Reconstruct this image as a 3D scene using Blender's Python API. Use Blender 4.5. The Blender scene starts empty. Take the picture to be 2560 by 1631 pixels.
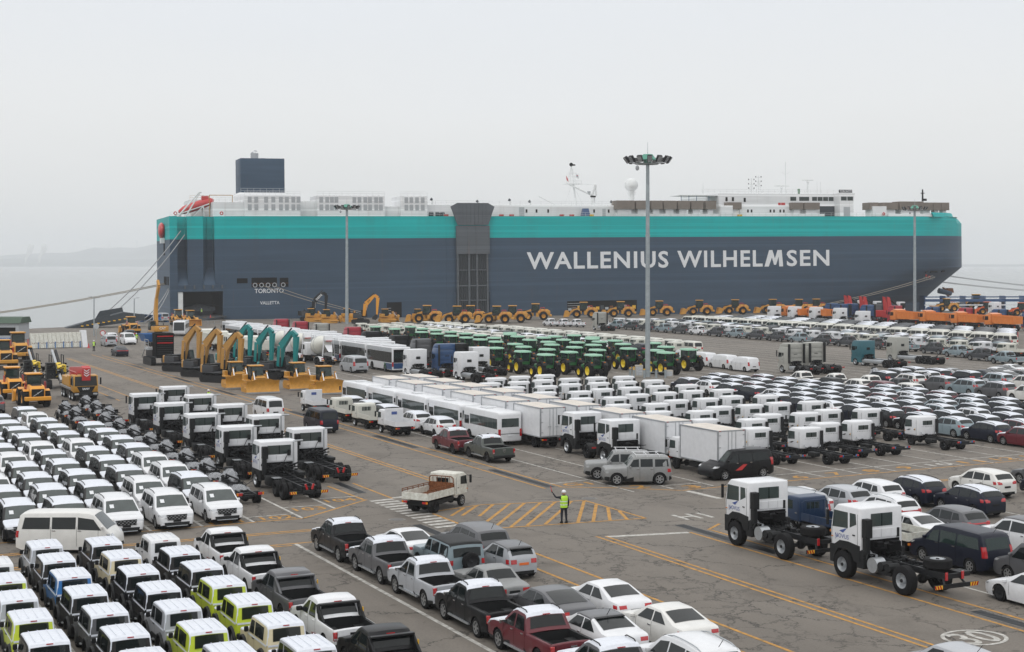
import bpy, bmesh, math, random
from mathutils import Vector, Matrix
random.seed(7)
R = math.radians
sc = bpy.context.scene
col = sc.collection
# ---------------------------------------------------------------- camera
cd = bpy.data.cameras.new('camera'); cam = bpy.data.objects.new('camera', cd); col.objects.link(cam)
cam.location = (0, 0, 14.4); cam.rotation_euler = (R(90), 0, 0)
cd.sensor_width = 36; cd.lens = 52.03; cd.shift_y = -0.0607
cd.clip_start = 0.5; cd.clip_end = 40000
sc.camera = cam
# ---------------------------------------------------------------- overcast sky
wd = bpy.data.worlds.new('World'); sc.world = wd; wd.use_nodes = True
nt = wd.node_tree; nt.nodes.clear()
wo = nt.nodes.new('ShaderNodeOutputWorld'); bg = nt.nodes.new('ShaderNodeBackground')
sky = nt.nodes.new('ShaderNodeTexSky'); sky.sky_type = 'NISHITA'; sky.sun_disc = False
sky.sun_elevation = R(52); sky.sun_rotation = R(205); sky.dust_density = 4; sky.air_density = 1
b2 = nt.nodes.new('ShaderNodeBackground'); b2.inputs['Strength'].default_value = 1.24
tc = nt.nodes.new('ShaderNodeTexCoord'); sx = nt.nodes.new('ShaderNodeSeparateXYZ')
rp = nt.nodes.new('ShaderNodeValToRGB'); rp.color_ramp.interpolation = 'B_SPLINE'
nt.links.new(tc.outputs['Generated'], sx.inputs[0])
cn = nt.nodes.new('ShaderNodeTexNoise'); cn.inputs['Scale'].default_value = 3.2; cn.inputs['Detail'].default_value = 5
cn.inputs['Roughness'].default_value = .55
mp = nt.nodes.new('ShaderNodeMapping'); mp.inputs['Scale'].default_value = (1, 1, 4)
nt.links.new(tc.outputs['Generated'], mp.inputs[0]); nt.links.new(mp.outputs[0], cn.inputs['Vector'])
ma = nt.nodes.new('ShaderNodeMath'); ma.operation = 'MULTIPLY_ADD'; ma.inputs[1].default_value = .07; ma.inputs[2].default_value = -.035
nt.links.new(cn.outputs['Fac'], ma.inputs[0])
ad = nt.nodes.new('ShaderNodeMath'); ad.operation = 'ADD'
nt.links.new(sx.outputs['Z'], ad.inputs[0]); nt.links.new(ma.outputs[0], ad.inputs[1]); nt.links.new(ad.outputs[0], rp.inputs['Fac'])
e = rp.color_ramp.elements
e[0].position = 0.0; e[0].color = (.63, .63, .615, 1)
e[1].position = 1.0; e[1].color = (1.22, 1.26, 1.36, 1)
for p, c in ((.06, (.71, .715, .71, 1)), (.115, (.745, .755, .76, 1)), (.19, (.67, .70, .74, 1)), (.34, (.86, .89, .94, 1)), (.6, (1.12, 1.16, 1.24, 1))):
    n_ = e.new(p); n_.color = c
nt.links.new(rp.outputs['Color'], b2.inputs['Color'])
bg.inputs['Strength'].default_value = .05
nt.links.new(sky.outputs[0], bg.inputs['Color'])
mx = nt.nodes.new('ShaderNodeMixShader'); mx.inputs['Fac'].default_value = .94
nt.links.new(bg.outputs[0], mx.inputs[1]); nt.links.new(b2.outputs[0], mx.inputs[2]); nt.links.new(mx.outputs[0], wo.inputs['Surface'])
# ---------------------------------------------------------------- veiled sun
sd = bpy.data.lights.new('sun', 'SUN'); so = bpy.data.objects.new('sun', sd); col.objects.link(so)
sd.energy = .8; sd.angle = R(24); sd.color = (1, .97, .92)
so.rotation_euler = (R(38), 0, R(-25))
# ---------------------------------------------------------------- exposure
sc.view_settings.view_transform = 'Standard'; sc.view_settings.look = 'None'
sc.view_settings.exposure = 0.0; sc.view_settings.gamma = 1; sc.view_settings.use_curve_mapping = False
sc.cycles.use_denoising = True
sc.cycles.max_bounces = 6; sc.cycles.volume_bounces = 3
# ---------------------------------------------------------------- materials
MATS = {}
def mat(name, rgb, rough=.5, metal=0., coat=0., spec=.5, var=.12, scale=6., dirt=None, bump=0., alpha=1.):
    if name in MATS: return MATS[name]
    m = bpy.data.materials.new(name); m.use_nodes = True; t = m.node_tree; b = t.nodes['Principled BSDF']
    b.inputs['Roughness'].default_value = rough; b.inputs['Metallic'].default_value = metal
    b.inputs['Coat Weight'].default_value = coat; b.inputs['Coat Roughness'].default_value = .06
    b.inputs['Specular IOR Level'].default_value = spec; b.inputs['Alpha'].default_value = alpha
    c = t.nodes.new('ShaderNodeTexCoord'); n = t.nodes.new('ShaderNodeTexNoise')
    n.inputs['Scale'].default_value = scale; n.inputs['Detail'].default_value = 5; n.inputs['Roughness'].default_value = .65
    t.links.new(c.outputs['Object'], n.inputs['Vector'])
    r = t.nodes.new('ShaderNodeValToRGB'); r.color_ramp.elements[0].position = .32; r.color_ramp.elements[1].position = .68
    d = dirt or [x * (1 - var) for x in rgb]
    r.color_ramp.elements[0].color = (*d, 1); r.color_ramp.elements[1].color = (*[min(1, x * (1 + var * .35)) for x in rgb], 1)
    t.links.new(n.outputs['Fac'], r.inputs['Fac']); t.links.new(r.outputs['Color'], b.inputs['Base Color'])
    if bump:
        bp = t.nodes.new('ShaderNodeBump'); bp.inputs['Strength'].default_value = bump; bp.inputs['Distance'].default_value = .03
        t.links.new(n.outputs['Fac'], bp.inputs['Height']); t.links.new(bp.outputs[0], b.inputs['Normal'])
    MATS[name] = m; return m
def paint(name, rgb, coat=.6, rough=.38, var=.08): return mat('paint_' + name, rgb, rough, 0, coat, .5, var, 2.5)
white = paint('white', (.7, .71, .73), .3); cream = paint('cream', (.64, .635, .575), .2); ivory = paint('ivory', (.68, .675, .65), .25); slate = mat('paint_slate', (.046, .05, .057), .4, 0, .1, .4, .12, 3.)
wsglass = mat('windshield_glass', (.05, .064, .062), .04, 0, 0, .7, .3, 2.)
film = mat('white_film', (.68, .71, .77), .45, 0, 0, .4, .1, 9., bump=.15)
black = mat('paint_black', (.006, .0065, .008), .35, 0, .0, .3, .1, 2.5); navy = mat('paint_navy', (.005, .008, .02), .35, 0, .0, .35, .1, 2.5); grey = paint('grey', (.085, .087, .094), .3)
silver = paint('silver', (.36, .375, .4)); red = paint('dark_red', (.11, .008, .016), .3); lime = paint('lime', (.5, .6, .03))
blue = paint('blue', (.015, .14, .4)); wrapdark = mat('dark_wrap', (.022, .021, .021), .5, 0, 0, .3, .2, 8.)
beige = paint('beige', (.66, .58, .38)); olive = paint('olive', (.05, .06, .052)); bluegrey = paint('blue_grey', (.2, .26, .29))
steel = mat('steel', (.42, .44, .46), .4, .6); chrome = mat('chrome', (.75, .76, .78), .15, 1.)
plastic = mat('black_plastic', (.012, .013, .014), .55, spec=.25); dark = mat('dark_void', (.006, .006, .007), .9, spec=.1)
rubber = mat('rubber', (.011, .011, .012), .85, 0, 0, .2, .3, 20.); alloy = mat('alloy', (.38, .39, .4), .3, .7)
glass = mat('tinted_glass', (.008, .012, .013), .04, 0, 0, .42, .25, 2., alpha=.9); glassg = mat('green_glass', (.022, .042, .038), .04, 0, 0, .5, .3, 3., alpha=.8)
seatm = mat('seat_cloth', (.02, .02, .022), .9)
tail = mat('red_lens', (.42, .01, .014), .2, 0, .8); amber = mat('amber_lens', (.65, .2, .02), .25); lens = mat('clear_lens', (.5, .52, .54), .1, .3, .8)
chassis = mat('chassis_black', (.013, .014, .016), .5, 0, 0, .3, .35, 5.); yellow = paint('machine_yellow', (.56, .27, .035), .1, .5, .2)
volvoy = paint('amber_yellow', (.7, .3, .02), .2, .45); teal = paint('teal', (.0, .2, .2), .3, .4); orange = paint('orange', (.68, .2, .03), .2, .45)
hullred = paint('signal_red', (.5, .03, .03), .3); jdgreen = paint('farm_green', (.012, .13, .03), .4); rimyel = paint('rim_yellow', (.75, .55, .01), .2)
roofgreen = paint('roof_green', (.25, .48, .34), .2); truckblue = paint('truck_blue', (.012, .06, .17), .5); hiviz = mat('hi_vis', (.45, .75, .05), .7)
cloth = mat('dark_cloth', (.012, .014, .022), .9); skin = mat('skin', (.5, .3, .22), .6); wood = mat('raw_wood', (.42, .28, .17), .8)
plastic_sheet = mat('cloudy_sheet', (.6, .62, .66), .22, 0, 0, .9, .18, 3., alpha=.42); rusty = mat('rust', (.2, .075, .03), .9, 0, 0, .3, .6, 7.)
oldwhite = mat('old_white', (.62, .63, .58), .6, 0, 0, .4, .3, 4., dirt=(.46, .44, .38)); concrete = mat('concrete', (.36, .36, .34), .9, var=.3, scale=2.)
lettering_white = mat('white_lettering', (.72, .74, .76), .6); blueprint = mat('blue_lettering', (.06, .1, .3), .5); stripey = mat('hazard_yellow', (.75, .42, .02), .6)
poleg = mat('galvanised', (.33, .37, .39), .5, .3, var=.2, scale=1.5); oldsilver = mat('worn_silver', (.26, .265, .265), .45, .3)
# ---------------------------------------------------------------- mesh builder
def interp(tab, x):
    if x <= tab[0][0]: return tab[0][1]
    for (a, b), (c, d) in zip(tab, tab[1:]):
        if x <= c: return b + (d - b) * (x - a) / (c - a) if c > a else d
    return tab[-1][1]
class MB:
    def __init__(s, m=None): s.v = []; s.f = []; s.m = []; s.mat = m
    def add(s, vs, fs, m=None):
        o = len(s.v); s.v += [tuple(v) for v in vs]; s.f += [[i + o for i in f] for f in fs]; s.m += [m or s.mat] * len(fs); return s
    def box(s, x0, x1, y0, y1, z0, z1, m=None, taper=(0, 0)):
        a, b = taper
        v = [(x0, y0, z0), (x1, y0, z0), (x1, y1, z0), (x0, y1, z0), (x0 + a, y0 + b, z1), (x1 - a, y0 + b, z1), (x1 - a, y1 - b, z1), (x0 + a, y1 - b, z1)]
        return s.add(v, [(3, 2, 1, 0), (4, 5, 6, 7), (0, 1, 5, 4), (1, 2, 6, 5), (2, 3, 7, 6), (3, 0, 4, 7)], m)
    def cb(s, cx, cy, cz, sx_, sy_, sz_, m=None, taper=(0, 0)):
        return s.box(cx - sx_ / 2, cx + sx_ / 2, cy - sy_ / 2, cy + sy_ / 2, cz - sz_ / 2, cz + sz_ / 2, m, taper)
    def prism(s, poly, x0, x1, m=None, inset=0, ax='x'):
        # polygon in (y,z) extruded along x (or in (x,z) along y / (x,y) along z)
        n = len(poly)
        P = {'x': lambda a, b, t: (t, a, b), 'y': lambda a, b, t: (a, t, b), 'z': lambda a, b, t: (a, b, t)}[ax]
        v = [P(a, b, x0) for a, b in poly] + [P(a, b, x1) for a, b in poly]
        A = sum(poly[i][0] * poly[(i + 1) % n][1] - poly[(i + 1) % n][0] * poly[i][1] for i in range(n))
        f = [list(range(n))[::-1], list(range(n, 2 * n))] + [(i, (i + 1) % n, n + (i + 1) % n, n + i) for i in range(n)]
        if (A < 0) != (ax == 'y'): f = [list(q)[::-1] for q in f]
        return s.add(v, f, m)
    def cyl(s, p0, p1, r0, r1=None, n=10, m=None, caps=True):
        p0, p1 = Vector(p0), Vector(p1); r1 = r0 if r1 is None else r1; d = (p1 - p0).normalized()
        a = d.orthogonal().normalized(); b = d.cross(a)
        v = []
        for p, r in ((p0, r0), (p1, r1)):
            v += [p + (a * math.cos(2 * math.pi * i / n) + b * math.sin(2 * math.pi * i / n)) * r for i in range(n)]
        f = [(i, (i + 1) % n, n + (i + 1) % n, n + i) for i in range(n)]
        if caps: f += [list(range(n))[::-1], list(range(n, 2 * n))]
        return s.add(v, f, m)
    def tube(s, pts, r, n=6, m=None):
        for a, b in zip(pts, pts[1:]): s.cyl(a, b, r, r, n, m)
        return s
    def lathe(s, prof, n=16, m=None, c=(0, 0, 0), ax='x'):
        # prof: (offset along axis, radius)
        v = []; k = len(prof)
        for i in range(n):
            t = 2 * math.pi * i / n; ct, st = math.cos(t), math.sin(t)
            for o, r in prof:
                q = (o, r * ct, r * st) if ax == 'x' else ((r * ct, r * st, o) if ax == 'z' else (r * st, o, r * ct))
                v.append((q[0] + c[0], q[1] + c[1], q[2] + c[2]))
        f = [(i * k + j, ((i + 1) % n) * k + j, ((i + 1) % n) * k + j + 1, i * k + j + 1) for i in range(n) for j in range(k - 1)]
        return s.add(v, f, m)
    def ball(s, c, r, m=None, n=10, k=7, sc_=(1, 1, 1)):
        v = []; f = []
        for j in range(k + 1):
            ph = math.pi * j / k
            for i in range(n):
                t = 2 * math.pi * i / n
                v.append((c[0] + r * sc_[0] * math.sin(ph) * math.cos(t), c[1] + r * sc_[1] * math.sin(ph) * math.sin(t), c[2] - r * sc_[2] * math.cos(ph)))
        f = [(j * n + i, j * n + (i + 1) % n, (j + 1) * n + (i + 1) % n, (j + 1) * n + i) for j in range(k) for i in range(n)]
        return s.add(v, f, m)
    def loft(s, rings, m=None, closed=True, caps=True):
        n = len(rings[0]); v = [p for r in rings for p in r]; c = n if closed else n - 1
        f = [(j * n + i, j * n + (i + 1) % n, (j + 1) * n + (i + 1) % n, (j + 1) * n + i) for j in range(len(rings) - 1) for i in range(c)]
        if caps: f += [list(range(n))[::-1], [(len(rings) - 1) * n + i for i in range(n)]]
        return s.add(v, f, m)
    def ngon(s, pts, m=None): return s.add(pts, [list(range(len(pts)))], m)
    def rot(s, ang, ax='Z', about=(0, 0, 0), start=0):
        M = Matrix.Rotation(ang, 3, ax); a = Vector(about)
        for i in range(start, len(s.v)): s.v[i] = tuple(M @ (Vector(s.v[i]) - a) + a)
        return s
    def shift(s, d, start=0):
        for i in range(start, len(s.v)): s.v[i] = tuple(Vector(s.v[i]) + Vector(d))
        return s
    def mesh(s, name, bevel=0, seg=2, smooth=35):
        me = bpy.data.meshes.new(name); me.from_pydata(s.v, [], s.f)
        ms = []
        for m in s.m:
            if m not in ms: ms.append(m)
        for m in ms: me.materials.append(m)
        me.polygons.foreach_set('material_index', [ms.index(m) for m in s.m])
        bm = bmesh.new(); bm.from_mesh(me)
        bmesh.ops.recalc_face_normals(bm, faces=bm.faces)
        if bevel:
            ed = [q for q in bm.edges if len(q.link_faces) == 2 and q.calc_face_angle(0) > .5]
            bmesh.ops.bevel(bm, geom=ed, offset=bevel, segments=seg, profile=.5, affect='EDGES', clamp_overlap=True)
        bm.to_mesh(me); bm.free()
        me.polygons.foreach_set('use_smooth', [True] * len(me.polygons))
        me.set_sharp_from_angle(angle=R(smooth)); me.update()
        return me
class Proto:
    def __init__(s): s.parts = []
    def part(s, name, mb, parent=-1, loc=(0, 0, 0), rz=0., bevel=0, smooth=35, seg=2):
        me = mb if isinstance(mb, bpy.types.Mesh) else mb.mesh(name, bevel, seg, smooth)
        s.parts.append((name, me, parent, loc, rz)); return len(s.parts) - 1
    def place(s, name, label, cat, loc, rz=0., group=None, swap=None, kind=None, scale=1., tilt=0., single=False):
        obs = []
        if single:
            root = bpy.data.objects.new(name, s.parts[0][1])
        else:
            root = bpy.data.objects.new(name, None); root.empty_display_size = .3
        col.objects.link(root); root.location = loc; root.rotation_euler = (tilt, 0, rz); root.scale = (scale,) * 3
        root['label'] = label; root['category'] = cat
        if group: root['group'] = group
        if kind: root['kind'] = kind
        for i, (n, me, par, l, rr) in enumerate(s.parts):
            if single and i == 0: o = root
            else:
                o = bpy.data.objects.new(n, me); col.objects.link(o)
                o.parent = root if par < 0 else obs[par]
                o.location = l; o.rotation_euler = (0, 0, rr)
            if me.get('kind') and not (single and i == 0): o['kind'] = me['kind']
            if swap:
                for k, m in enumerate(me.materials):
                    if m.name in swap:
                        o.material_slots[k].link = 'OBJECT'; o.material_slots[k].material = swap[m.name]
            obs.append(o)
        return root
def join(P, name='body'):
    # one light mesh for a vehicle too far off to show its parts
    mb = MB(); M = []
    for n, me, par, l, rr in P.parts:
        m = Matrix.Translation(l) @ Matrix.Rotation(rr, 4, 'Z')
        if par >= 0: m = M[par] @ m
        M.append(m); o = len(mb.v); mb.v += [tuple(m @ v.co) for v in me.vertices]
        for p in me.polygons: mb.f.append([i + o for i in p.vertices]); mb.m.append(me.materials[p.material_index])
    J = Proto(); J.part(name, mb, smooth=35); return J
def struct(name, mb, smooth=35, **k):
    o = bpy.data.objects.new(name, mb.mesh(name, smooth=smooth, **k)); col.objects.link(o); o['kind'] = 'structure'; return o
_txt = {}
def text_mb(s, size=1., m=None, bold=0., space=1., xs=1., spacing_fix=None):
    """flat lettering in the xy plane, baseline at y=0, starting at x=0; returns MB and width"""
    key = (s, bold, space)
    if key not in _txt:
        c = bpy.data.curves.new('txt', 'FONT'); c.body = s; c.size = 1; c.offset = bold; c.space_character = space; c.resolution_u = 3
        o = bpy.data.objects.new('txt', c); col.objects.link(o)
        dg = bpy.context.evaluated_depsgraph_get(); me = o.evaluated_get(dg).to_mesh()
        _txt[key] = ([tuple(v.co) for v in me.vertices], [tuple(p.vertices) for p in me.polygons])
        o.evaluated_get(dg).to_mesh_clear(); bpy.data.objects.remove(o); bpy.data.curves.remove(c)
    vs, fs = _txt[key]
    if not vs: return MB(m), 0
    x0 = min(v[0] for v in vs); x1 = max(v[0] for v in vs); y0 = min(v[1] for v in vs); h = max(v[1] for v in vs) - y0
    k = size / h
    mb = MB(m); mb.add([((v[0] - x0) * k * xs, (v[1] - y0) * k, 0) for v in vs], fs)
    return mb, (x1 - x0) * k * xs
# the yard's own axes: v runs along the stalls (away, to the upper left), u across them
AX, AY = -.44138, .89731
TH = math.atan2(-AX, AY)               # heading of something facing along +v
def W(u, v, z=0.): return (u * AY + v * AX, -u * AX + v * AY, z)
def ordn(i): return ('first second third fourth fifth sixth seventh eighth ninth tenth eleventh twelfth thirteenth fourteenth fifteenth sixteenth seventeenth eighteenth nineteenth twentieth'.split() + ['twenty-%s' % x for x in 'first second third fourth fifth sixth seventh eighth ninth'.split()] + ['thirtieth'])[i]
# ================================================================ ground, water, hills, haze
def asphalt_material():
    m = bpy.data.materials.new('worn_asphalt'); m.use_nodes = True; t = m.node_tree; b = t.nodes['Principled BSDF']; N = t.nodes.new; L = t.links.new
    b.inputs['Roughness'].default_value = .85; b.inputs['Specular IOR Level'].default_value = .35
    c = N('ShaderNodeTexCoord'); rot = N('ShaderNodeMapping'); rot.inputs['Rotation'].default_value = (0, 0, -TH); L(c.outputs['Object'], rot.inputs[0])
    def noise(scale, det=6, rough=.6, src=None):
        n = N('ShaderNodeTexNoise'); n.inputs['Scale'].default_value = scale; n.inputs['Detail'].default_value = det; n.inputs['Roughness'].default_value = rough
        L((src or c.outputs['Object']), n.inputs['Vector']); return n
    def ramp(src, *st):
        r = N('ShaderNodeValToRGB'); L(src, r.inputs['Fac']); el = r.color_ramp.elements
        el[0].position, el[0].color = st[0][0], (*st[0][1], 1); el[1].position, el[1].color = st[-1][0], (*st[-1][1], 1)
        for p, q in st[1:-1]: z = el.new(p); z.color = (*q, 1)
        return r
    def mixc(a, bb, f, typ='MIX'):
        x = N('ShaderNodeMix'); x.data_type = 'RGBA'; x.blend_type = typ
        if isinstance(f, float): x.inputs['Factor'].default_value = f
        else: L(f, x.inputs['Factor'])
        L(a, x.inputs[6]); L(bb, x.inputs[7]); return x.outputs[2]
    big = ramp(noise(.035, 4).outputs['Fac'], (.3, (.136, .121, .105)), (.5, (.164, .147, .128)), (.7, (.19, .172, .151)))
    fine = ramp(noise(9, 5, .8).outputs['Fac'], (.25, (.62, .62, .62)), (.5, (1, 1, 1)), (.8, (1.28, 1.27, 1.24)))
    colr = mixc(big.outputs[0], fine.outputs[0], .75, 'MULTIPLY')
    # tyre-polished streaks running along the lanes
    st = N('ShaderNodeMapping'); st.inputs['Scale'].default_value = (.45, .012, 1); L(rot.outputs[0], st.inputs[0])
    stn = ramp(noise(1., 4, .6, st.outputs[0]).outputs['Fac'], (.35, (.8, .8, .8)), (.6, (1.06, 1.05, 1.04)))
    colr = mixc(colr, stn.outputs[0], .6, 'MULTIPLY')
    blotch = ramp(noise(.5, 6, .7).outputs['Fac'], (.2, (.7, .7, .72)), (.42, (1, 1, 1)), (.75, (1.06, 1.05, 1.03)))
    colr = mixc(colr, blotch.outputs[0], .55, 'MULTIPLY')
    stain = ramp(noise(.22, 3, .5).outputs['Fac'], (.6, (1, 1, 1)), (.72, (.66, .65, .64)))
    colr = mixc(colr, stain.outputs[0], .7, 'MULTIPLY')
    drip = ramp(noise(1.3, 2, .4).outputs['Fac'], (.68, (1, 1, 1)), (.76, (.45, .44, .43)))
    colr = mixc(colr, drip.outputs[0], .6, 'MULTIPLY')
    # cracks: warped cell edges, two sizes, masked in patches
    wn = noise(.8, 5, .7); wv = N('ShaderNodeVectorMath'); wv.operation = 'SCALE'; wv.inputs['Scale'].default_value = 2.2; L(wn.outputs['Color'], wv.inputs[0])
    av = N('ShaderNodeVectorMath'); av.operation = 'ADD'; L(c.outputs['Object'], av.inputs[0]); L(wv.outputs[0], av.inputs[1])
    def crack(scale, width, mlo, mhi, mscale):
        v = N('ShaderNodeTexVoronoi'); v.feature = 'DISTANCE_TO_EDGE'; v.inputs['Scale'].default_value = scale; L(av.outputs[0], v.inputs['Vector'])
        r = ramp(v.outputs['Distance'], (0, (1, 1, 1)), (width * .5, (.75, .75, .75)), (width, (0, 0, 0)))
        k = ramp(noise(mscale, 3).outputs['Fac'], (mlo, (0, 0, 0)), (mhi, (1, 1, 1)))
        x = N('ShaderNodeMath'); x.operation = 'MULTIPLY'; L(r.outputs[0], x.inputs[0]); L(k.outputs[0], x.inputs[1]); return x.outputs[0]
    a1 = crack(.19, .014, .3, .5, .06); a2 = crack(.5, .03, .46, .58, .09)
    mxx = N('ShaderNodeMath'); mxx.operation = 'MAXIMUM'; L(a1, mxx.inputs[0]); L(a2, mxx.inputs[1])
    ck = N('ShaderNodeRGB'); ck.outputs[0].default_value = (.03, .028, .026, 1)
    f = N('ShaderNodeMath'); f.operation = 'MULTIPLY'; f.inputs[1].default_value = .85; L(mxx.outputs[0], f.inputs[0])
    colr = mixc(colr, ck.outputs[0], f.outputs[0])
    L(colr, b.inputs['Base Color'])
    bp = N('ShaderNodeBump'); bp.inputs['Strength'].default_value = .25; bp.inputs['Distance'].default_value = .02
    L(noise(25, 3, .8).outputs['Fac'], bp.inputs['Height']); L(bp.outputs[0], b.inputs['Normal'])
    return m
asph = asphalt_material()
# ship frame
SH = R(18.9); SX0, SY0 = -73.9, 385.
def SP(x, y): return (SX0 + x * math.cos(SH) - y * math.sin(SH), SY0 + x * math.sin(SH) + y * math.cos(SH))
qa, qb = SP(-32, -1.6), SP(420, -1.6)
yard = [(-420, -30), (420, -30), (560, 400), qb, qa, (-101, 338), (-112, 322), (-420, 318)]
mb = MB(asph); n = len(yard)
mb.add([(x, y, 0) for x, y in yard], [list(range(n))])
mb.add([(x, y, 0) for x, y in yard] + [(x, y, -9) for x, y in yard], [(i, (i + 1) % n, n + (i + 1) % n, n + i) for i in range(n)], concrete)
struct('ground', mb)
def water_material():
    m = mat('sea_water', (.12, .145, .15), .16, 0, 0, .5, .1, .01)
    t = m.node_tree; b = t.nodes['Principled BSDF']; c = t.nodes.new('ShaderNodeTexCoord'); mpp = t.nodes.new('ShaderNodeMapping')
    mpp.inputs['Scale'].default_value = (.25, .6, 1); t.links.new(c.outputs['Object'], mpp.inputs[0])
    n1 = t.nodes.new('ShaderNodeTexNoise'); n1.inputs['Scale'].default_value = 1.; n1.inputs['Detail'].default_value = 6; t.links.new(mpp.outputs[0], n1.inputs['Vector'])
    bp = t.nodes.new('ShaderNodeBump'); bp.inputs['Strength'].default_value = .35; bp.inputs['Distance'].default_value = .25
    t.links.new(n1.outputs['Fac'], bp.inputs['Height']); t.links.new(bp.outputs[0], b.inputs['Normal']); return m
mb = MB(water_material()); mb.add([(-16000, -200, -4), (16000, -200, -4), (16000, 16000, -4), (-16000, 16000, -4)], [(0, 1, 2, 3)])
struct('water', mb)
# far shore: low wooded hills ten kilometres off
hillm = mat('wooded_hills', (.12, .145, .15), .95, var=.4, scale=.004)
def ridge(name, y0, depth, prof, seed):
    rr = random.Random(seed); mb = MB(hillm); rings = []
    xs = [prof[0][0] + (prof[-1][0] - prof[0][0]) * i / 90 for i in range(91)]
    for x in xs:
        h = interp(prof, x); h = h * (1 + .1 * rr.uniform(-1, 1)) + rr.uniform(0, 5)
        rings.append([(x, y0, -4), (x, y0 + depth * .1, h * .35), (x, y0 + depth * .35, h * .85), (x, y0 + depth * .5, h), (x, y0 + depth, h * .4)])
    mb.loft(rings, closed=False, caps=False); return struct(name, mb, smooth=80)
ridge('hill', 10000, 1500, [(-5200, 40), (-3600, 46), (-3000, 38), (-2500, 52), (-2000, 40), (-1500, 20), (0, 4), (3000, 2), (5200, 6)], 3)
ridge('hill', 11500, 1500, [(-5200, 60), (-3980, 92), (-3670, 112), (-3360, 145), (-3050, 150), (-2735, 205), (-2400, 220), (-2050, 190), (-1500, 100), (0, 20), (2500, 5), (5200, 10)], 5)
hz = MB(); hz.box(-9000, 9000, -120, 14500, -10.5, 262)
hm = bpy.data.materials.new('haze_air'); hm.use_nodes = True; ht = hm.node_tree; ht.nodes.clear()
ho = ht.nodes.new('ShaderNodeOutputMaterial'); hv = ht.nodes.new('ShaderNodeVolumePrincipled')
hv.inputs['Color'].default_value = (.96, .98, 1, 1); hv.inputs['Density'].default_value = .00015; hv.inputs['Anisotropy'].default_value = 0.
ht.links.new(hv.outputs[0], ho.inputs['Volume'])
hz.mat = hm; hz.m = [hm] * len(hz.m); o = bpy.data.objects.new('haze', hz.mesh('haze')); col.objects.link(o); o['kind'] = 'stuff'
# ---------------------------------------------------------------- painted markings (flat paint, a few mm thick)
whiteline = mat('road_paint_white', (.52, .51, .48), .8, 0, 0, .3, .4, 3., dirt=(.22, .21, .19))
yelline = mat('road_paint_yellow', (.5, .25, .05), .8, 0, 0, .3, .35, 3., dirt=(.24, .15, .06))
grate = mat('drain_iron', (.035, .04, .045), .6, .3, var=.4, scale=8)
def line_mb(a, b, w, z=.006, m=whiteline, mb=None):
    mb = mb or MB(m); (x0, y0, _), (x1, y1, _) = W(*a), W(*b); dx, dy = x1 - x0, y1 - y0; l = math.hypot(dx, dy) or 1
    nx, ny = -dy / l * w / 2, dx / l * w / 2
    mb.add([(x0 + nx, y0 + ny, z), (x0 - nx, y0 - ny, z), (x1 - nx, y1 - ny, z), (x1 + nx, y1 + ny, z)], [(0, 1, 2, 3)], m); return mb
def lines(name, segs, w=.15, m=whiteline, z=.006):
    for i, (a, b) in enumerate(segs):
        struct(name, line_mb(a, b, w, z + .0013 * (i % 3), m))
WL, YL = whiteline, yelline
lines('stall_line', [((u, 46), (u, 73.2)) for u in (9.6, 12.4, 15.1)] + [((23.6, 44), (23.6, 73.2))], .2)
lines('stall_line', [((u, 80.2), (u, 92)) for u in (12.2, 15, 17.75, 20.6)] + [((23.5, 80.4), (23.4, 146)), ((26.35, 80.3), (26.35, 92)), ((29.1, 82.8), (29.1, 90))], .17)
lines('stall_line', [((8, 81.9), (26.3, 82.0)), ((26.4, 84.3), (29.1, 84.25)), ((29.4, 86.55), (31.9, 86.5))], .14, z=.0115)
lines('lane_line', [((8, 80.1), (23.6, 80.3)), ((23.6, 80.4), (26.3, 80.3)), ((26.3, 80.3), (31.9, 84.95)), ((31.75, 85), (31.6, 91.3)), ((33.5, 91.8), (33.5, 84.7)), ((33.55, 78.6), (33.55, 42)), ((31.9, 63.6), (31.9, 42)),
    ((9, 76.9), (26, 76.8)), ((9, 76.5), (26, 76.4)), ((8, 73.35), (25, 73.3)), ((8, 72.9), (23.3, 72.85)), ((31.7, 176), (31.7, 158)), ((33.58, 210), (33.58, 160))], .17, YL)
lines('centre_line', [((38.5, 68.2), (38.5, 30)), ((38.95, 67.95), (38.95, 30)), ((38.5, 90.2), (38.55, 232)), ((38.95, 90.6), (38.95, 232))], .16, YL)
lines('lane_line', [((43.6, 67), (43.6, 30)), ((43.75, 84.1), (43.75, 240)), ((45.0, 67.1), (45.0, 30)), ((45.05, 84.4), (45.0, 128)), ((44.9, 67.2), (46.5, 68.5)), ((44.75, 140), (44.85, 237)), ((44.9, 84.3), (48.3, 82.2)), ((48.3, 82.2), (51.2, 79.6)), ((51.2, 79.6), (54.3, 79.8)), ((54.3, 79.8), (170, 84)), ((62, 75.6), (120, 77.5)), ((62, 75.2), (120, 77.1))], .17, YL)
lines('stop_line', [((38.9, 67.85), (43.5, 67.0)), ((33.6, 84.9), (36, 85.4)), ((51.4, 79.3), (51.5, 75.8))], .42)
lines('stall_line', [((u, 80.4), (u, 140)) for u in (48.15, 51.05, 54.1, 60.05, 63.1, 66.25, 69.35, 72.4, 75.5, 78.6, 81.7, 84.8, 88)] + [((45, 85.8), (48.1, 86.3)), ((51, 81.9), (54.1, 81.8)), ((57, 82.5), (130, 85))], .14)
lines('stall_line', [((u, 30), (u, 66)) for u in (47.2, 53.3, 58.6, 63.6)], .14)
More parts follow.
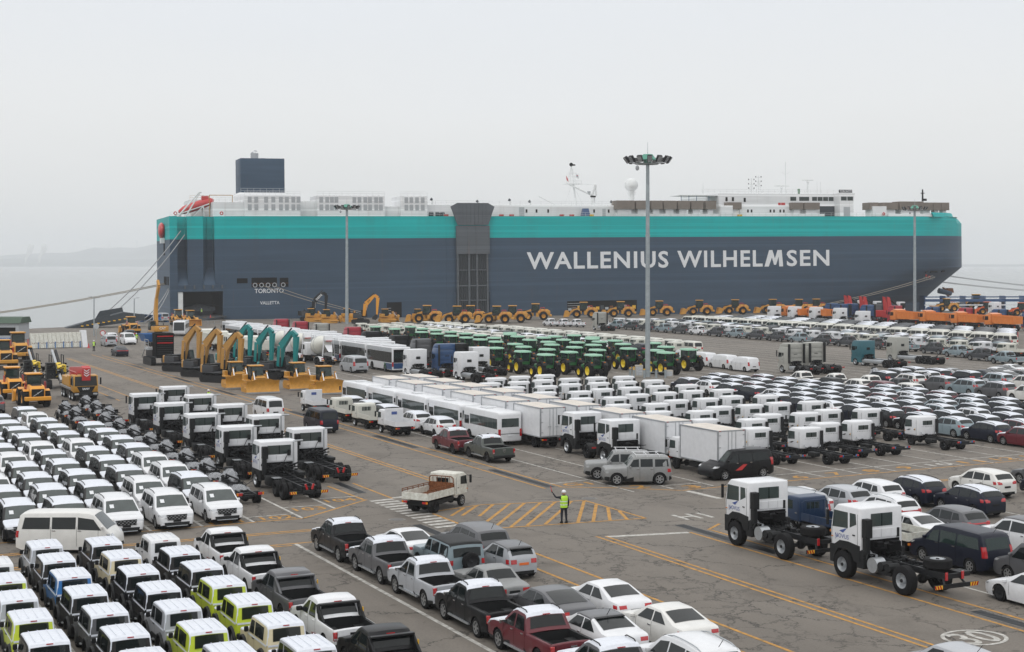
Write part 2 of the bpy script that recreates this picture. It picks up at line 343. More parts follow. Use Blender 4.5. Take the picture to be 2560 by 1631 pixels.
lines('stall_line', [((u, 150), (u, 300)) for u in (99, 102.4, 105.8, 109.2, 112.6, 116, 119.4, 122.8, 126.2, 129.6, 133, 136.4, 139.8, 143.2, 146.6, 150, 153.4, 156.8, 160.2)] + [((u, 150), (u, 200)) for u in (62.5, 66, 69.5, 73)], .16)
# crossing and hatched triangle
for i in range(13): struct('crossing_bar', line_mb((31.9, 84.3 - i * .83), (33.5, 84.5 - i * .83), .42, .0095, WL))
for a, b in (((38.1, 80), (35.6, 76.6)), ((39.1, 79.8), (34.2, 73.5)), ((40, 79.6), (34.6, 72.7)), ((41, 79.4), (35.7, 72.7)), ((41.9, 79.2), (36.65, 72.65)), ((42.9, 79), (37.75, 72.6)), ((43.6, 78.7), (39.65, 72.3)), ((43.65, 77.3), (40.6, 72.25)), ((43.7, 76), (41.65, 72.2)), ((43.65, 74.6), (42.65, 72)), ((37.1, 80.1), (34.8, 77.2)), ((36, 79.6), (34.2, 77.4))):
    struct('hatch_stripe', line_mb(a, b, .2, .007, YL))
for a, b in (((34, 79.2), (37.3, 80.15)), ((37.3, 80.15), (43.7, 78.8)), ((43.7, 78.9), (43.75, 71.8)), ((43.8, 71.8), (33.6, 72.75)), ((33.55, 72.7), (33.55, 78.4))):
    struct('hatch_border', line_mb(a, b, .17, .011, YL))
for u, v0, v1, w in ((44.3, 69.2, 60.2, .62), (44.3, 46.6, 35, .62), (44.4, 93.5, 84.5, .62), (44.4, 116.4, 107.3, .62), (44.4, 139.3, 131, .62), (44.4, 166.9, 159.2, .62), (44.4, 187.2, 178.8, .62), (44.4, 212.2, 205.5, .62), (31.3, 75.6, 71.5, .55), (31.5, 164.1, 160, .55), (32.6, 92.5, 87.5, .55)):
    mbd = line_mb((u, v0), (u, v1), w + .16, .013, mat('old_kerb', (.19, .18, .165), .9))
    k = int(abs(v0 - v1) / .22)
    o = struct('drain_grate', mbd)
    for q in range(1):
        g = MB(grate); line_mb((u, v0 - .03), (u, v1 + .03), w, .017, grate, g)
        for i in range(k):
            vv = v0 - .1 - i * .22; line_mb((u - w / 2, vv), (u + w / 2, vv), .07, .028, chassis, g)
        s_ = bpy.data.objects.new('grating', g.mesh('grating')); col.objects.link(s_); s_.parent = o
def ground_text(s, u, v, size, m, name='stall_number', mirror=False, rz=0., width=None):
    t, w_ = text_mb(s, size, m, .015)
    if width: t.v = [(x * width / w_, y, z) for x, y, z in t.v]; w_ = width
    t.v = [(x - w_ / 2, y - size / 2, .0125) for x, y, z in t.v]
    o = struct(name, t); o.location = W(u, v); o.rotation_euler = (0, 0, TH + rz); return o
for s, u, v in (('102', 25.1, 81.2), ('103', 27.7, 83.3), ('104', 30.4, 85.5), ('101', 22.1, 81.1), ('100', 19.1, 81.1), ('99', 16.3, 81), ('98', 13.5, 81)): ground_text(s, u, v, 1.1, WL if s in ('100',) else YL, width=1.9)
for s, u, v in (('G1', 46.5, 84.9), ('2', 49.6, 82.2), ('3', 52.6, 80.65), ('6', 61.5, 81.1), ('7', 64.75, 81.3), ('8', 67.85, 81.4), ('9', 71, 81.5), ('10', 74.4, 81.75), ('11', 77.5, 81.85), ('12', 80.8, 82), ('13', 84, 82.2), ('14', 87, 82.4)): ground_text(s, u, v, 1.2, WL if s == '10' else YL, width=1.1 if len(s) == 1 else 2.)
ground_text('H1', 46.5, 71.2, 1.7, WL, width=1.9)
ground_text('30', 41.15, 43.3, 1.7, WL, 'speed_marking', width=1.7)
rg = MB(WL); rg.add([W(41.15 + r * math.cos(t) * 1.35, 43.3 + r * math.sin(t) * 1.15, .0125) for r in (1, .87) for t in [2 * math.pi * i / 40 for i in range(40)]], [(i, (i + 1) % 40, 40 + (i + 1) % 40, 40 + i) for i in range(40)])
struct('speed_marking', rg)
for u, v in ((30.95, 77.6), (44.35, 79.4), (41.3, 134)):
    m_ = MB(mat('old_kerb', (.19, .18, .165), .9)); x, y, _ = W(u, v); m_.cyl((x, y, -.05), (x, y, .012), .5, .5, 24); m_.cyl((x, y, -.05), (x, y, .02), .38, .38, 24, mat('cover_iron', (.13, .125, .12), .7, .2)); struct('manhole_cover', m_)
# ================================================================ the car carrier
def ship_paint(name, rgb, rust=.25, rough=.5):
    m = bpy.data.materials.new(name); m.use_nodes = True; t = m.node_tree; b = t.nodes['Principled BSDF']; N = t.nodes.new; L = t.links.new
    b.inputs['Roughness'].default_value = rough; b.inputs['Specular IOR Level'].default_value = .18
    c = N('ShaderNodeTexCoord')
    def layer(scale, det, p0, p1):
        mp_ = N('ShaderNodeMapping'); mp_.inputs['Scale'].default_value = scale; L(c.outputs['Object'], mp_.inputs[0])
        n = N('ShaderNodeTexNoise'); n.inputs['Scale'].default_value = 1.; n.inputs['Detail'].default_value = det; n.inputs['Roughness'].default_value = .6
        L(mp_.outputs[0], n.inputs['Vector']); r = N('ShaderNodeValToRGB'); r.color_ramp.elements[0].position = p0; r.color_ramp.elements[1].position = p1
        L(n.outputs['Fac'], r.inputs['Fac']); return r.outputs[0]
    def mix(a, bb, f):
        x = N('ShaderNodeMix'); x.data_type = 'RGBA'; L(f, x.inputs['Factor'])
        for s_, q in ((6, a), (7, bb)):
            if isinstance(q, tuple): x.inputs[s_].default_value = (*q, 1)
            else: L(q, x.inputs[s_])
        return x.outputs[2]
    base = mix(tuple(x * .86 for x in rgb), tuple(min(1, x * 1.12) for x in rgb), layer((.03, .03, .5), 6, .3, .7))
    base = mix(base, tuple(x * .78 + .012 for x in rgb), layer((.22, .22, .015), 5, .5, .85))
    # horizontal plate strakes, faintly different
    base = mix(base, tuple(x * 1.18 for x in rgb), layer((.004, .004, 1.1), 2, .55, .6))
    k = layer((1.1, 1.1, .05), 4, .64 - rust * .12, .86)
    mulx = N('ShaderNodeMath'); mulx.operation = 'MULTIPLY'; mulx.inputs[1].default_value = rust; L(k, mulx.inputs[0])
    base = mix(base, (.2, .085, .03), mulx.outputs[0])
    L(base, b.inputs['Base Color']); return m
hull_dark = ship_paint('hull_slate', (.043, .072, .112), .2); hull_teal = ship_paint('hull_teal', (.001, .37, .365), .3)
deck_white = ship_paint('superstructure_white', (.72, .73, .74), .3, .55); ramp_steel = ship_paint('ramp_steel', (.095, .108, .122), .4, .7)
brown = mat('brown_hood', (.2, .17, .145), .7, var=.15, scale=.6); vent = mat('vent_grey', (.42, .44, .46), .7, var=.25)
shipwhite = mat('marine_white', (.7, .72, .72), .5, var=.15, scale=1.); railm = mat('rail_white', (.6, .62, .62), .6)
deckgrey = mat('deck_steel', (.035, .045, .055), .7); ropem = mat('rope', (.34, .3, .24), .9); ropegrey = mat('rope_grey', (.3, .31, .32), .9)
shp = Proto()
def plan(z):
    ta = min(1, max(0, z / 11.)); s = ta ** .8
    xe = 222 + 15 * ta
    a = [(165 + 41 * s, 0), (180 + 32 * s, 1.5 - .7 * s), (195 + 27 * s, 5.2 - 1.2 * s), (207 + 23 * s, 10 - 1.2 * s), (216.5 + 18.5 * s, 15 - 1.6 * s), (xe, 17)]
    return a
def ring(z, depth, zz=None, top=None):
    pl = plan(z); sb = [(0, 0)] + [(x, 0) for x in (40, 80, 120, 150)] + pl
    pt = [(x, 34 - y) for x, y in pl[:-1]][::-1] + [(x, 34) for x in (150, 80, 0)] + [(-14.65, 34), (-14.65, 0.2), (-12.7, 0.2), (-12.7, depth), (-.5, depth), (-.5, .05)]
    return [(x, y, z if zz is None else zz) for x, y in sb + pt]
mb = MB(hull_dark)
rings = [ring(z, 26) for z in (-6, 0, 1, 2, 3, 4, 5.5, 7.3)] + [ring(z, 4.5) for z in (7.3, 8.2, 9, 10, 11, 15, 20.85)]
mb.loft(rings, caps=False)
ci = shp.part('hull', mb, smooth=40)
mb = MB(hull_teal)
rr = [ring(12, 4.5, z) for z in (20.85, 24.9)]
top = [list(p) for p in ring(12, 4.5, 26.8)]
for p in top:
    if p[0] > 228: p[0] -= (p[0] - 228) * .28
rr.append([tuple(p) for p in top]); mb.loft(rr, caps=True)
# raised bow bulwark
bp = [(216, .9), (222, 4.0), (228, 8.4), (232, 13.2), (233.3, 17), (232, 20.8), (228, 25.6), (222, 30), (216, 33.1)]
mb.loft([[(x, y, 26.7) for x, y in bp], [(x - (.6 if x < 220 else 0.8), y, 28.1) for x, y in bp]], closed=False, caps=False)
mb.loft([[(x - .25, y + (.2 if y < 17 else -.2), 26.7) for x, y in bp], [(x - (.85 if x < 220 else 1.05), y + (.2 if y < 17 else -.2), 28.1) for x, y in bp]], closed=False, caps=False)
shp.part('hull_band', mb, smooth=22)
for nm, mm, z0, z1 in (('stern_wall', hull_dark, 9.0, 20.85), ('stern_wall', hull_teal, 20.85, 26.8)):
    q = MB(mm)
    q.prism([(-10.1, .8), (-6.1, .8), (-4.6, 4.6), (-10.1, 4.6)], z0, z1, ax='z'); q.prism([(-3.1, 4.6), (-3.1, 1.0), (-.02, .02), (-.45, 4.6)], z0, z1, ax='z')
    shp.part(nm, q)
q = MB(hull_dark); q.box(-12.72, -.02, .02, 4.6, 7.3, 9.0); q.box(-3.1, -.48, 1., 4.6, 8.9, 9.1); q.box(-1.2, -.02, .03, 1.5, -1, 7.3)
for x0, x1 in ((-12.65, -10.1), (-6.1, -3.1)): q.prism([(.05, 9.0), (4.5, 9.0), (4.5, 13.5)], x0, x1)
shp.part('ramp_header', q)
q = MB(shipwhite); q.box(-12.6, -11.4, .3, 3, .9, 7.2); shp.part('door_jamb', q)
q = MB(deckgrey); q.box(-12.65, -.5, -1.5, 26, .55, .95)
for i in range(6): q.box(-12 + i * 1.9, -11 + i * 1.9, -1.4, -1.1, .955, .965, yelline)
shp.part('deck_threshold', q)
q = MB(ramp_steel)
for x in (-10.9, -8.5, -6.1, -3.8, -1.4): q.cb(x, -.15, 8.5, .35, .5, .9)
shp.part('ramp_hinge', q)
for x0, x1, z0, z1 in ((2.4, 5.2, 9.3, 10.6), (6.2, 12.9, 8.2, 10.7), (13.6, 15.9, 8.2, 10.6)):
    q = MB(dark); q.box(x0, x1, -.03, .5, z0, z1)
    for a, b_, c_, d_ in ((x0 - .1, x1 + .1, z1, z1 + .12), (x0 - .1, x1 + .1, z0 - .12, z0), (x0 - .12, x0, z0, z1), (x1, x1 + .12, z0, z1)): q.box(a, b_, -.07, .1, c_, d_, hull_dark)
    if z0 < 9:
        for k in range(int((x1 - x0) / 1.6)): q.lathe([(-.3, .45), (-.3, .62), (-.1, .62), (-.1, .4)], 10, steel, (x0 + .9 + k * 1.7, -.05, z0 + .55), 'y')
        q.box(x0, x1, -.12, -.04, z0 + .95, z0 + 1.03, rusty)
    shp.part('mooring_port', q)
for x0, x1, z0, z1 in ((94.5, 115.8, -.2, 2.95), (42.5, 46.6, -.5, 3.6)):
    q = MB(dark); q.box(x0, x1, -.03, .4, z0, z1)
    for k in range(int((x1 - x0) / 1.4)):
        h = .5 + .9 * ((k * 7) % 5) / 5
        q.box(x0 + .3 + k * 1.4, x0 + 1.3 + k * 1.4, -.1, -.03, z0 + .6, z0 + .6 + h, (vent, rusty, stripey, deckgrey)[(k * 5) % 4])
    for k in range(4): q.box(x0 + .1, x0 + (x1 - x0) * .28, -.12, -.05, z0 + .5 + k * .65, z0 + .6 + k * .65, vent)
    shp.part('side_port', q)
# quarter ramp lowered on to the quay
def deckpoly(pts, z0, z1): 
    q = MB(deckgrey); q.loft([[(x, y, z0[i]) for i, (x, y) in enumerate(pts)], [(x, y, z1[i]) for i, (x, y) in enumerate(pts)]]); return q
q = deckpoly([(-.8, .5), (-12.4, .5), (-19, -9), (-7, -9)], (.3, .3, .02, .02), (1.0, 1.0, .35, .35)); 
for k in range(5): q.box(-13 + k * 2, -12.2 + k * 2, -5.3, -5.0, .78, .83, yelline)
shp.part('stern_ramp', q)
# midship ramp stowed upright
q = MB(ramp_steel)
q.loft([[(62.3, y, 24.4), (71.1, y, 24.4), (72.3, y, 27.9), (72.9, y, 29.4), (71, y, 30.4), (62.2, y, 30.4), (60.3, y, 29.4), (60.9, y, 27.9)] for y in (-1.3, -.95)])
for i in range(8): q.box(62.6 + i * 1.12, 62.72 + i * 1.12, -1.38, -1.3, 24.6, 30.2)
q.box(60.9, 72.3, -1.36, -1.3, 27.85, 27.98)
shp.part('ramp_flap', q)
q = MB(ramp_steel); q.box(61.9, 71.3, -1.15, -.6, 16.45, 24.2)
for i in (0, 3.05, 5.5, 9.2): q.box(62.0 + i, 62.25 + i, -1.22, -1.1, 16.4, 24.2)
q.box(61.9, 71.3, -1.2, -1.1, 20.8, 20.95); q.box(61.9, 71.3, -1.2, -1.1, 18.2, 18.3); shp.part('ramp_panel', q)
q = MB(deckgrey); q.box(62.2, 71, -.35, -.06, -1, 16.45); shp.part('ramp_backing', q)
for x in (62.3, 65.5, 67.8, 70.8):
    q = MB(ramp_steel); q.box(x - .22, x + .22, -1.05, -.35, -1, 16.45); shp.part('ramp_girder', q)
for z in (3.6, 7.6, 11.9):
    q = MB(ramp_steel); q.box(62.5, 70.6, -.85, -.4, z, z + .3); shp.part('ramp_crossbeam', q)
q = MB(ramp_steel)
for i in range(14):
    x = 62.8 + i * .6
    q.box(x, x + .14, -.75, -.35, -1, 16.4, deckgrey)
shp.part('ramp_stiffener', q)
q = MB(hull_dark); q.box(59.3, 61.7, -.12, -.02, -1, 20.8); q.box(71.4, 74.4, -.12, -.02, -1, 20.8); q.box(61.4, 61.7, -.5, -.12, -1, 6); q.box(71.6, 71.9, -.5, -.12, -1, 6); shp.part('ramp_recess', q)
q = MB(hull_teal); q.box(71.4, 74.4, -.12, -.02, 20.88, 26.7); shp.part('ramp_recess', q); q = MB(hull_teal); q.box(59.3, 61.7, -.12, -.02, 20.88, 26.7); shp.part('ramp_recess', q)
# lettering on the side
def ship_text(s, x0, x1, z0, z1, bold=.02, shear=0., m=lettering_white, y=-.04, space=1., part='lettering'):
    t, w_ = text_mb(s, z1 - z0, m, bold, space); k = (x1 - x0) / w_
    t.v = [(x0 + x * k + shear * zz, y, z0 + zz) for x, zz, _ in t.v]; shp.part(part, t)
ship_text('WALLENIUS', 82.6, 125.8, 12.0, 16.85, .022, space=1.12); ship_text('WILHEL', 128.6, 156.2, 12.0, 16.85, .022, space=1.12); ship_text('SEN', 164.2, 178.6, 12.0, 16.85, .022, space=1.12)
q = MB(lettering_white); q.add([(156.8 + x * 6.2, -.04, 12.0 + z * 4.85) for x, z in ((0, 0), (.23, 0), (.4, .55), (.51, .1), (.62, .1), (.76, .6), (.79, 0), (1, 0), (.93, 1), (.7, 1), (.56, .5), (.43, 1), (.25, 1))], [(0, 1, 2, 12), (2, 11, 12), (2, 3, 10, 11), (3, 4, 10), (4, 5, 9, 10), (5, 8, 9), (5, 6, 7, 8)]); shp.part('lettering', q)
ship_text('TORONTO', 7.0, 14.6, 6.65, 7.8, .015); ship_text('VALLETTA', 8.4, 13.5, 3.65, 4.5, .012)
def on_bow(px, pz):
    pl = [(x, y) for x, y in plan(pz)]
    return interp(pl, px)
t, w_ = text_mb('TORONTO', 1.2, mat('pale_bow_letters', (.3, .31, .31), .7), .01); k = 6.2 / w_
v = []
for x, zz, _ in t.v:
    X_ = 213.5 + x * k + zz * .35; Z_ = 7.0 + zz + x * k * .02; v.append((X_ + .02, on_bow(X_, Z_) - .12, Z_))
t.v = v; shp.part('lettering', t)
for x, z, w_, h in ((214.2, 9.9, .9, .9), (217.6, 9.95, 3.1, .9), (222.4, 10.1, 1.5, 1.0)):
    q = MB(dark); ya = on_bow(x - w_ / 2, z); yb = on_bow(x + w_ / 2, z)
    q.loft([[(x - w_ / 2, ya - .12, z - h / 2), (x + w_ / 2, yb - .12, z - h / 2), (x + w_ / 2, yb - .0, z + h / 2), (x - w_ / 2, ya - .0, z + h / 2)], [(x - w_ / 2, ya + .5, z - h / 2), (x + w_ / 2, yb + .5, z - h / 2), (x + w_ / 2, yb + .5, z + h / 2), (x - w_ / 2, ya + .5, z + h / 2)]]); shp.part('bow_port', q)
q = MB(hullred)
for x, z in ((214.6, 8.6), (216.2, 8.2)): q.cyl((x - .3, on_bow(x, z) - .3, z - .3), (x + .3, on_bow(x, z) - .3, z + .3), .12); q.cyl((x - .3, on_bow(x, z) - .3, z + .3), (x + .3, on_bow(x, z) - .3, z - .3), .12)
shp.part('rat_guard', q)
# anchor, hanging on the far bow
q = MB(rusty); q.prism([(-1.6, 0), (0, 1.2), (1.6, 0), (1.1, -1.4), (0, -.7), (-1.1, -1.4)], 15.4, 16.2, ax='y'); q.cyl((0, 15.8, 0), (-1.2, 15.8, 2.2), .3); q.rot(R(-35), 'Y'); q.shift((229.6, -3.0, 3.4)); shp.part('anchor', q)
q = MB(hull_dark); q.cyl((226.0, 13, 3.6), (230.3, 12.6, 2.6), .9, .7, 10); shp.part('hawse_pipe', q)
# deck houses
def railing(pts, h=1.1, part='railing', step=1.6, m=None):
    q = MB(m or railm)
    for (x0, y0, z), (x1, y1, z1) in zip(pts, pts[1:]):
        l = math.hypot(x1 - x0, y1 - y0); n_ = max(1, int(l / step))
        for k in (.5, 1): q.cyl((x0, y0, z + h * k), (x1, y1, z1 + h * k), .035, n=4, caps=False)
        for i in range(n_ + 1): q.cyl((x0 + (x1 - x0) * i / n_, y0 + (y1 - y0) * i / n_, z), (x0 + (x1 - x0) * i / n_, y0 + (y1 - y0) * i / n_, z + h), .035, n=4, caps=False)
    shp.part(part, q)
def house(part, x0, x1, y0, y1, z0, z1, m=deck_white, bev=.06):
    q = MB(m); q.box(x0, x1, y0, y1, z0, z1); return shp.part(part, q, bevel=bev, seg=1)
q = MB(mat('deck_green', (.12, .2, .17), .8)); q.prism([(min(233.5, x), min(33.6, max(.4, y))) for x, y, z in ring(12, 4.5)], 26.8, 26.84, ax='z'); shp.part('weather_deck', q)
for x0, x1, zt, cols in ((4.9, 19.6, 32.3, ((6.2, 7.9), (10.5, 12.4), (14.4, 16), (17.7, 19.1))), (24.2, 42.6, 32.4, ((25.2, 26.8), (28.1, 29.3), (34.2, 35.6), (37.2, 38.5), (40.2, 41.5))), (47.1, 54.6, 32.4, ((48.6, 50), (51.6, 53.2)))):
    h = house('vent_house', x0, x1, 1.6, 12, 26.8, zt)
    for xs in cols:
        for x in xs:
            for z in (28.5, 30.5):
                q = MB(vent); q.box(x - .5, x + .5, 1.48, 1.62, z, z + 1.5); q.box(x - .56, x + .56, 1.52, 1.6, z - .08, z + 1.58, deck_white)
                for k in range(5): q.box(x - .48, x + .48, 1.45, 1.49, z + .15 + k * .28, z + .22 + k * .28)
                shp.part('vent_panel', q, parent=h)
    railing([(x0, 1.8, zt), (x1, 1.8, zt)])
house('deck_house', 19.6, 24.2, 5, 20, 26.8, 31); house('deck_house', 42.6, 47.1, 4, 20, 26.8, 29.6); house('deck_house', -3.2, 4.9, 3, 22, 26.8, 30.6); house('deck_house', -8, -3, 12, 26, 26.8, 31.6)
h = house('deck_house', 54.6, 132, 4.5, 28, 26.8, 30.1)
railing([(54.6, 4.6, 30.1), (132, 4.6, 30.1)], step=3); railing([(54.6, 1.3, 26.8), (200, 1.3, 26.8)], step=2.2); railing([(-14.4, 1, 26.8), (-3, 1, 26.8)])
for x in (84, 87, 90.5, 104.5, 109, 113.5): q = MB(dark); q.box(x, x + .5, 4.44, 4.52, 27.9, 28.9); shp.part('porthole', q)
for x, w_, h_ in ((82, 1.6, 2.6), (107.3, 1., 2.2)): q = MB(vent); q.box(x, x + w_, 4.44, 4.52, 26.9, 26.9 + h_); shp.part('door', q)
for x, c_ in ((76, hullred), (79, hullred), (94, hullred), (97, hullred), (60, hullred), (103, stripey), (111, stripey), (150, stripey), (196.5, stripey)): q = MB(c_); q.cb(x, 2.2, 27.15, 1.2, .7, .6); shp.part('fire_box', q)
for x in (56, 57.8, 59.2): q = MB(deckgrey); q.cyl((x - .5, 3, 27.4), (x + .5, 3, 27.4), .7); shp.part('winch_drum', q)
q = MB(truckblue); q.box(100.2, 102.6, 2, 3.6, 27, 29.1, taper=(.4, .3)); shp.part('covered_winch', q)
for x in (-13.0, -1.2, 198.4): q = MB(hullred); q.lathe([(-.08, .35), (0, .5), (.08, .35), (0, .22), (-.08, .35)], 12, None, (x, 1.2, 27.6), 'y'); shp.part('life_ring', q)
# funnel
q = MB(hull_dark); q.box(5.0, 16.8, 9, 18, 33.4, 42.6); shp.part('funnel', q, bevel=.08)
q = MB(deck_white); q.box(4.6, 17, 8.6, 18.4, 26.8, 33.4); shp.part('funnel_base', q, bevel=.05)
q = MB(steel); q.cyl((9.4, 13, 42.5), (9.4, 13, 44.2), 1.05, 1.05, 14); q.cyl((9.4, 13, 44.2), (9.0, 13, 44.7), 1.05, .7, 14); q.cyl((11.6, 13, 42.5), (11.6, 13, 42.9), .5, n=8); shp.part('exhaust_pipe', q)
railing([(5, 8.7, 33.4), (17, 8.7, 33.4)])
# free-fall lifeboat on its cradle, davit, small rescue boat
q = MB(hullred); q.loft([[( -11.5 + a * 9.2 + .0, 8 + math.cos(t) * r * 1.5, 28.2 + a * 3.0 + math.sin(t) * r * 1.35) for t in [2 * math.pi * i / 10 for i in range(10)]] for a, r in ((0, .25), (.12, .8), (.35, 1), (.7, 1), (.9, .8), (1, .25))]); q.cb(-4.6, 8, 31.9, 1.8, 1.6, .9); shp.part('lifeboat', q, smooth=60)
q = MB(shipwhite)
for y in (6.6, 9.4): q.tube([(-13, y, 27), (-3.5, y, 30.3)], .16); q.tube([(-5, y, 26.8), (-5.2, y, 29.6), (-8, y, 26.8)], .16); q.tube([(-11, y, 26.8), (-11, y, 27.6)], .16)
q.tube([(-12, 5, 26.8), (-6.5, 5, 33.2), (-5.8, 5, 33.2)], .22); q.tube([(-10, 5, 26.8), (-6.3, 5, 33)], .18); shp.part('lifeboat_cradle', q)
q = MB(hullred); q.ball((-15.3, 14, 23.4), 1.2, n=10, k=8, sc_=(.8, 2.6, 1.8)); shp.part('rescue_boat', q, smooth=80)
q = MB(shipwhite); q.box(-15.6, -14.7, 12, 16, 20, 21.4); shp.part('rescue_boat_davit', q)
q = MB(dark); q.box(-14.72, -14.66, 12, 15, 16.8, 20); q.box(-14.72, -14.66, 8, 15, 9, 11.2); q.box(-14.72, -14.66, 3, 6, 9, 11.2); shp.part('stern_port', q)
q = MB(yelline); q.tube([(-4, 3.5, 26.8), (-4, 3.5, 32.4), (2, 3.5, 32.4), (2, 3.5, 30.6)], .09); q.tube([(-3, 3.5, 26.8), (0, 3.5, 30.6)], .09); shp.part('access_ladder', q); railing([(-3.2, 3, 30.6), (4.9, 3, 30.6)]); railing([(-8, 12, 31.6), (-3, 12, 31.6)], m=yelline)
# mast, crane, radar dome
q = MB(shipwhite); q.tube([(101.5, 10, 30), (100.6, 10, 36.6)], .28)
for x, y in ((99.2, 9), (101.2, 9), (99.2, 11), (101.2, 11)): q.tube([(x, y, 36.4), (100, 10, 41.6)], .06)
for z in (37.5, 38.6, 39.6): q.tube([(99, 10, z), (101.8, 10, z)], .05)
q.box(98, 102.6, 8.5, 11.5, 36.3, 36.5); q.tube([(98.2, 10, 39.3), (102.6, 10, 39.3)], .05)
for x in (97.6, 103.8): q.tube([(x, 10, 30), (100.3, 10, 36.4)], .035)
shp.part('signal_mast', q); railing([(98, 8.6, 36.5), (102.6, 8.6, 36.5)], .9)
q = MB(dark); q.ball((100, 10, 42), .55); q.box(100.2, 101.2, 9.8, 10.2, 41.7, 42.1); shp.part('mast_lamp', q)
q = MB(hullred); q.loft([[(98.4, 10, 38.9), (98.5, 10, 37.6)], [(98.9, 10.1, 38.1), (99.2, 10, 36.9)]], closed=False, caps=False); shp.part('red_flag', q)
fg = MB(shipwhite); fg.loft([[(101.4, 10, 39.4), (101.4, 10, 38.3)], [(102.3, 10.1, 39.0), (102.4, 10, 37.8)]], closed=False, caps=False); fg.ngon([(101.8 + .22 * math.cos(t), 9.92, 38.75 + .22 * math.sin(t)) for t in [i * math.pi / 4 for i in range(5)]], hullred); fg.ngon([(101.8 + .22 * math.cos(t), 9.92, 38.75 + .22 * math.sin(t)) for t in [math.pi + i * math.pi / 4 for i in range(5)]], truckblue); shp.part('white_flag', fg)
q = MB(shipwhite); q.cyl((105.5, 7, 26.8), (105.5, 7, 32.6), .62, .62, 12); q.cyl((105.5, 7, 32.5), (105.5, 7, 32.9), .8, .8, 12, dark); shp.part('crane_column', q)
q = MB(shipwhite); q.tube([(105.2, 7, 32.9), (106.2, 7, 36.1)], .3); q.tube([(106.5, 7, 32.9), (106.3, 7, 36.1)], .22); q.tube([(104.9, 7, 33.1), (98, 7, 36.2)], .24); q.tube([(106.2, 7, 36.1), (98, 7, 36.3)], .04); q.tube([(98.1, 7, 36.2), (98.1, 7, 29)], .03); q.cb(104.2, 7, 33.9, .8, .8, .6, vent); shp.part('crane_jib', q)
q = MB(shipwhite); q.tube([(93.6, 6, 30.1), (88.5, 6, 32.6)], .12); q.tube([(91, 6, 26.8), (93.6, 6, 30.1)], .12); shp.part('stores_davit', q)
q = MB(shipwhite); q.ball((119.2, 11, 36.3), 2.0, n=18, k=12); shp.part('radar_dome', q, smooth=80)
q = MB(shipwhite); q.cyl((119.2, 11, 30), (119.2, 11, 34.6), .75, 1.0, 10); shp.part('dome_pedestal', q); railing([(118.2, 10, 33.4), (120.2, 10, 33.4)], .8)
for x, z in ((70.5, 31), (80, 31.4), (111, 31), (115, 30.8), (57.2, 31.5), (86, 31)): q = MB(shipwhite); q.cyl((x, 6, 30), (x, 6, z), .25); q.cyl((x, 6, z), (x - .5, 6, z + .3), .3, .4, 8, deckgrey); shp.part('vent_cowl', q)
# ventilation hoods
def hoods(lst, y0=2.2, y1=6.5, z0=28.95, z1=31.4):
    for x0, x1 in lst:
        q = MB(brown); q.box(x0, x1, y0, y1, z0, z1)
        n_ = int((x1 - x0) / .45)
        for i in range(n_ + 1): q.box(x0 + i * (x1 - x0) / max(1, n_) - .04, x0 + i * (x1 - x0) / max(1, n_) + .04, y0 - .05, y0, z0 + .05, z1 - .05)
        h_ = shp.part('vent_hood', q); q = MB(deck_white); q.box(x0 + .7, x1 - .7, y0 + .6, y1 - .6, 26.85, z0); shp.part('hood_base', q, parent=h_)
hoods([(110.8, 116.3), (116.9, 120.8), (121.7, 125.1), (125.7, 129.6), (130.1, 133.8), (134.4, 138.1), (139.1, 142.3)]); hoods([(146, 150.6), (167.6, 171.1), (171.7, 176.8)], z1=31.0)
hoods([(194.2, 197.2), (198.8, 204.1)], z1=31.1); hoods([(204.8, 213.1)], z1=31.45); hoods([(216, 219.9), (220.2, 223), (223.2, 225.9)], 7, 10, z1=31.35)
house('deck_locker', 143.4, 147.4, 1.5, 3.4, 26.8, 30.0); house('deck_locker', 194.8, 199.6, 1.5, 3.4, 26.8, 29.9)
q = MB(deck_white); q.box(110, 143, 1.5, 2, 26.8, 27.6); q.box(165, 178, 1.5, 2, 26.8, 27.6); q.box(200, 216, 1.5, 2, 26.8, 27.6); shp.part('bulwark', q)
# bridge
h = house('bridge_house', 144.3, 185, 4.4, 30, 26.8, 33.7); house('bridge_tier', 151, 183, 4.2, 4.5, 26.8, 30.2)
q = MB(deck_white); q.prism([(183.2, 26.8), (187.9, 26.8), (187.8, 31.2), (188.3, 33.8), (183, 33.8)], 1.2, 32.8, ax='y'); shp.part('bridge_wing', q)
q = MB(vent); q.box(184.4, 186.6, 1.15, 1.22, 26.9, 29.7); shp.part('wing_doorway', q)
for x0, x1, y in [(183.6, 185.4, 1.14), (185.8, 187.6, 1.14)] + [(175.6 + i * 1.9, 177.1 + i * 1.9, 4.32) for i in range(4)] + [(168.2, 170, 4.32), (171.2, 174.4, 4.32)]:
    q = MB(glassg); q.box(x0, x1, y, y + .1, 31.7, 32.7); q.box(x0 - .08, x1 + .08, y + .03, y + .12, 31.6, 32.8, deckgrey); shp.part('bridge_window', q)
for x, z in ((146.5, 32), (148.6, 32), (152.5, 31.8)): q = MB(dark); q.box(x, x + .65, 4.32, 4.42, z - .6, z + .6); shp.part('bridge_window', q)
for x in (153.5, 154.7, 161, 162.2, 164.3, 165.5): q = MB(dark); q.box(x, x + .5, 4.12, 4.22, 28.1, 28.95); shp.part('porthole', q)
for x, w_ in ((164, .8), (165, 1.3)): q = MB(hullred); q.box(x, x + w_, 4.3, 4.4, 30.3, 31); shp.part('notice_board', q)
q = MB(deckgrey); q.box(178, 183, 4.1, 4.3, 26.9, 30); shp.part('covered_passage', q)
q = MB(shipwhite); q.box(132, 144.6, 5, 12, 33.0, 33.2); shp.part('awning', q)
q = MB(truckblue)
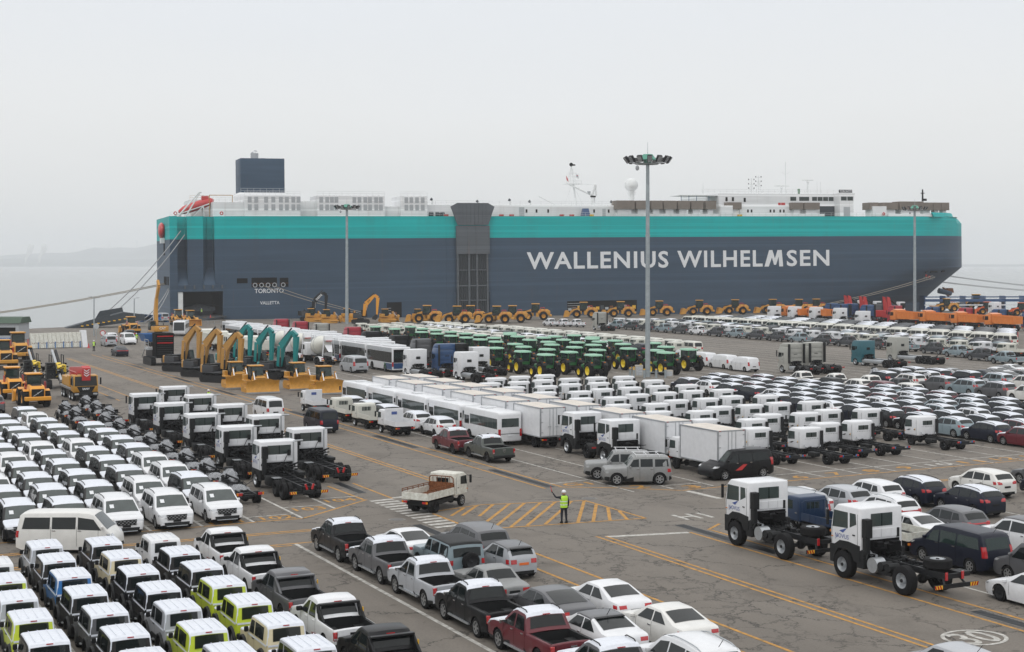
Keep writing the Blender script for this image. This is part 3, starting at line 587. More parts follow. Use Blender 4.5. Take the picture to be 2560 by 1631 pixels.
for x in (132.5, 135, 137.5, 141.5): q.cyl((x, 5.2, 30.1), (x, 5.2, 33), .09)
shp.part('awning_post', q); railing([(139, 4.6, 33.8), (185, 4.6, 33.8)], step=2)
q = MB(dark); q.box(183.4, 187.9, 2, 2.2, 34.0, 34.9); shp.part('name_board', q); ship_text('TORONTO', 183.6, 187.7, 34.12, 34.78, .01, y=1.97)
for x, zt in ((157, 38.4), (159.4, 39.2)):
    q = MB(shipwhite); q.tube([(x, 8, 33.7), (x, 8, zt)], .12); q.tube([(x - 1, 8, 33.7), (x, 8, zt - 1)], .06); q.tube([(x + 1, 8, 33.7), (x, 8, zt - 1)], .06)
    for k in range(3): q.tube([(x - .9, 8, zt - .5 - k * 1.3), (x + .9, 8, zt - .5 - k * 1.3)], .05); q.cb(x - .9, 8, zt - .3 - k * 1.3, .2, .2, .35, dark); q.cb(x + .9, 8, zt - .3 - k * 1.3, .2, .2, .35, dark)
    shp.part('lamp_mast', q)
for x, zt, w_ in ((167.2, 36.2, 5), (176.2, 38, 3.6)): q = MB(shipwhite); q.tube([(x, 8, 33.7), (x, 8, zt)], .2); q.cb(x, 8, zt, w_, .25, .25); q.ball((x, 8, zt - .6), .4); q.tube([(x - .8, 8, 33.7), (x, 8, zt - .8)], .08); shp.part('radar_scanner', q)
q = MB(railm); q.tube([(168.6, 8, 33.7), (168.6, 8, 43.5)], .06); q.tube([(168.6, 8, 39.6), (167.2, 8, 40.5)], .03); q.tube([(168.6, 8, 39.6), (170, 8, 40.5)], .03); shp.part('whip_aerial', q)
q = MB(railm)
for x, z in ((140.5, 36.8), (178.8, 37.5), (180, 37.4)): q.tube([(x, 7, 33.6), (x, 7, z)], .05)
shp.part('aerial', q)
q = MB(jdgreen); q.cyl((172.5, 7, 33.7), (172.5, 7, 35.3), .3, .4, 8); shp.part('beacon', q)
q = MB(shipwhite); q.cyl((221, 14, 27), (221, 14, 32), .55, .4, 10); shp.part('fore_mast', q); q = MB(dark); q.cyl((221, 14, 32), (221, 14, 35.8), .3, .22, 8); q.cb(221.6, 14, 32.5, 1.3, .8, .7); q.cb(221, 14, 34.6, 1.2, .3, .25); shp.part('mast_lamp', q)
q = MB(dark); q.box(220.2, 221.8, 8, 9.5, 26.8, 27.9); shp.part('deck_vent', q)
ship = shp.place('car_carrier_ship', 'long slate and teal vehicle carrier ship moored along the quay, TORONTO on its stern', 'ship', (SX0, SY0, 0), SH)
ship.rotation_euler = (0, -R(.58), SH)
# mooring lines
def rope(pts, r, m, label, sag=0.):
    q = MB(m); (a, b) = pts; n_ = 14; P = []
    for i in range(n_ + 1):
        t = i / n_; P.append((a[0] + (b[0] - a[0]) * t, a[1] + (b[1] - a[1]) * t, a[2] + (b[2] - a[2]) * t - sag * 4 * t * (1 - t)))
    q.tube(P, r, 5); o = bpy.data.objects.new('mooring_rope', q.mesh('mooring_rope', smooth=80)); col.objects.link(o); o['label'] = label; o['category'] = 'rope'; o['group'] = 'mooring lines of the ship'
def SPZ(x, y, z): a = SP(x, y); return (a[0], a[1], z + x * .0101)
rope((SPZ(-15, 12, 9.4), (-150, 330, -.4)), .11, ropem, 'tan mooring rope running low from the stern across the water past the frame edge', 1.2)
rope((SPZ(-15, 11, 9.1), (-150, 330, -.6)), .11, ropem, 'tan mooring rope just under its twin, low across the water', 1.2)
for k, (y, lab) in enumerate(((14, 'grey mooring rope high on the stern, upper of the steep pair'), (12, 'grey mooring rope high on the stern, lower of the steep pair'), (3, 'grey mooring rope from the low stern port, upper of the shallow pair'), (1.5, 'grey mooring rope from the low stern port, lower of the shallow pair'))):
    a = SPZ(-12 + k, .6, 23 - k) if k < 2 else SPZ(-14.8, y, 9 - .4 * k)
    rope((a, (-99 + k * 1.5 + (6 if k > 1 else 0), 350 + 2 * k, .4)), .13, ropegrey, lab, 1.6)
rope((SPZ(214.6, -.2, 8.6), SPZ(172, -5, .4)), .08, ropem, 'upper mooring rope slanting from the bow down behind the red cranes', .5)
rope((SPZ(216.2, 1, 8.1), SPZ(174, -5, .4)), .08, ropem, 'lower mooring rope slanting from the bow down behind the red cranes', .5)
for k in range(4): rope((SPZ(229 - 2 * (k // 2), 14, 8.5 - 1.6 * (k // 2) - .2 * k), SPZ(290, -1, 2.2 - .4 * k)), .08, ropegrey, ('uppermost', 'second', 'third', 'lowest')[k] + ' of the four mooring ropes running forward from the bow', .8)
rope((SPZ(9.4, -.2, 8.5), SPZ(34, -4, 1)), .08, ropem, 'mooring rope from the large port above the TORONTO name', .5)
rope((SPZ(12.2, -.2, 8.4), SPZ(36, -4, 1)), .08, ropem, 'mooring rope beside it from the right end of the large port above TORONTO', .5)
# ================================================================ road vehicles
def wheel_mb(r, w, rim='alloy', spokes=6, rr=None):
    """axis along x, outer face at +x; returns tyre, rim builders"""
    rr = rr or r * .66; h = w / 2
    t = MB(rubber); t.lathe([(-h, rr * .9), (-h, r * .9), (-h * .75, r), (h * .75, r), (h, r * .9), (h * .98, rr), (h * .7, rr)], 20)
    q = MB(alloy)
    if rim == 'alloy':
        q.lathe([(h * .98, rr), (h * .95, rr * .88), (h * .5, rr * .86)], 20); q.lathe([(h * .45, rr * .9), (h * .44, .01)], 20, dark)
        for i in range(spokes):
            a = 2 * math.pi * i / spokes; c, s_ = math.cos(a), math.sin(a); k = rr * .15
            q.add([(h * .9, -s_ * k + c * .05 * rr, c * k + s_ * .05 * rr), (h * .9, s_ * k + c * .05 * rr, -c * k + s_ * .05 * rr), (h * .93, c * rr * .9 + s_ * k, s_ * rr * .9 - c * k), (h * .93, c * rr * .9 - s_ * k, s_ * rr * .9 + c * k)], [(0, 1, 2, 3)])
        q.lathe([(h * .92, rr * .2), (h * .96, .01)], 10)
    elif rim == 'black':
        q = MB(chassis); q.lathe([(h * .98, rr), (h * .8, rr * .85), (h * .6, rr * .3), (h * .8, .01)], 16)
    elif rim == 'yellow' or rim == 'orange':
        q = MB(rimyel if rim == 'yellow' else yellow); q.lathe([(h * .95, rr), (h * .5, rr * .85), (h * .2, rr * .5), (h * .4, rr * .35), (h * .45, .01)], 18)
    elif rim == 'truck':
        q = MB(steel); q.lathe([(h * .95, rr), (h * .2, rr * .8), (h * .15, rr * .5), (h * .8, rr * .35), (h * .85, .01)], 18); q.lathe([(h * .86, rr * .25), (h * 1.05, rr * .2), (h * 1.05, .01)], 10, chassis)
    elif rim == 'deep':
        q = MB(chassis); q.lathe([(h * .95, rr), (-h * .3, rr * .85), (-h * .35, rr * .4), (-h * .1, rr * .3), (-h * .1, .01)], 16); q.lathe([(-h * .3, rr * .5), (-h * .25, rr * .3)], 12, steel)
    return t, q
_wm = {}
def add_wheel(P, loc, side, r, w, rim='alloy', spokes=6, joined=False, rr=None):
    key = (r, w, rim, spokes, joined, rr)
    if key not in _wm:
        t, q = wheel_mb(r, w, rim, spokes, rr)
        if joined:
            o = len(t.v); t.v += q.v; t.f += [[i + o for i in f] for f in q.f]; t.m += q.m; _wm[key] = (t.mesh('wheel', smooth=50), None)
        else: _wm[key] = (t.mesh('wheel', smooth=50), q.mesh('rim', smooth=50))
    a, b = _wm[key]; i = P.part('wheel', a, loc=loc, rz=0 if side > 0 else math.pi)
    if b: P.part('rim', b, parent=i)
    return i
def smoothprof(p, n=3):
    out = []
    for i in range(len(p) - 1):
        p0, p1, p2, p3 = p[max(0, i - 1)], p[i], p[i + 1], p[min(len(p) - 1, i + 2)]
        for k in range(n):
            t = k / n
            z = .5 * (2 * p1[1] + (p2[1] - p0[1]) * t + (2 * p0[1] - 5 * p1[1] + 4 * p2[1] - p3[1]) * t * t + (3 * p1[1] - p0[1] - 3 * p2[1] + p3[1]) * t ** 3)
            lo, hi = min(p1[1], p2[1]), max(p1[1], p2[1]); out.append((p1[0] + (p2[0] - p1[0]) * t, min(hi + .02, max(lo - .02, z))))
    return out + [p[-1]]
class Car:
    """a road-car shell built as a lofted surface from a side profile (y forward, z up)"""
    def __init__(s, L, W_, gc, prof, axles, r, ww=.22, ztab=None, endw=.82, ra=None, rr=.07, crown=.035, ends=.5):
        s.L, s.W, s.gc, s.axles, s.r, s.ww, s.rr, s.crown = L, W_, gc, axles, r, ww, rr, crown
        s.prof = prof; s.endw = endw; s.ends = ends; H = max(z for _, z in prof); s.H = H
        s.ztab = ztab or [(gc, .93), (gc + .25, .985), (H * .45, 1.), (H * .6, .975), (H, .76)]
        s.ra = ra or r * 1.17
        s.y0, s.y1 = prof[0][0], prof[-1][0]
    def zt(s, y): return interp(s.prof, y)
    def fx(s, y):
        d = max(0., min(y - s.y0, s.y1 - y)); return interp([(0, s.endw), (s.ends * .18, s.endw + (1 - s.endw) * .5), (s.ends * .5, s.endw + (1 - s.endw) * .82), (s.ends, 1.)], d)
    def w(s, y, z): return s.W / 2 * s.fx(y) * interp(s.ztab, z)
    def zb(s, y):
        z = s.gc
        d = min(y - s.y0, s.y1 - y)
        if d < .3: z += (.3 - d) * .4
        for a in s.axles:
            if abs(y - a) < s.ra: z = max(z, s.r + math.sqrt(s.ra ** 2 - (y - a) ** 2))
        return min(z, s.zt(y) - .12)
    def yat(s, z, rear=True):
        pr = s.prof if rear else s.prof[::-1]
        for (a, b), (c, d) in zip(pr, pr[1:]):
            if d >= z: return a + (c - a) * (z - b) / (d - b) if d > b else c
        return pr[-1][0]
    def body(s, P, m, split=None, bed=None, nz=6, name='body', glassm=None):
        ys = set(round(p[0], 3) for p in s.prof)
        for a in s.axles:
            for k in range(9): ys.add(round(a + s.ra * math.cos(math.pi * k / 8), 3))
            ys.add(round(a - s.ra - .004, 3)); ys.add(round(a + s.ra + .004, 3))
        if bed: ys |= {bed[0], bed[1], round(bed[0] - .01, 3), round(bed[1] + .01, 3)}
        ys = sorted(y for y in ys if s.y0 <= y <= s.y1); out = []
        for y in ys:
            if not out or y - out[-1] > .003: out.append(y)
        ys = out; rows = []
        for y in ys:
            zt, zb = s.zt(y), s.zb(y); rr = min(s.rr, (zt - zb) * .3); top = zt - rr
            pts = []
            for k in range(nz): z = zb + (top - zb) * k / (nz - 1); pts.append((s.w(y, z), y, z))
            wt = s.w(y, top); c = s.crown
            pts.append((wt - rr * .3, y, zt - rr * .3)); pts.append((wt - rr, y, zt))
            pts.append(((wt - rr) * .55, y, zt + c * .7)); pts.append((0, y, zt + c)); rows.append(pts)
        n = len(rows[0]); B = {}
        for sgn in (1, -1):
            for j in range(len(rows) - 1):
                for k in range(n - 1):
                    if bed and bed[0] <= ys[j] and ys[j + 1] <= bed[1] and k >= n - 3: continue
                    q = [rows[j][k], rows[j + 1][k], rows[j + 1][k + 1], rows[j][k + 1]]
                    yc = sum(p[1] for p in q) / 4; zc = sum(p[2] for p in q) / 4
                    zz = [t[2] for t in q]; tag = (split(yc, zc, k >= nz - 1, k) if split and not (k < nz - 1 and max(zz) - min(zz) > .3) else None) or (name, m)
                    mb = B.setdefault(tag[0], MB(tag[1])); mb.add([(sgn * p[0], p[1], p[2]) for p in q], [(0, 1, 2, 3)] if sgn > 0 else [(3, 2, 1, 0)], tag[1])
        for row, j in ((rows[0], 0), (rows[-1], -1)):
            mb = B.setdefault(name, MB(m)); mb.ngon(row + [(-p[0], p[1], p[2]) for p in row[::-1][1:]], m)
        for k, mb in B.items():
            bm_weld(mb); i_ = P.part(k, mb, smooth=32)
            if k == 'sill': P.parts[i_][1]['kind'] = 'stuff'
        # floor pan and wheel wells
        u = MB(dark); hw = s.W / 2 - .1
        u.box(-hw, hw, s.y0 + .2, s.y1 - .2, s.gc + .04, s.gc + .1)
        for a in s.axles: u.box(-hw + .2, hw - .2, a - s.ra, a + s.ra, s.gc + .1, s.r + s.ra + .02); u.box(-hw + s.ww * .9, hw - s.ww * .9, a - s.ra - .02, a + s.ra + .02, s.gc, s.r + s.ra)
        P.part('underbody', u)
        return rows
    def side(s, P, poly, m, name='side_window', off=.008, both=True):
        for sg in (1, -1) if both else (-1,):
            q = MB(m); pts = [(sg * (s.w(y, z) + off), y, z) for y, z in poly]; q.ngon(pts if sg < 0 else pts[::-1]); P.part(name, q)
    def top(s, P, ya, yb, fa, fb, m, name, off=.01, inner=0):
        ys = [ya] + [p[0] for p in s.prof if ya < p[0] < yb] + [yb]; q = MB(m); rows = []
        for y in ys:
            t = (y - ya) / (yb - ya); f = fa + (fb - fa) * t
            zt = s.zt(y); d = .02; sl = (s.zt(y + d) - s.zt(y - d)) / (2 * d); l = math.hypot(1, sl); ny, nz = -sl / l, 1 / l
            rr = s.rr; wt = max(.05, s.w(y, zt - rr) - rr); row = []
            for g in (-f, -.55 * min(1, f / .55) if f < .6 else -.55, 0, .55 * min(1, f / .55) if f < .6 else .55, f):
                h = s.crown * (1 if g == 0 else (.7 if abs(g) <= .551 else .7 * (1 - abs(g)) / .45)); row.append((g * wt, y + ny * off, zt + h + nz * off))
            rows.append(row)
        q.loft(rows, closed=False, caps=False); return P.part(name, q, smooth=40)
    def rear_box(s, P, name, m, f0, f1, z0, z1, depth=.05, rear=True, wrap=.0, both=True, off=.012):
        for sg in (1, -1) if both else (1,):
            q = MB(m); rows = []
            for i in range(7):
                z = z0 + (z1 - z0) * i / 6; y = s.yat(z, rear); e = -1 if rear else 1; wt = s.w(y, z); row = []
                for f in (f0, (f0 + f1) / 2, f1): row.append((sg * f * wt, y + e * off, z))
                if wrap: row.append((sg * (s.w(y - e * wrap * .4, z) + .012), y - e * wrap * .4, z)); row.append((sg * (s.w(y - e * wrap, z) + .012), y - e * wrap, z))
                rows.append(row)
            q.loft(rows, closed=False, caps=False); P.part(name, q)
    def wheels(s, P, rim='alloy', spokes=6, joined=False):
        for a in s.axles:
            for sg in (-1, 1): add_wheel(P, (sg * (s.W / 2 - s.ww / 2 - .015), a, s.r), sg, s.r, s.ww, rim, spokes, joined)
    def seats(s, P, ys, z, y_dash=None):
        q = MB(seatm)
        for y in ys:
            for sg in (1, -1): q.box(sg * s.W * .2 - .22, sg * s.W * .2 + .22, y - .1, y + .06, z - .35, z + .32); q.box(sg * s.W * .2 - .13, sg * s.W * .2 + .13, y - .12, y, z + .36, z + .54)
        if y_dash: q.box(-s.W * .4, s.W * .4, y_dash - .15, y_dash + .3, z - .3, z + .0)
        q.box(-s.W * .45, s.W * .45, ys[0] - .4, (y_dash or ys[-1]) , z - .5, z - .4)
        i = P.part('seats', q); P.parts[i][1]['kind'] = 'stuff'
    def mirrors(s, P, y, z, m, k=1.):
        for sg in (1, -1):
            q = MB(m); x = s.w(y, z); q.cb(sg * (x + .11 * k), y, z, .2 * k, .12 * k, .15 * k); P.part('mirror', q, bevel=.03, seg=1)
    def seams(s, P, xs, z0, z1):
        for sg in (1, -1):
            for y in xs:
                q = MB(dark); n = 5
                pa = [(sg * (s.w(y, z0 + (z1 - z0) * i / n) + .004), y, z0 + (z1 - z0) * i / n) for i in range(n + 1)]
                q.loft([[(x, y_ - .007, z), (x, y_ + .007, z)] for x, y_, z in pa], closed=False, caps=False); P.part('door_gap', q)
    def handles(s, P, ys, z, m):
        for sg in (1, -1):
            for y in ys: q = MB(m); q.cb(sg * (s.w(y, z) + .015), y, z, .03, .18, .035); P.part('door_handle', q)
    def rails(s, P, ya, yb, m, f=.93):
        for sg in (1, -1):
            q = MB(m); ys = [ya + (yb - ya) * i / 6 for i in range(7)]; q.tube([(sg * f * (s.w(y, s.zt(y) - .05) - .03), y, s.zt(y) + (.0 if i in (0, 6) else .055)) for i, y in enumerate(ys)], .022, 5); P.part('roof_rail', q)
def bm_weld(mb):
    idx = {}; vs = []; mp_ = []
    for v in mb.v:
        k = (round(v[0], 4), round(v[1], 4), round(v[2], 4))
        if k not in idx: idx[k] = len(vs); vs.append(v)
        mp_.append(idx[k])
    nf, nm = [], []
    for f, m in zip(mb.f, mb.m):
        g = []
        for i in f:
            if mp_[i] not in g: g.append(mp_[i])
        if len(g) > 2: nf.append(g); nm.append(m)
    mb.v, mb.f, mb.m = vs, nf, nm
def plate_box(P, x, y, z, sx_, sy_, sz_, m, name, bevel=0): q = MB(m); q.cb(x, y, z, sx_, sy_, sz_); return P.part(name, q, bevel=bevel, seg=1)
# ---- minivan (faces the camera)
def make_minivan(wrapped):
    c = Car(5.1, 1.98, .2, smoothprof([(-2.55, .55), (-2.53, .95), (-2.44, 1.22), (-2.2, 1.6), (-2.0, 1.69), (-1., 1.755), (.1, 1.735), (.65, 1.64), (1.5, 1.1), (2.1, 1.0), (2.4, .9), (2.52, .72), (2.55, .5)]), (-1.55, 1.53), .36, .23,
            ztab=[(.2, .93), (.45, .985), (.8, 1.), (1.05, .975), (1.7, .8)])
    P = Proto()
    def split(y, z, top, k):
        if z < .33: return ('sill', plastic)
        if wrapped:
            if top and -2.2 < y < .7: return ('roof_wrap', film)
            if top and 1.45 < y < 2.45 and z > .8: return ('hood_wrap', film)
            if y > 2.2 and z < .8: return ('body', black)
    c.body(P, wrapdark if wrapped else white, split)
    c.seats(P, (-1.4, -.5, .35), 1.02, 1.0); c.top(P, .68, 1.46, .94, .97, wsglass, 'windshield'); c.top(P, -2.42, -2.16, .9, .93, glass, 'rear_window')
    c.side(P, [(-2.0, 1.14), (-1.25, 1.1), (-1.2, 1.55), (-1.95, 1.57)], glass); c.side(P, [(-1.14, 1.1), (-.1, 1.06), (-.1, 1.57), (-1.1, 1.56)], glass); c.side(P, [(-.02, 1.06), (1.08, 1.02), (.95, 1.2), (.45, 1.54), (-.02, 1.57)], glass)
    c.rear_box(P, 'headlight', lens, .52, .97, .76, .86, rear=False, wrap=.22); c.rear_box(P, 'taillight', tail, .5, .97, .95, 1.1, wrap=.2)
    c.rear_box(P, 'grille', plastic, 0, .62, .58, .86, rear=False, off=.035); c.rear_box(P, 'bumper_intake', plastic, 0, .85, .3, .46, rear=False, off=.014)
    q = MB(steel)
    for i in range(6):
        for j in range(3): z = .64 + j * .075; q.cb(-.5 + i * .2 + (j % 2) * .1, c.yat(z, False) + .035, z, .1, .02, .025)
    P.part('grille_studs', q); P.parts[-1][1]['kind'] = 'stuff'
    c.rear_box(P, 'skid_trim', steel, 0, .75, .255, .29, rear=False, off=.02)
    q = MB(plastic); q.cb(0, 2.585, .53, .42, .02, .09); P.part('license_plate', q)
    q = MB(lettering_white); q.ngon([(x, y + .02, c.zt(y) + .055) for x, y in ((.38, .98), (.6, .98), (.6, 1.2), (.38, 1.2))]); P.part('windshield_sticker', q)
    c.mirrors(P, .92, 1.08, wrapdark if wrapped else white); c.rails(P, -1.95, .25, chassis); c.seams(P, (-1.2, -.06, 1.0), .4, 1.02); c.handles(P, (-.3, .1), .93, white if not wrapped else wrapdark); c.wheels(P, spokes=7)
    return P
# ---- small square off-roader (rear to camera)
def make_offroader(mcol, strips=True, roofm=None):
    roofm = roofm or film
    c = Car(3.4, 1.5, .36, [(-1.66, .55), (-1.655, 1.0), (-1.63, 1.15), (-1.56, 1.6), (-1.5, 1.69), (-1.4, 1.73), (-.5, 1.75), (.2, 1.74), (.32, 1.7), (.6, 1.16), (.66, 1.1), (1.1, 1.06), (1.55, 1.02), (1.66, .95), (1.7, .6)], (-1.1, 1.12), .345, .2,
            ztab=[(.3, .96), (.6, 1.), (1.05, 1.), (1.1, .985), (1.75, .9)], endw=.93, ra=.44, rr=.06, crown=.02, ends=.25)
    P = Proto()
    def split(y, z, top, k):
        if top and y < .35 and z > 1.6: return ('roof', roofm)
        if top and y > .64 and z > .9 and strips: return ('hood', film)
        if z < .5: return ('sill', plastic)
    c.body(P, mcol, split)
    c.top(P, .33, .58, .9, .92, wsglass, 'windshield'); c.top(P, -1.628, -1.562, .8, .8, glass, 'rear_window', off=.02); c.seats(P, (-.75, .05), 1.0, .62)
    c.side(P, [(-.1, 1.12), (.44, 1.12), (.3, 1.58), (-.1, 1.6)], glass); c.side(P, [(-1.2, 1.14), (-.2, 1.12), (-.2, 1.6), (-1.2, 1.6)], glass)
    for sg in (1, -1):
        for a in c.axles:
            q = MB(plastic); n = 9; rows = []
            for i in range(n):
                t = math.pi * (-.06 + 1.12 * i / (n - 1)); rows.append([(sg * x, a + r_ * math.cos(t), .345 + r_ * math.sin(t)) for x, r_ in ((.7, .44), (.835, .43), (.835, .49), (.72, .54))])
            q.loft(rows); P.part('wheel_flare', q, smooth=50)
        q = MB(steel); q.cb(sg * .74, .0, .38, .12, .2, .04); P.part('side_step', q)
        q = MB(tail); q.cb(sg * .56, -1.78, .62, .2, .05, .09); P.part('taillight', q)
        q = MB(plastic); q.cb(sg * .84, .5, 1.2, .16, .1, .2); P.part('mirror', q, bevel=.03, seg=1)
    plate_box(P, 0, -1.73, .6, 1.48, .14, .2, plastic, 'rear_bumper', .03); plate_box(P, 0, 1.74, .6, 1.48, .14, .22, plastic, 'front_bumper', .03)
    plate_box(P, .18, -1.675, .96, .2, .03, .08, plastic, 'handle_recess'); plate_box(P, 0, -1.54, 1.68, .22, .03, .03, tail, 'stop_lamp')
    q = MB(plastic); q.tube([(.1, -1.66, 1.2), (-.25, -1.645, 1.24)], .012, 4); P.part('wiper', q)
    for x in (-.45, -.15, .15, .45): plate_box(P, x, -.6, 1.775, .02, 1.6, .012, film, 'roof_rib')
    if strips:
        for sg in (1, -1):
            q = MB(film); q.box(sg * .752, sg * .757, -1.6, .55, 1.0, 1.07) if sg > 0 else q.box(-.757, -.752, -1.6, .55, 1.0, 1.07);  P.part('protective_strip', q)
            q = MB(film); q.loft([[(sg * (c.w(-1.6, z) + o), y, z) for y, o in ((-1.63 + (z - 1) * .09, -.04), (-1.63 + (z - 1) * .09, .006), (-1.53 + (z - 1) * .09, .006))] for z in (1.05, 1.3, 1.6)], closed=False, caps=False); P.part('protective_strip', q)
        q = MB(film); q.box(-.7, .7, -1.672, -1.665, 1.0, 1.07); P.part('protective_strip', q)
    c.seams(P, (-.15, .58), .6, 1.1); c.handles(P, (-.05,), .98, plastic); c.wheels(P, spokes=5)
    return P
# ---- double-cab pickup
def make_pickup(mcol, roofm=None, sport=False, rim='alloy', decal=False, bars=False, cover=False, lod=0, dk=False):
    roofm = roofm or mcol
    c = Car(5.25, 1.87, .3, [(-2.62, .62), (-2.61, .9), (-2.6, 1.07), (-2.55, 1.11), (-.78, 1.12), (-.74, 1.16), (-.52, 1.62), (-.42, 1.73), (-.3, 1.76), (.3, 1.79), (.45, 1.76), (.6, 1.68), (1.18, 1.2), (1.3, 1.15), (1.9, 1.1), (2.3, 1.0), (2.52, .84), (2.6, .7), (2.62, .5)], (-1.62, 1.58), .385, .25,
            ztab=[(.3, .95), (.55, .99), (.85, 1.), (1.1, .975), (1.8, .78)], endw=.9, rr=.06, ends=.4)
    P = Proto()
    def split(y, z, top, k):
        if z < .42: return ('sill', plastic)
        if top and -.52 < y < .55 and z > 1.5: return ('roof', roofm)
        if roofm is film and top and 1.2 < y < 2.4: return ('hood', film)
    c.body(P, mcol, split, bed=(-2.52, -.85))
    q = MB(plastic); b = [(-.78, -2.5), (.78, -2.5), (.78, -.87), (-.78, -.87)]
    q.loft([[(x * 1.08, y, 1.12) for x, y in b], [(x * .98, y, 1.1) for x, y in b], [(x * .95, y * 1. , .66) for x, y in b]], caps=False); q.ngon([(x * .95, y, .66) for x, y in b][::-1])
    for i in range(7): q.box(-.66 + i * .2, -.6 + i * .2, -2.45, -.92, .66, .69)
    for sg in (1, -1): q.box(sg * .55 - .19, sg * .55 + .19, -2.02, -1.2, .66, .9)
    P.part('bed_liner', q)
    c.seats(P, (-.35, .35), 1.12, .85); c.top(P, .62, 1.15, .93, .95, wsglass, 'windshield'); c.top(P, -.71, -.53, .88, .88, glass, 'rear_window')
    c.side(P, [(-.55, 1.14), (.2, 1.13), (.2, 1.62), (-.35, 1.6)], glass); c.side(P, [(.3, 1.13), (1.08, 1.12), (.95, 1.25), (.5, 1.6), (.3, 1.62)], glass)
    for sg in (1, -1):
        q = MB(tail); x = c.w(-2.56, .95); q.box(min(sg * (x - .13), sg * (x + .012)), max(sg * (x - .13), sg * (x + .012)), -2.635, -2.46, .72, 1.04); P.part('taillight', q, bevel=.02, seg=1)
        q = MB(lens); q.box(min(sg * (x - .1), sg * (x + .006)), max(sg * (x - .1), sg * (x + .006)), -2.645, -2.5, .76, .82); P.part('reverse_lamp', q)
        q = MB(steel if not sport else plastic); q.box(min(sg * .86, sg * .98), max(sg * .86, sg * .98), -1.0, .98, .36, .42); P.part('side_step', q)
    c.rear_box(P, 'headlight', lens, .5, .97, .82, .95, rear=False, wrap=.2); c.rear_box(P, 'grille', plastic, 0, .48, .62, .98, rear=False, off=.014)
    plate_box(P, 0, -2.66, .52, 1.7, .16, .16, steel if rim == 'alloy' and not sport else plastic, 'rear_bumper', .03)
    if not sport: plate_box(P, 0, -2.63, .99, .26, .03, .05, chrome, 'tailgate_handle'); q = MB(chrome); q.lathe([(-.01, .085), (.01, .085), (.01, .06), (-.01, .06), (-.01, .085)], 14, None, (0, -2.625, .87), 'y'); P.part('badge', q)
    else:
        plate_box(P, 0, -2.625, .92, .5, .03, .14, plastic, 'tailgate_panel', .012)
        if not decal: t, w_ = text_mb('HILUX', .07, lettering_white, .01); t.v = [((x - w_ / 2) * 1.2, -2.645, .885 + z) for x, z, _ in t.v]; P.part('lettering', t)
    q = MB(dark); q.box(-.72, .72, -2.617, -2.612, .66, .675); q.box(-.735, -.725, -2.617, -2.612, .66, 1.06); q.box(.725, .735, -2.617, -2.612, .66, 1.06); P.part('tailgate_gap', q)
    if sport:
        q = MB(plastic if not dk else mcol)
        for sg in (1, -1): q.prism([(-1.35, 1.12), (-.62, 1.12), (-.5, 1.62), (-.62, 1.66), (-.8, 1.5)], sg * .8 - .05, sg * .8 + .05)
        q.box(-.8, .8, -.82, -.6, 1.6, 1.68); P.part('sport_bar', q, bevel=.02, seg=1)
        plate_box(P, .84, -1.0, 1.4, .02, .1, .16, stripey, 'bar_sticker')
    if bars:
        q = MB(plastic)
        for sg in (1, -1): q.tube([(sg * .76, -.84, 1.12), (sg * .7, -.9, 1.6), (sg * .74, -1.5, 1.2), (sg * .76, -1.55, 1.12)], .035)
        q.tube([(-.7, -.9, 1.6), (.7, -.9, 1.6)], .035); P.part('roll_bar', q)
    if decal:
        for mm, dy in ((plastic, 0), (tail, .22)):
            q = MB(mm)
            for a, b_ in ((-.9 + dy, .3), (-1.12 + dy, .22)): q.ngon([(-(c.w(a, .5) + .012), a, .5), (-(c.w(a, .62) + .012), a - .1, .62), (-(c.w(a, .7) + .012), a + b_ * 1.6, .56), (-(c.w(a, .5) + .012), a + b_, .46)])
            q.ngon([(.45 + dy, -2.628, .72), (.62 + dy * .5, -2.628, .72), (.8, -2.628, .98 - dy * .5), (.72, -2.628, 1.02 - dy)]); P.part('decal', q)
    c.mirrors(P, 1.0, 1.2, plastic if sport else chrome if roofm is film else mcol, 1.15); c.seams(P, (-.62, .25, 1.12), .5, 1.12); c.handles(P, (-.4, .42), 1.03, chrome if not sport else mcol)
    if roofm is film: c.rails(P, -.35, .35, chassis)
    plate_box(P, 0, -.56, 1.685, .3, .03, .03, tail, 'stop_lamp')
    c.wheels(P, rim, 6); return P
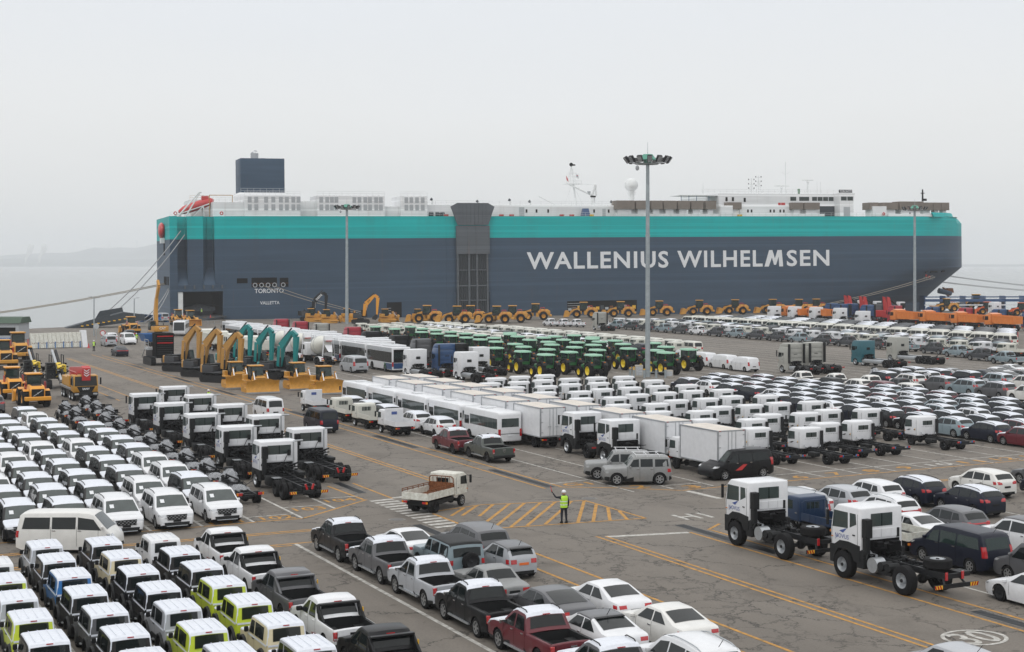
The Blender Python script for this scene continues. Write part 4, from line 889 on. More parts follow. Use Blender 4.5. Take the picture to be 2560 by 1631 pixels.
# ---- generic saloon / hatch / estate, parameterised
def make_car(kind, mcol, roofm=None, rim='alloy', lod=0, tint=None, rails=False, spoiler=False, clad=False, aerial=False, plate=None, lights='std', wrap=False):
    g = tint or glass; roofm = roofm or mcol; P = Proto()
    K = {
     'saloon': dict(L=4.75, W=1.84, gc=.17, r=.335, ax=(-1.42, 1.42), H=1.44, prof=[(-2.37, .5), (-2.36, .8), (-2.3, .98), (-2.2, 1.04), (-1.75, 1.08), (-1.55, 1.12), (-.75, 1.39), (-.45, 1.43), (0, 1.44), (.35, 1.41), (1.15, .99), (1.3, .94), (1.9, .86), (2.25, .74), (2.36, .6), (2.38, .45)], rw=(-1.55, -.78), ws=(.36, 1.14), sw=[[(-1.2, 1.0), (-.3, .98), (-.3, 1.34), (-.7, 1.34)], [(-.22, .98), (.75, .96), (.3, 1.33), (-.22, 1.35)]], tl=(.82, .96), d=(-.27, .82)),
     'fastback': dict(L=4.9, W=1.93, gc=.16, r=.35, ax=(-1.48, 1.46), H=1.44, prof=[(-2.45, .5), (-2.44, .8), (-2.4, 1.0), (-2.3, 1.05), (-1.9, 1.14), (-.9, 1.4), (-.4, 1.44), (.1, 1.43), (.4, 1.38), (1.3, .96), (1.45, .91), (2.0, .82), (2.35, .68), (2.45, .45)], rw=(-1.88, -.75), ws=(.42, 1.28), sw=[[(-1.3, 1.02), (-.3, .98), (-.3, 1.35), (-.8, 1.32)], [(-.22, .98), (.85, .94), (.35, 1.32), (-.22, 1.36)]], tl=(.85, .97), d=(-.27, .9)),
     'coupe': dict(L=4.65, W=1.82, gc=.16, r=.34, ax=(-1.4, 1.4), H=1.39, prof=[(-2.32, .5), (-2.31, .8), (-2.22, .98), (-2.05, 1.03), (-1.7, 1.07), (-.7, 1.35), (-.3, 1.39), (.1, 1.38), (.35, 1.33), (1.1, .97), (1.25, .92), (1.9, .84), (2.22, .7), (2.33, .45)], rw=(-1.66, -.72), ws=(.37, 1.08), sw=[[(-1.15, 1.02), (-.25, .98), (.75, .95), (.3, 1.27), (-.2, 1.31), (-.6, 1.28)]], tl=(.8, .93), d=(-.6, .8)),
     'old_saloon': dict(L=4.8, W=1.75, gc=.2, r=.32, ax=(-1.4, 1.4), H=1.42, prof=[(-2.4, .5), (-2.39, .85), (-2.36, .93), (-2.3, .95), (-1.35, 1.0), (-1.25, 1.03), (-.78, 1.37), (-.6, 1.41), (0, 1.42), (.2, 1.4), (.85, .99), (.95, .95), (2.2, .86), (2.36, .8), (2.4, .5)], rw=(-1.23, -.8), ws=(.24, .84), sw=[[(-1.0, .99), (-.3, .97), (-.3, 1.33), (-.75, 1.33)], [(-.22, .97), (.62, .96), (.2, 1.32), (-.22, 1.34)]], tl=(.7, .88), d=(-.26, .7)),
     'hatch': dict(L=3.66, W=1.63, gc=.18, r=.31, ax=(-1.15, 1.15), H=1.49, prof=[(-1.82, .5), (-1.81, .75), (-1.78, .95), (-1.7, 1.08), (-1.42, 1.38), (-1.3, 1.44), (-.8, 1.48), (-.2, 1.49), (.15, 1.46), (.85, 1.02), (1.0, .97), (1.45, .88), (1.7, .74), (1.82, .5)], rw=(-1.68, -1.44), ws=(.18, .8), sw=[[(-1.2, 1.0), (-.55, .98), (-.5, 1.38), (-1.05, 1.36)], [(-.47, .98), (.6, .96), (.1, 1.38), (-.42, 1.4)]], tl=(.75, .95), d=(-.52, .65)),
     'suv': dict(L=4.35, W=1.84, gc=.2, r=.345, ax=(-1.33, 1.33), H=1.6, prof=[(-2.17, .5), (-2.16, .85), (-2.12, 1.02), (-2.02, 1.15), (-1.7, 1.46), (-1.58, 1.53), (-.9, 1.6), (-.2, 1.62), (.2, 1.59), (.42, 1.52), (1.05, 1.09), (1.2, 1.03), (1.75, .95), (2.05, .82), (2.15, .65), (2.17, .45)], rw=(-2.0, -1.72), ws=(.44, 1.02), sw=[[(-1.6, 1.14), (-1.05, 1.08), (-1.05, 1.45), (-1.42, 1.44)], [(-.98, 1.08), (-.15, 1.05), (-.15, 1.49), (-.98, 1.47)], [(-.07, 1.05), (.82, 1.02), (.4, 1.42), (-.07, 1.5)]], tl=(.9, 1.08), d=(-1.0, -.11, .9)),
     'big_suv': dict(L=4.85, W=1.95, gc=.22, r=.37, ax=(-1.45, 1.42), H=1.78, prof=[(-2.42, .5), (-2.41, .9), (-2.37, 1.1), (-2.28, 1.25), (-2.05, 1.6), (-1.93, 1.68), (-1.2, 1.76), (-.3, 1.79), (.2, 1.76), (.45, 1.68), (1.1, 1.18), (1.25, 1.12), (1.95, 1.04), (2.28, .9), (2.4, .7), (2.42, .45)], rw=(-2.26, -2.06), ws=(.47, 1.07), sw=[[(-1.9, 1.2), (-1.2, 1.16), (-1.2, 1.6), (-1.8, 1.58)], [(-1.12, 1.16), (-.2, 1.13), (-.2, 1.63), (-1.12, 1.61)], [(-.12, 1.13), (.88, 1.11), (.42, 1.56), (-.12, 1.64)]], tl=(1.0, 1.25), d=(-1.16, -.16, .95)),
     'boxy_suv': dict(L=4.6, W=1.9, gc=.26, r=.4, ax=(-1.4, 1.4), H=1.84, prof=[(-2.2, .55), (-2.195, .95), (-2.19, 1.12), (-2.1, 1.7), (-2.02, 1.79), (-1.9, 1.82), (-.3, 1.84), (.15, 1.83), (.3, 1.79), (.75, 1.22), (.85, 1.16), (2.0, 1.1), (2.15, 1.04), (2.2, .9), (2.22, .55)], rw=(-2.18, -2.12), ws=(.32, .73), sw=[[(-2.0, 1.22), (-1.1, 1.2), (-1.1, 1.68), (-1.95, 1.68)], [(-.95, 1.2), (-.15, 1.2), (-.15, 1.7), (-.95, 1.7)], [(-.05, 1.2), (.62, 1.2), (.3, 1.66), (-.05, 1.7)]], tl=(.85, 1.08), d=(-1.02, -.1, .7)),
     'van': dict(L=5.1, W=1.9, gc=.2, r=.35, ax=(-1.6, 1.55), H=1.93, prof=[(-2.54, .5), (-2.53, .9), (-2.5, 1.1), (-2.3, 1.75), (-2.2, 1.85), (-2.0, 1.9), (-.5, 1.94), (.5, 1.92), (.85, 1.85), (1.55, 1.2), (1.7, 1.12), (2.2, 1.0), (2.42, .85), (2.52, .65), (2.54, .45)], rw=(-2.48, -2.32), ws=(.88, 1.52), sw=[[(-2.2, 1.2), (-.75, 1.17), (-.75, 1.7), (-2.05, 1.7)], [(-.67, 1.17), (.38, 1.15), (.38, 1.72), (-.67, 1.7)], [(.46, 1.15), (1.3, 1.14), (.85, 1.64), (.46, 1.72)]], tl=(.85, 1.35), d=(-.7, .42, 1.4)),
     'minibus': dict(L=4.85, W=1.7, gc=.2, r=.33, ax=(-1.35, 1.35), H=1.98, prof=[(-2.42, .5), (-2.41, .95), (-2.38, 1.1), (-2.22, 1.84), (-2.12, 1.92), (-1.8, 1.96), (.5, 1.98), (1.1, 1.95), (1.35, 1.86), (2.05, 1.12), (2.2, 1.0), (2.36, .8), (2.42, .5)], rw=(-2.36, -2.24), ws=(1.37, 2.0), sw=[[(-2.1, 1.2), (-.75, 1.2), (-.75, 1.75), (-1.98, 1.75)], [(-.65, 1.2), (.5, 1.2), (.5, 1.76), (-.65, 1.76)], [(.6, 1.18), (1.75, 1.14), (1.35, 1.66), (.6, 1.76)]], tl=(.8, 1.12), d=(-.7, .55, 1.6)),
    }[kind]
    H = K['H']; boxy = kind in ('boxy_suv', 'van', 'minibus')
    c = Car(K['L'], K['W'], K['gc'], K['prof'] if boxy else smoothprof(K['prof'], 2), K['ax'], K['r'], .22, ztab=[(K['gc'], .93), (K['gc'] + .25, .985), (H * .48, 1.), (H * .64, .97), (H, .84 if boxy else .74)], endw=.9 if boxy else .8, rr=.07, ends=.35 if boxy else .55)
    wsy = K['ws']; rwy = K['rw']
    def split(y, z, top, k):
        if clad and z < K['gc'] + (.2 if clad is True else clad): return ('sill', plastic)
        if roofm is not mcol and top and rwy[1] - .03 < y < wsy[0] + .04 and z > H * .85: return ('roof', roofm)
        if wrap and top and wsy[1] < y < c.y1 - .15: return ('hood', roofm)
    nz = 6 if lod == 0 else 4
    c.body(P, mcol, split, nz=nz)
    c.top(P, wsy[0], wsy[1], .93, .95, wsglass if tint is None else g, 'windshield'); c.top(P, rwy[0], rwy[1], .86, .9, g, 'rear_window', off=.014)
    for poly in K['sw']: c.side(P, poly, g)
    if lod == 0: c.seats(P, (-.55, .2) if H < 1.7 else (-1.2, -.4, .4), H * .6 - (.22 if H < 1.55 else 0), .75)
    z0, z1 = K['tl']
    if lights == 'bar': c.rear_box(P, 'taillight', tail, 0, .96, (z0 + z1) / 2 - .04, (z0 + z1) / 2 + .04, wrap=.22); c.rear_box(P, 'taillight', tail, .6, .97, z0, z1, wrap=.26)
    elif lights == 'tall': c.rear_box(P, 'taillight', tail, .82, .98, z0, z1, wrap=.14)
    else: c.rear_box(P, 'taillight', tail, .55, .97, z0, z1, wrap=.28)
    c.rear_box(P, 'headlight', lens, .5, .96, H * .44, H * .5, rear=False, wrap=.25); c.rear_box(P, 'bumper_intake', plastic, 0, .7, .28, .44, rear=False, off=.014)
    c.rear_box(P, 'diffuser', plastic, 0, .8, K['gc'] + .1, K['gc'] + .24, off=.016)
    y = c.yat(.75); plate_box(P, 0, y - .012, .74, .48, .02, .11, plate or plastic, 'license_plate')
    c.mirrors(P, wsy[1] - .2, H * .66, mcol, .95); c.seams(P, K['d'], .38, H * .66)
    c.handles(P, [y_ + .14 for y_ in K['d'][:-1]], H * .57, chrome if lod == 0 else mcol)
    if rails: c.rails(P, rwy[1] + .05, wsy[0] - .3, chassis if roofm is film else steel)
    if spoiler: y = rwy[1]; plate_box(P, 0, y - .05, c.zt(y) + .03, K['W'] * .66, .22, .04, mcol if roofm is film else plastic, 'spoiler', .015)
    if aerial: q = MB(plastic); q.tube([(0, rwy[1] + .15, H), (0, rwy[1] - .1, H + .28)], .012, 4); P.part('aerial', q)
    c.wheels(P, rim, 6, joined=lod > 0); P.car = c; return P
# ================================================================ trucks and buses
def cab(P, Wd, y0, y1, z0, z1, m, g=glass, win=(.5, .84), rearwin=None, doorlogo=None, roofcap=None, big=True, dark_low=True, mir=True, sleeper=0., bev=.07, rearstyle=None):
    h = z1 - z0; q = MB(m); r = .16 * h
    q.prism([(y0, z0), (y1 - .02, z0), (y1 + .02, z0 + .42 * h), (y1 - .16, z1 - .14 * h), (y1 - .46, z1), (y0 + .02, z1)], -Wd / 2, Wd / 2)
    ci = P.part('cab', q, bevel=bev, seg=3, smooth=50)
    wz0, wz1 = z0 + win[0] * h, z0 + win[1] * h; x = Wd / 2 + .004; L = y1 - y0
    for sg in (1, -1):
        d0 = y0 + sleeper
        q = MB(g); pts = [(sg * x, y1 - .12, wz0 - .06), (sg * x, y1 - .22, wz1), (sg * x, d0 + .42 * (L - sleeper), wz1), (sg * x, d0 + .42 * (L - sleeper), wz0)]; q.ngon(pts if sg > 0 else pts[::-1]); P.part('side_window', q)
        if big:
            q = MB(g); pts = [(sg * x, d0 + .36 * (L - sleeper), wz0 + .05), (sg * x, d0 + .36 * (L - sleeper), wz1), (sg * x, d0 + .16 * (L - sleeper), wz1), (sg * x, d0 + .14 * (L - sleeper), wz0 + .25)]; q.ngon(pts if sg > 0 else pts[::-1]); P.part('side_window', q)
        q = MB(dark); q.box(sg * x - .003, sg * x + .003, d0 + .1 * L, d0 + .1 * L + .015, z0 + .1, wz1); q.box(sg * x - .003, sg * x + .003, y1 - .1, y1 - .085, z0 + .1, wz0); P.part('door_gap', q)
        q = MB(chrome if not big else plastic); q.cb(sg * (x + .015), d0 + .22 * L, wz0 - .13 * h, .03, .16, .05); P.part('door_handle', q)
        if mir: q = MB(plastic); q.cb(sg * (x + .16), y1 + .02, wz0 + .18 * h, .12, .1, .36 * h); q.tube([(sg * x, y1 - .1, wz1), (sg * (x + .16), y1 + .02, wz0 + .3 * h)], .02, 5); P.part('mirror', q, bevel=.02, seg=1)
        q = MB(amber); q.cb(sg * (x + .005), y1 - .12, z0 + .22 * h, .02, .1, .05); P.part('indicator', q)
    q = MB(g); a, b = z0 + .44 * h, z1 - .15 * h
    q.ngon([(-Wd / 2 + .12, y1 + .03, a), (Wd / 2 - .12, y1 + .03, a), (Wd / 2 - .18, y1 - .135, b), (-Wd / 2 + .18, y1 - .135, b)]); P.part('windshield', q)
    if rearwin:
        fx, za, zb_ = rearwin; q = MB(g); q.box(-fx, fx, y0 - .012, y0 + .02, z0 + za * h, z0 + zb_ * h); P.part('rear_window', q, bevel=.01, seg=1)
        q = MB(dark); q.box(-.015, .015, y0 - .02, y0, z0 + za * h, z0 + zb_ * h); P.part('window_bar', q)
    q = MB(plastic); q.box(-Wd / 2 + .3, Wd / 2 - .3, y1 + .0, y1 + .04, z0 + .08 * h, z0 + .34 * h); P.part('grille', q)
    return ci
def frame(P, ya, yb, z, hw=.42, rail=.22, step=.9, m=None):
    m = m or chassis
    for sg in (1, -1): q = MB(m); q.box(sg * hw - .045, sg * hw + .045, ya, yb, z - rail, z); P.part('frame_rail', q)
    n = max(2, int((yb - ya) / step))
    for i in range(n + 1): q = MB(m); y = ya + .05 + (yb - ya - .1) * i / n; q.box(-hw, hw, y - .05, y + .05, z - rail * .9, z - .03); P.part('crossmember', q)
def axle(P, y, hw, r, w, dual, rim, joined=False, rr=None):
    for sg in (-1, 1):
        add_wheel(P, (sg * (hw - w / 2), y, r), sg, r, w, rim if not dual else 'deep', 6, joined, rr)
        if dual: add_wheel(P, (sg * (hw - w * 1.65), y, r), sg, r, w, 'black', 6, joined, rr)
    q = MB(chassis); q.cyl((-hw + .1, y, r), (hw - .1, y, r), .1, n=8); q.ball((0, y, r), .24, n=8, k=5); P.part('axle', q)
def hazard_bar(P, y, z, hw, k=.42, h=.16):
    q = MB(chassis); q.box(-hw, hw, y - .05, y + .05, z - h * .55, z + h * .55); P.part('rear_bar', q)
    for sg in (1, -1):
        q = MB(stripey); x0 = hw - k; q.box(min(sg * x0, sg * hw * .985), max(sg * x0, sg * hw * .985), y - .065, y - .05, z - h / 2, z + h / 2); i = P.part('hazard_plate', q)
        q = MB(tail)
        for j in range(3): a = x0 + .04 + j * k / 3; q.add([(sg * a, y - .069, z - h / 2), (sg * (a + .07), y - .069, z - h / 2), (sg * (a + .13), y - .069, z + h / 2), (sg * (a + .06), y - .069, z + h / 2)], [(0, 1, 2, 3)])
        P.part('hazard_stripe', q, parent=i)
def clutter(P, y0, y1, z0, z1, hw, n=26, seed=1, name='engine'):
    r_ = random.Random(seed); q = MB(chassis)
    for i in range(n):
        s = r_.uniform(.08, .3); x, y, z = r_.uniform(-hw, hw), r_.uniform(y0, y1), r_.uniform(z0, z1)
        k = r_.random()
        if k < .55: q.cb(x, y, z, s * r_.uniform(.6, 2), s, s * r_.uniform(.5, 1.4), r_.choice([chassis, steel] if i % 9 == 0 else [chassis, plastic, dark]))
        else: q.tube([(x, y, z), (x + r_.uniform(-.5, .5), y + r_.uniform(-.5, .3), z + r_.uniform(-.3, .3)), (x + r_.uniform(-.7, .7), y - .3, z + r_.uniform(-.4, .2))], r_.uniform(.02, .06), 5, r_.choice([plastic, chassis, plastic, chassis, plastic]))
    i = P.part(name, q); P.parts[i][1]['kind'] = 'stuff'; return i
def novus_logo(P, Wd, y, z):
    for sg in (-1,):
        t, w_ = text_mb('NOVUS', .2, blueprint, .0); k = .95 / w_
        t.v = [(sg * (Wd / 2 + .012), y - x * k, z + zz) for x, zz, _ in t.v]; P.part('lettering', t)
        q = MB(blueprint); X = sg * (Wd / 2 + .012); q.ngon([(X, y - .28, z + .33), (X, y - .85, z + .52), (X, y - .55, z + .26)]); q.ngon([(X, y + .02, z - .12), (X, y - .12, z + .1), (X, y - .2, z + .1)]); P.part('logo', q)
def heavy_chassis():
    P = Proto(); W_ = 2.46
    cab(P, W_, -1.0, 1.02, 1.2, 3.05, white, glassg, (.5, .85), (.78, .55, .86)); novus_logo(P, W_, .62, 1.6)
    for sg in (1, -1):
        q = MB(plastic); q.prism([(-1.0, .6), (-1.0, 1.25), (1.0, 1.22), (1.02, .5), (.72, .5), (.68, .75), (.42, 1.06), (0, 1.1), (-.36, .9), (-.5, .55)], sg * 1.0, sg * 1.235); P.part('fender', q)
    q = MB(white); q.box(-1.2, 1.2, .98, 1.1, .45, .95); P.part('front_bumper', q, bevel=.04, seg=1)
    q = MB(plastic); q.box(-1.2, -.84, -1.42, -1.06, 2.0, 2.78); q.box(-1.18, -.92, -1.38, -1.1, 1.0, 2.0); i = P.part('air_intake', q, bevel=.03, seg=1)
    for k in range(12): z = 2.2 + k * .045; q = None
    q = MB(dark); q.box(-1.0, .98, -1.04, -.98, 1.15, 1.72); P.part('engine_bay', q)
    q = MB(white)
    for x in (-.5, .1, .7): q.box(x - .28, x + .28, -1.03, -1.0, 1.78, 2.15)
    P.part('rear_panel', q, bevel=.01, seg=1)
    q = MB(steel); q.tube([(.86, -1.28, 1.0), (.86, -1.28, 2.95), (.92, -1.2, 3.05), (1.5, -1.2, 3.06)], .055, 8); P.part('exhaust_stack', q)
    q = MB(plastic); q.tube([(.6, -1.1, 2.35), (.15, -1.15, 1.5)], .02, 5); q.cb(.62, -1.12, 2.3, .18, .1, .35); P.part('tilt_strut', q)
    clutter(P, -1.5, -.9, .8, 1.65, .85, 46, 3)
    frame(P, -7.1, .8, 1.02, .43, .28, 1.0)
    axle(P, .3, 1.22, .52, .3, False, 'truck'); axle(P, -4.0, 1.22, .52, .3, True, 'truck'); axle(P, -5.35, 1.22, .52, .3, True, 'truck')
    q = MB(plastic); q.box(-1.2, -.55, -2.6, -1.7, .45, 1.05); P.part('fuel_tank', q, bevel=.08)
    q = MB(plastic); q.box(.55, 1.2, -2.5, -1.75, .5, 1.0); q.box(.7, 1.15, -2.9, -1.75, 1.05, 1.25); P.part('battery_box', q, bevel=.03, seg=1)
    q = MB(steel); q.box(-1.0, -.5, -3.2, -2.6, .98, 1.02); P.part('tread_plate', q)
    hazard_bar(P, -7.0, .62, 1.2)
    for sg in (1, -1):
        q = MB(tail); q.box(sg * .18 - .06, sg * .18 + .06, -7.2, -7.12, .8, 1.15); q.rot(R(18 * sg), 'Y', (sg * .18, -7.1, .9)); P.part('taillight', q, bevel=.01, seg=1)
        q = MB(chassis); q.box(sg * .43 - .04, sg * .43 + .04, -7.05, -6.95, .6, .8); P.part('bar_bracket', q)
    return P
def offroad_truck(tractor=False):
    P = Proto(); W_ = 2.42; z0 = 1.42 if not tractor else 1.2; z1 = z0 + 1.95
    cab(P, W_, -1.05, 1.05, z0, z1, white, glassg, (.48, .85), (.62, .56, .86)); novus_logo(P, W_, .72, z0 + .42)
    for sg in (1, -1):
        q = MB(plastic); q.prism([(-1.0, z0 - .45), (-1.0, z0 + .25), (-.2, z0 + .34), (.4, z0 + .32), (.75, z0 + .1), (1.1, z0 + .08), (1.08, z0 - .75), (.85, z0 - .75), (.76, z0 - .4), (.5, z0 - .06), (0, z0), (-.4, z0 - .15), (-.6, z0 - .5)], sg * .98, sg * 1.225); P.part('fender', q)
        q = MB(plastic); q.box(min(sg * .8, sg * 1.2), max(sg * .8, sg * 1.2), -1.25, -.72, z0 - .75, z0 + .1); P.part('mud_guard', q, bevel=.04, seg=1)
    q = MB(white); q.box(-1.18, 1.18, 1.0, 1.16, z0 - .55, z0 - .1); P.part('front_bumper', q, bevel=.05, seg=1)
    q = MB(plastic); q.box(-1.19, -.82, -1.42, -1.08, z0 + .65, z0 + 1.5); q.box(-1.16, -.9, -1.36, -1.1, z0 - .1, z0 + .65); P.part('air_intake', q, bevel=.03, seg=1)
    q = MB(plastic); q.cb(.93, -1.07, z0 + .75, .14, .04, .42); P.part('rear_latch', q)
    q = MB(white)
    for x in (-.35, .25, .8): q.box(x - .27, x + .27, -1.075, -1.05, z0 + .58, z0 + .98)
    P.part('rear_panel', q, bevel=.01, seg=1); q = MB(dark); q.box(-1.0, 1.0, -1.09, -1.03, z0 - .05, z0 + .5); P.part('engine_bay', q)
    clutter(P, -1.6, -.5, z0 - .5, z0 + .4, .85, 44, 5)
    if tractor:
        frame(P, -3.6, .8, 1.0, .42, .25); axle(P, .2, 1.2, .52, .3, False, 'truck'); axle(P, -2.9, 1.22, .52, .3, True, 'truck')
        for sg in (1, -1):
            q = MB(plastic); rows = [[(sg * x, -2.9 + .62 * math.cos(t), .52 + .6 * math.sin(t)) for x in (.6, 1.24)] for t in [math.pi * i / 8 for i in range(9)]]; q.loft(rows, closed=False, caps=False); P.part('rear_fender', q)
            q = MB(tail); q.cb(sg * .95, -3.7, .85, .36, .06, .12); P.part('taillight', q)
        q = MB(chassis); q.cyl((0, -2.8, 1.02), (0, -2.8, 1.14), .45, n=14); q.box(-.5, .5, -3.2, -2.4, 1.0, 1.06); P.part('coupling_plate', q); clutter(P, -1.6, -1.2, .9, 1.55, .7, 14, 8, 'air_lines'); return P
    frame(P, -5.6, .8, 1.22, .42, .26, .8)
    axle(P, .28, 1.2, .64, .42, False, 'truck', rr=.34); axle(P, -3.7, 1.2, .64, .42, False, 'truck', rr=.34)
    t_, q_ = wheel_mb(.62, .4, 'truck', rr=.34)
    for m_ in (t_, q_): m_.rot(-math.pi / 2, 'Y'); m_.shift((.05, -4.6, 1.47))
    i = P.part('spare_wheel', t_, smooth=50); P.part('rim', q_, parent=i, smooth=50)
    q = MB(steel); q.cyl((-1.15, -1.75, .95), (-.6, -1.75, .95), .34, n=18); P.part('fuel_tank', q); q = MB(steel); q.tube([(-.75, -.95, 1.5), (-.8, -1.3, 1.32), (-.75, -1.6, 1.3)], .08, 8); P.part('exhaust_pipe', q)
    q = MB(plastic); q.cyl((-1.15, -2.3, 1.0), (-.55, -2.3, 1.0), .2, n=10); q.cyl((-1.15, -2.75, 1.0), (-.55, -2.75, 1.0), .2, n=10); q.box(-1.1, -.6, -2.9, -2.1, .65, .82); P.part('air_tank', q)
    clutter(P, -3.5, -1.5, .95, 1.3, .4, 24, 9, 'gearbox'); q = MB(plastic); q.box(.5, 1.05, -5.5, -4.9, 1.0, 1.2); P.part('tool_box', q)
    hazard_bar(P, -5.75, .72, 1.2)
    for sg in (1, -1):
        q = MB(tail); q.cb(sg * .45, -5.68, 1.12, .13, .06, .34); P.part('taillight', q, bevel=.01, seg=1)
        q = MB(chassis); q.tube([(sg * .45, -5.5, 1.0), (sg * .6, -5.72, .72)], .05, 5); P.part('bar_bracket', q)
    return P
def medium_chassis():
    P = Proto(); W_ = 2.0
    cab(P, W_, -.78, .85, .78, 2.32, white, glassg, (.46, .82), (.48, .56, .78), big=False, bev=.14)
    for x in [i * .16 - .56 for i in range(8)]: plate_box(P, x, -.786, 1.52, .07, .012, .02, plastic, 'rear_slot')
    q = MB(stripey); q.cb(-W_ / 2 - .005, -.45, 1.3, .01, .08, .16); P.part('door_sticker', q)
    q = MB(plastic); q.ngon([(-W_ / 2 - .012, .55, 1.18), (-W_ / 2 - .012, .2, 1.3), (-W_ / 2 - .012, .0, 1.3), (-W_ / 2 - .012, .25, 1.18)]); P.part('door_decal', q)
    for sg in (1, -1):
        q = MB(plastic); q.prism([(-.75, .45), (-.75, .82), (.85, .8), (.85, .45), (.6, .45), (.5, .66), (.1, .76), (-.3, .66), (-.4, .45)], sg * .82, sg * 1.0); P.part('fender', q)
        q = MB(chassis); q.box(min(sg * .75, sg * .98), max(sg * .75, sg * .98), -.95, -.8, .8, 2.1); P.part('snorkel' if sg > 0 else 'side_column', q, bevel=.02, seg=1) if sg > 0 else None
    q = MB(white); q.box(-.98, .98, .8, .92, .4, .75); P.part('front_bumper', q, bevel=.04, seg=1)
    q = MB(steel); q.tube([(-.7, -.82, 1.12), (-.7, -.95, .95), (-.55, -.95, .92)], .03, 6); q.tube([(.7, -.82, 1.12), (.7, -.95, .95), (.55, -.95, .92)], .03, 6); P.part('air_hose', q)
    clutter(P, -1.1, -.2, .5, .95, .6, 26, 4)
    frame(P, -5.0, .6, .8, .36, .18, .9)
    axle(P, .1, .98, .4, .22, False, 'black', True); axle(P, -3.6, .98, .4, .22, True, 'black', True)
    q = MB(plastic); q.box(-.95, -.45, -2.4, -1.5, .4, .72); P.part('fuel_tank', q, bevel=.05, seg=1); q = MB(plastic); q.box(.45, .95, -2.2, -1.5, .4, .7); P.part('battery_box', q)
    q = MB(chassis); q.box(-.9, .9, -5.05, -4.97, .55, .68); P.part('rear_bar', q)
    for sg in (1, -1):
        q = MB(tail); q.cb(sg * .72, -5.06, .76, .26, .06, .11); P.part('taillight', q); q = MB(blue); q.cb(sg * .58, -5.1, .76, .07, .05, .13); P.part('lamp_tape', q)
    return P
def box_truck():
    P = Proto(); cab(P, 1.95, 2.55, 4.1, .78, 2.25, white, glassg, (.46, .82), None, big=False, bev=.09)
    q = MB(white); q.box(-1.1, 1.1, -2.3, 2.35, .98, 3.2); b = P.part('cargo_box', q)
    q = MB(mat('roof_dusty', (.66, .61, .55), .8, var=.2, scale=.8)); q.box(-1.06, 1.06, -2.26, 2.31, 3.2, 3.225); P.part('box_roof', q)
    for sg in (1, -1):
        for y in (-2.3, 2.32): q = MB(steel); q.box(sg * 1.1 - .045, sg * 1.1 + .045, y - .04, y + .045, .95, 3.22); P.part('corner_post', q)
        for z in (.96, 3.2): q = MB(steel); q.box(sg * 1.1 - .04, sg * 1.1 + .04, -2.26, 2.28, z - .05, z + .035); P.part('edge_rail', q)
        q = MB(white); q.box(min(sg * .03, sg * 1.02), max(sg * .03, sg * 1.02), -2.335, -2.3, 1.03, 3.13); d = P.part('rear_door', q)
        q = MB(steel); q.tube([(sg * .3, -2.36, 1.0), (sg * .3, -2.36, 3.15)], .02, 5); q.tube([(sg * .18, -2.37, 1.75), (sg * .45, -2.37, 1.75)], .02, 5); P.part('lock_rod', q, parent=d)
        for z in (1.3, 2.1, 2.9): q = MB(steel); q.cb(sg * 1.0, -2.35, z, .22, .03, .05); P.part('hinge', q, parent=d)
        plate_box(P, sg * .95, -2.34, 3.19, .14, .04, .04, tail, 'marker_lamp')
        q = MB(tail); q.cb(sg * .7, -2.3, .72, .3, .06, .12); P.part('taillight', q); q = MB(amber); q.cb(sg * .9, -2.3, .72, .1, .062, .12); P.part('indicator', q)
    q = MB(steel); q.box(-1.08, 1.08, -2.34, -2.28, .92, 1.02); q.box(-1.08, 1.08, -2.34, -2.28, 3.14, 3.23); q.box(-.025, .025, -2.345, -2.3, 1, 3.15); P.part('door_frame', q)
    frame(P, -2.25, 3.4, .95, .36, .18, 1.2); axle(P, 3.2, .98, .4, .22, False, 'black', True); axle(P, -.9, .98, .4, .22, True, 'black', True)
    q = MB(plastic); q.box(-1.0, -.45, .2, 1.4, .45, .8); q.box(.45, 1.0, .2, 1.4, .45, .8); q.box(-1.05, 1.05, -2.2, -2.1, .5, .62); P.part('side_guard', q)
    return P
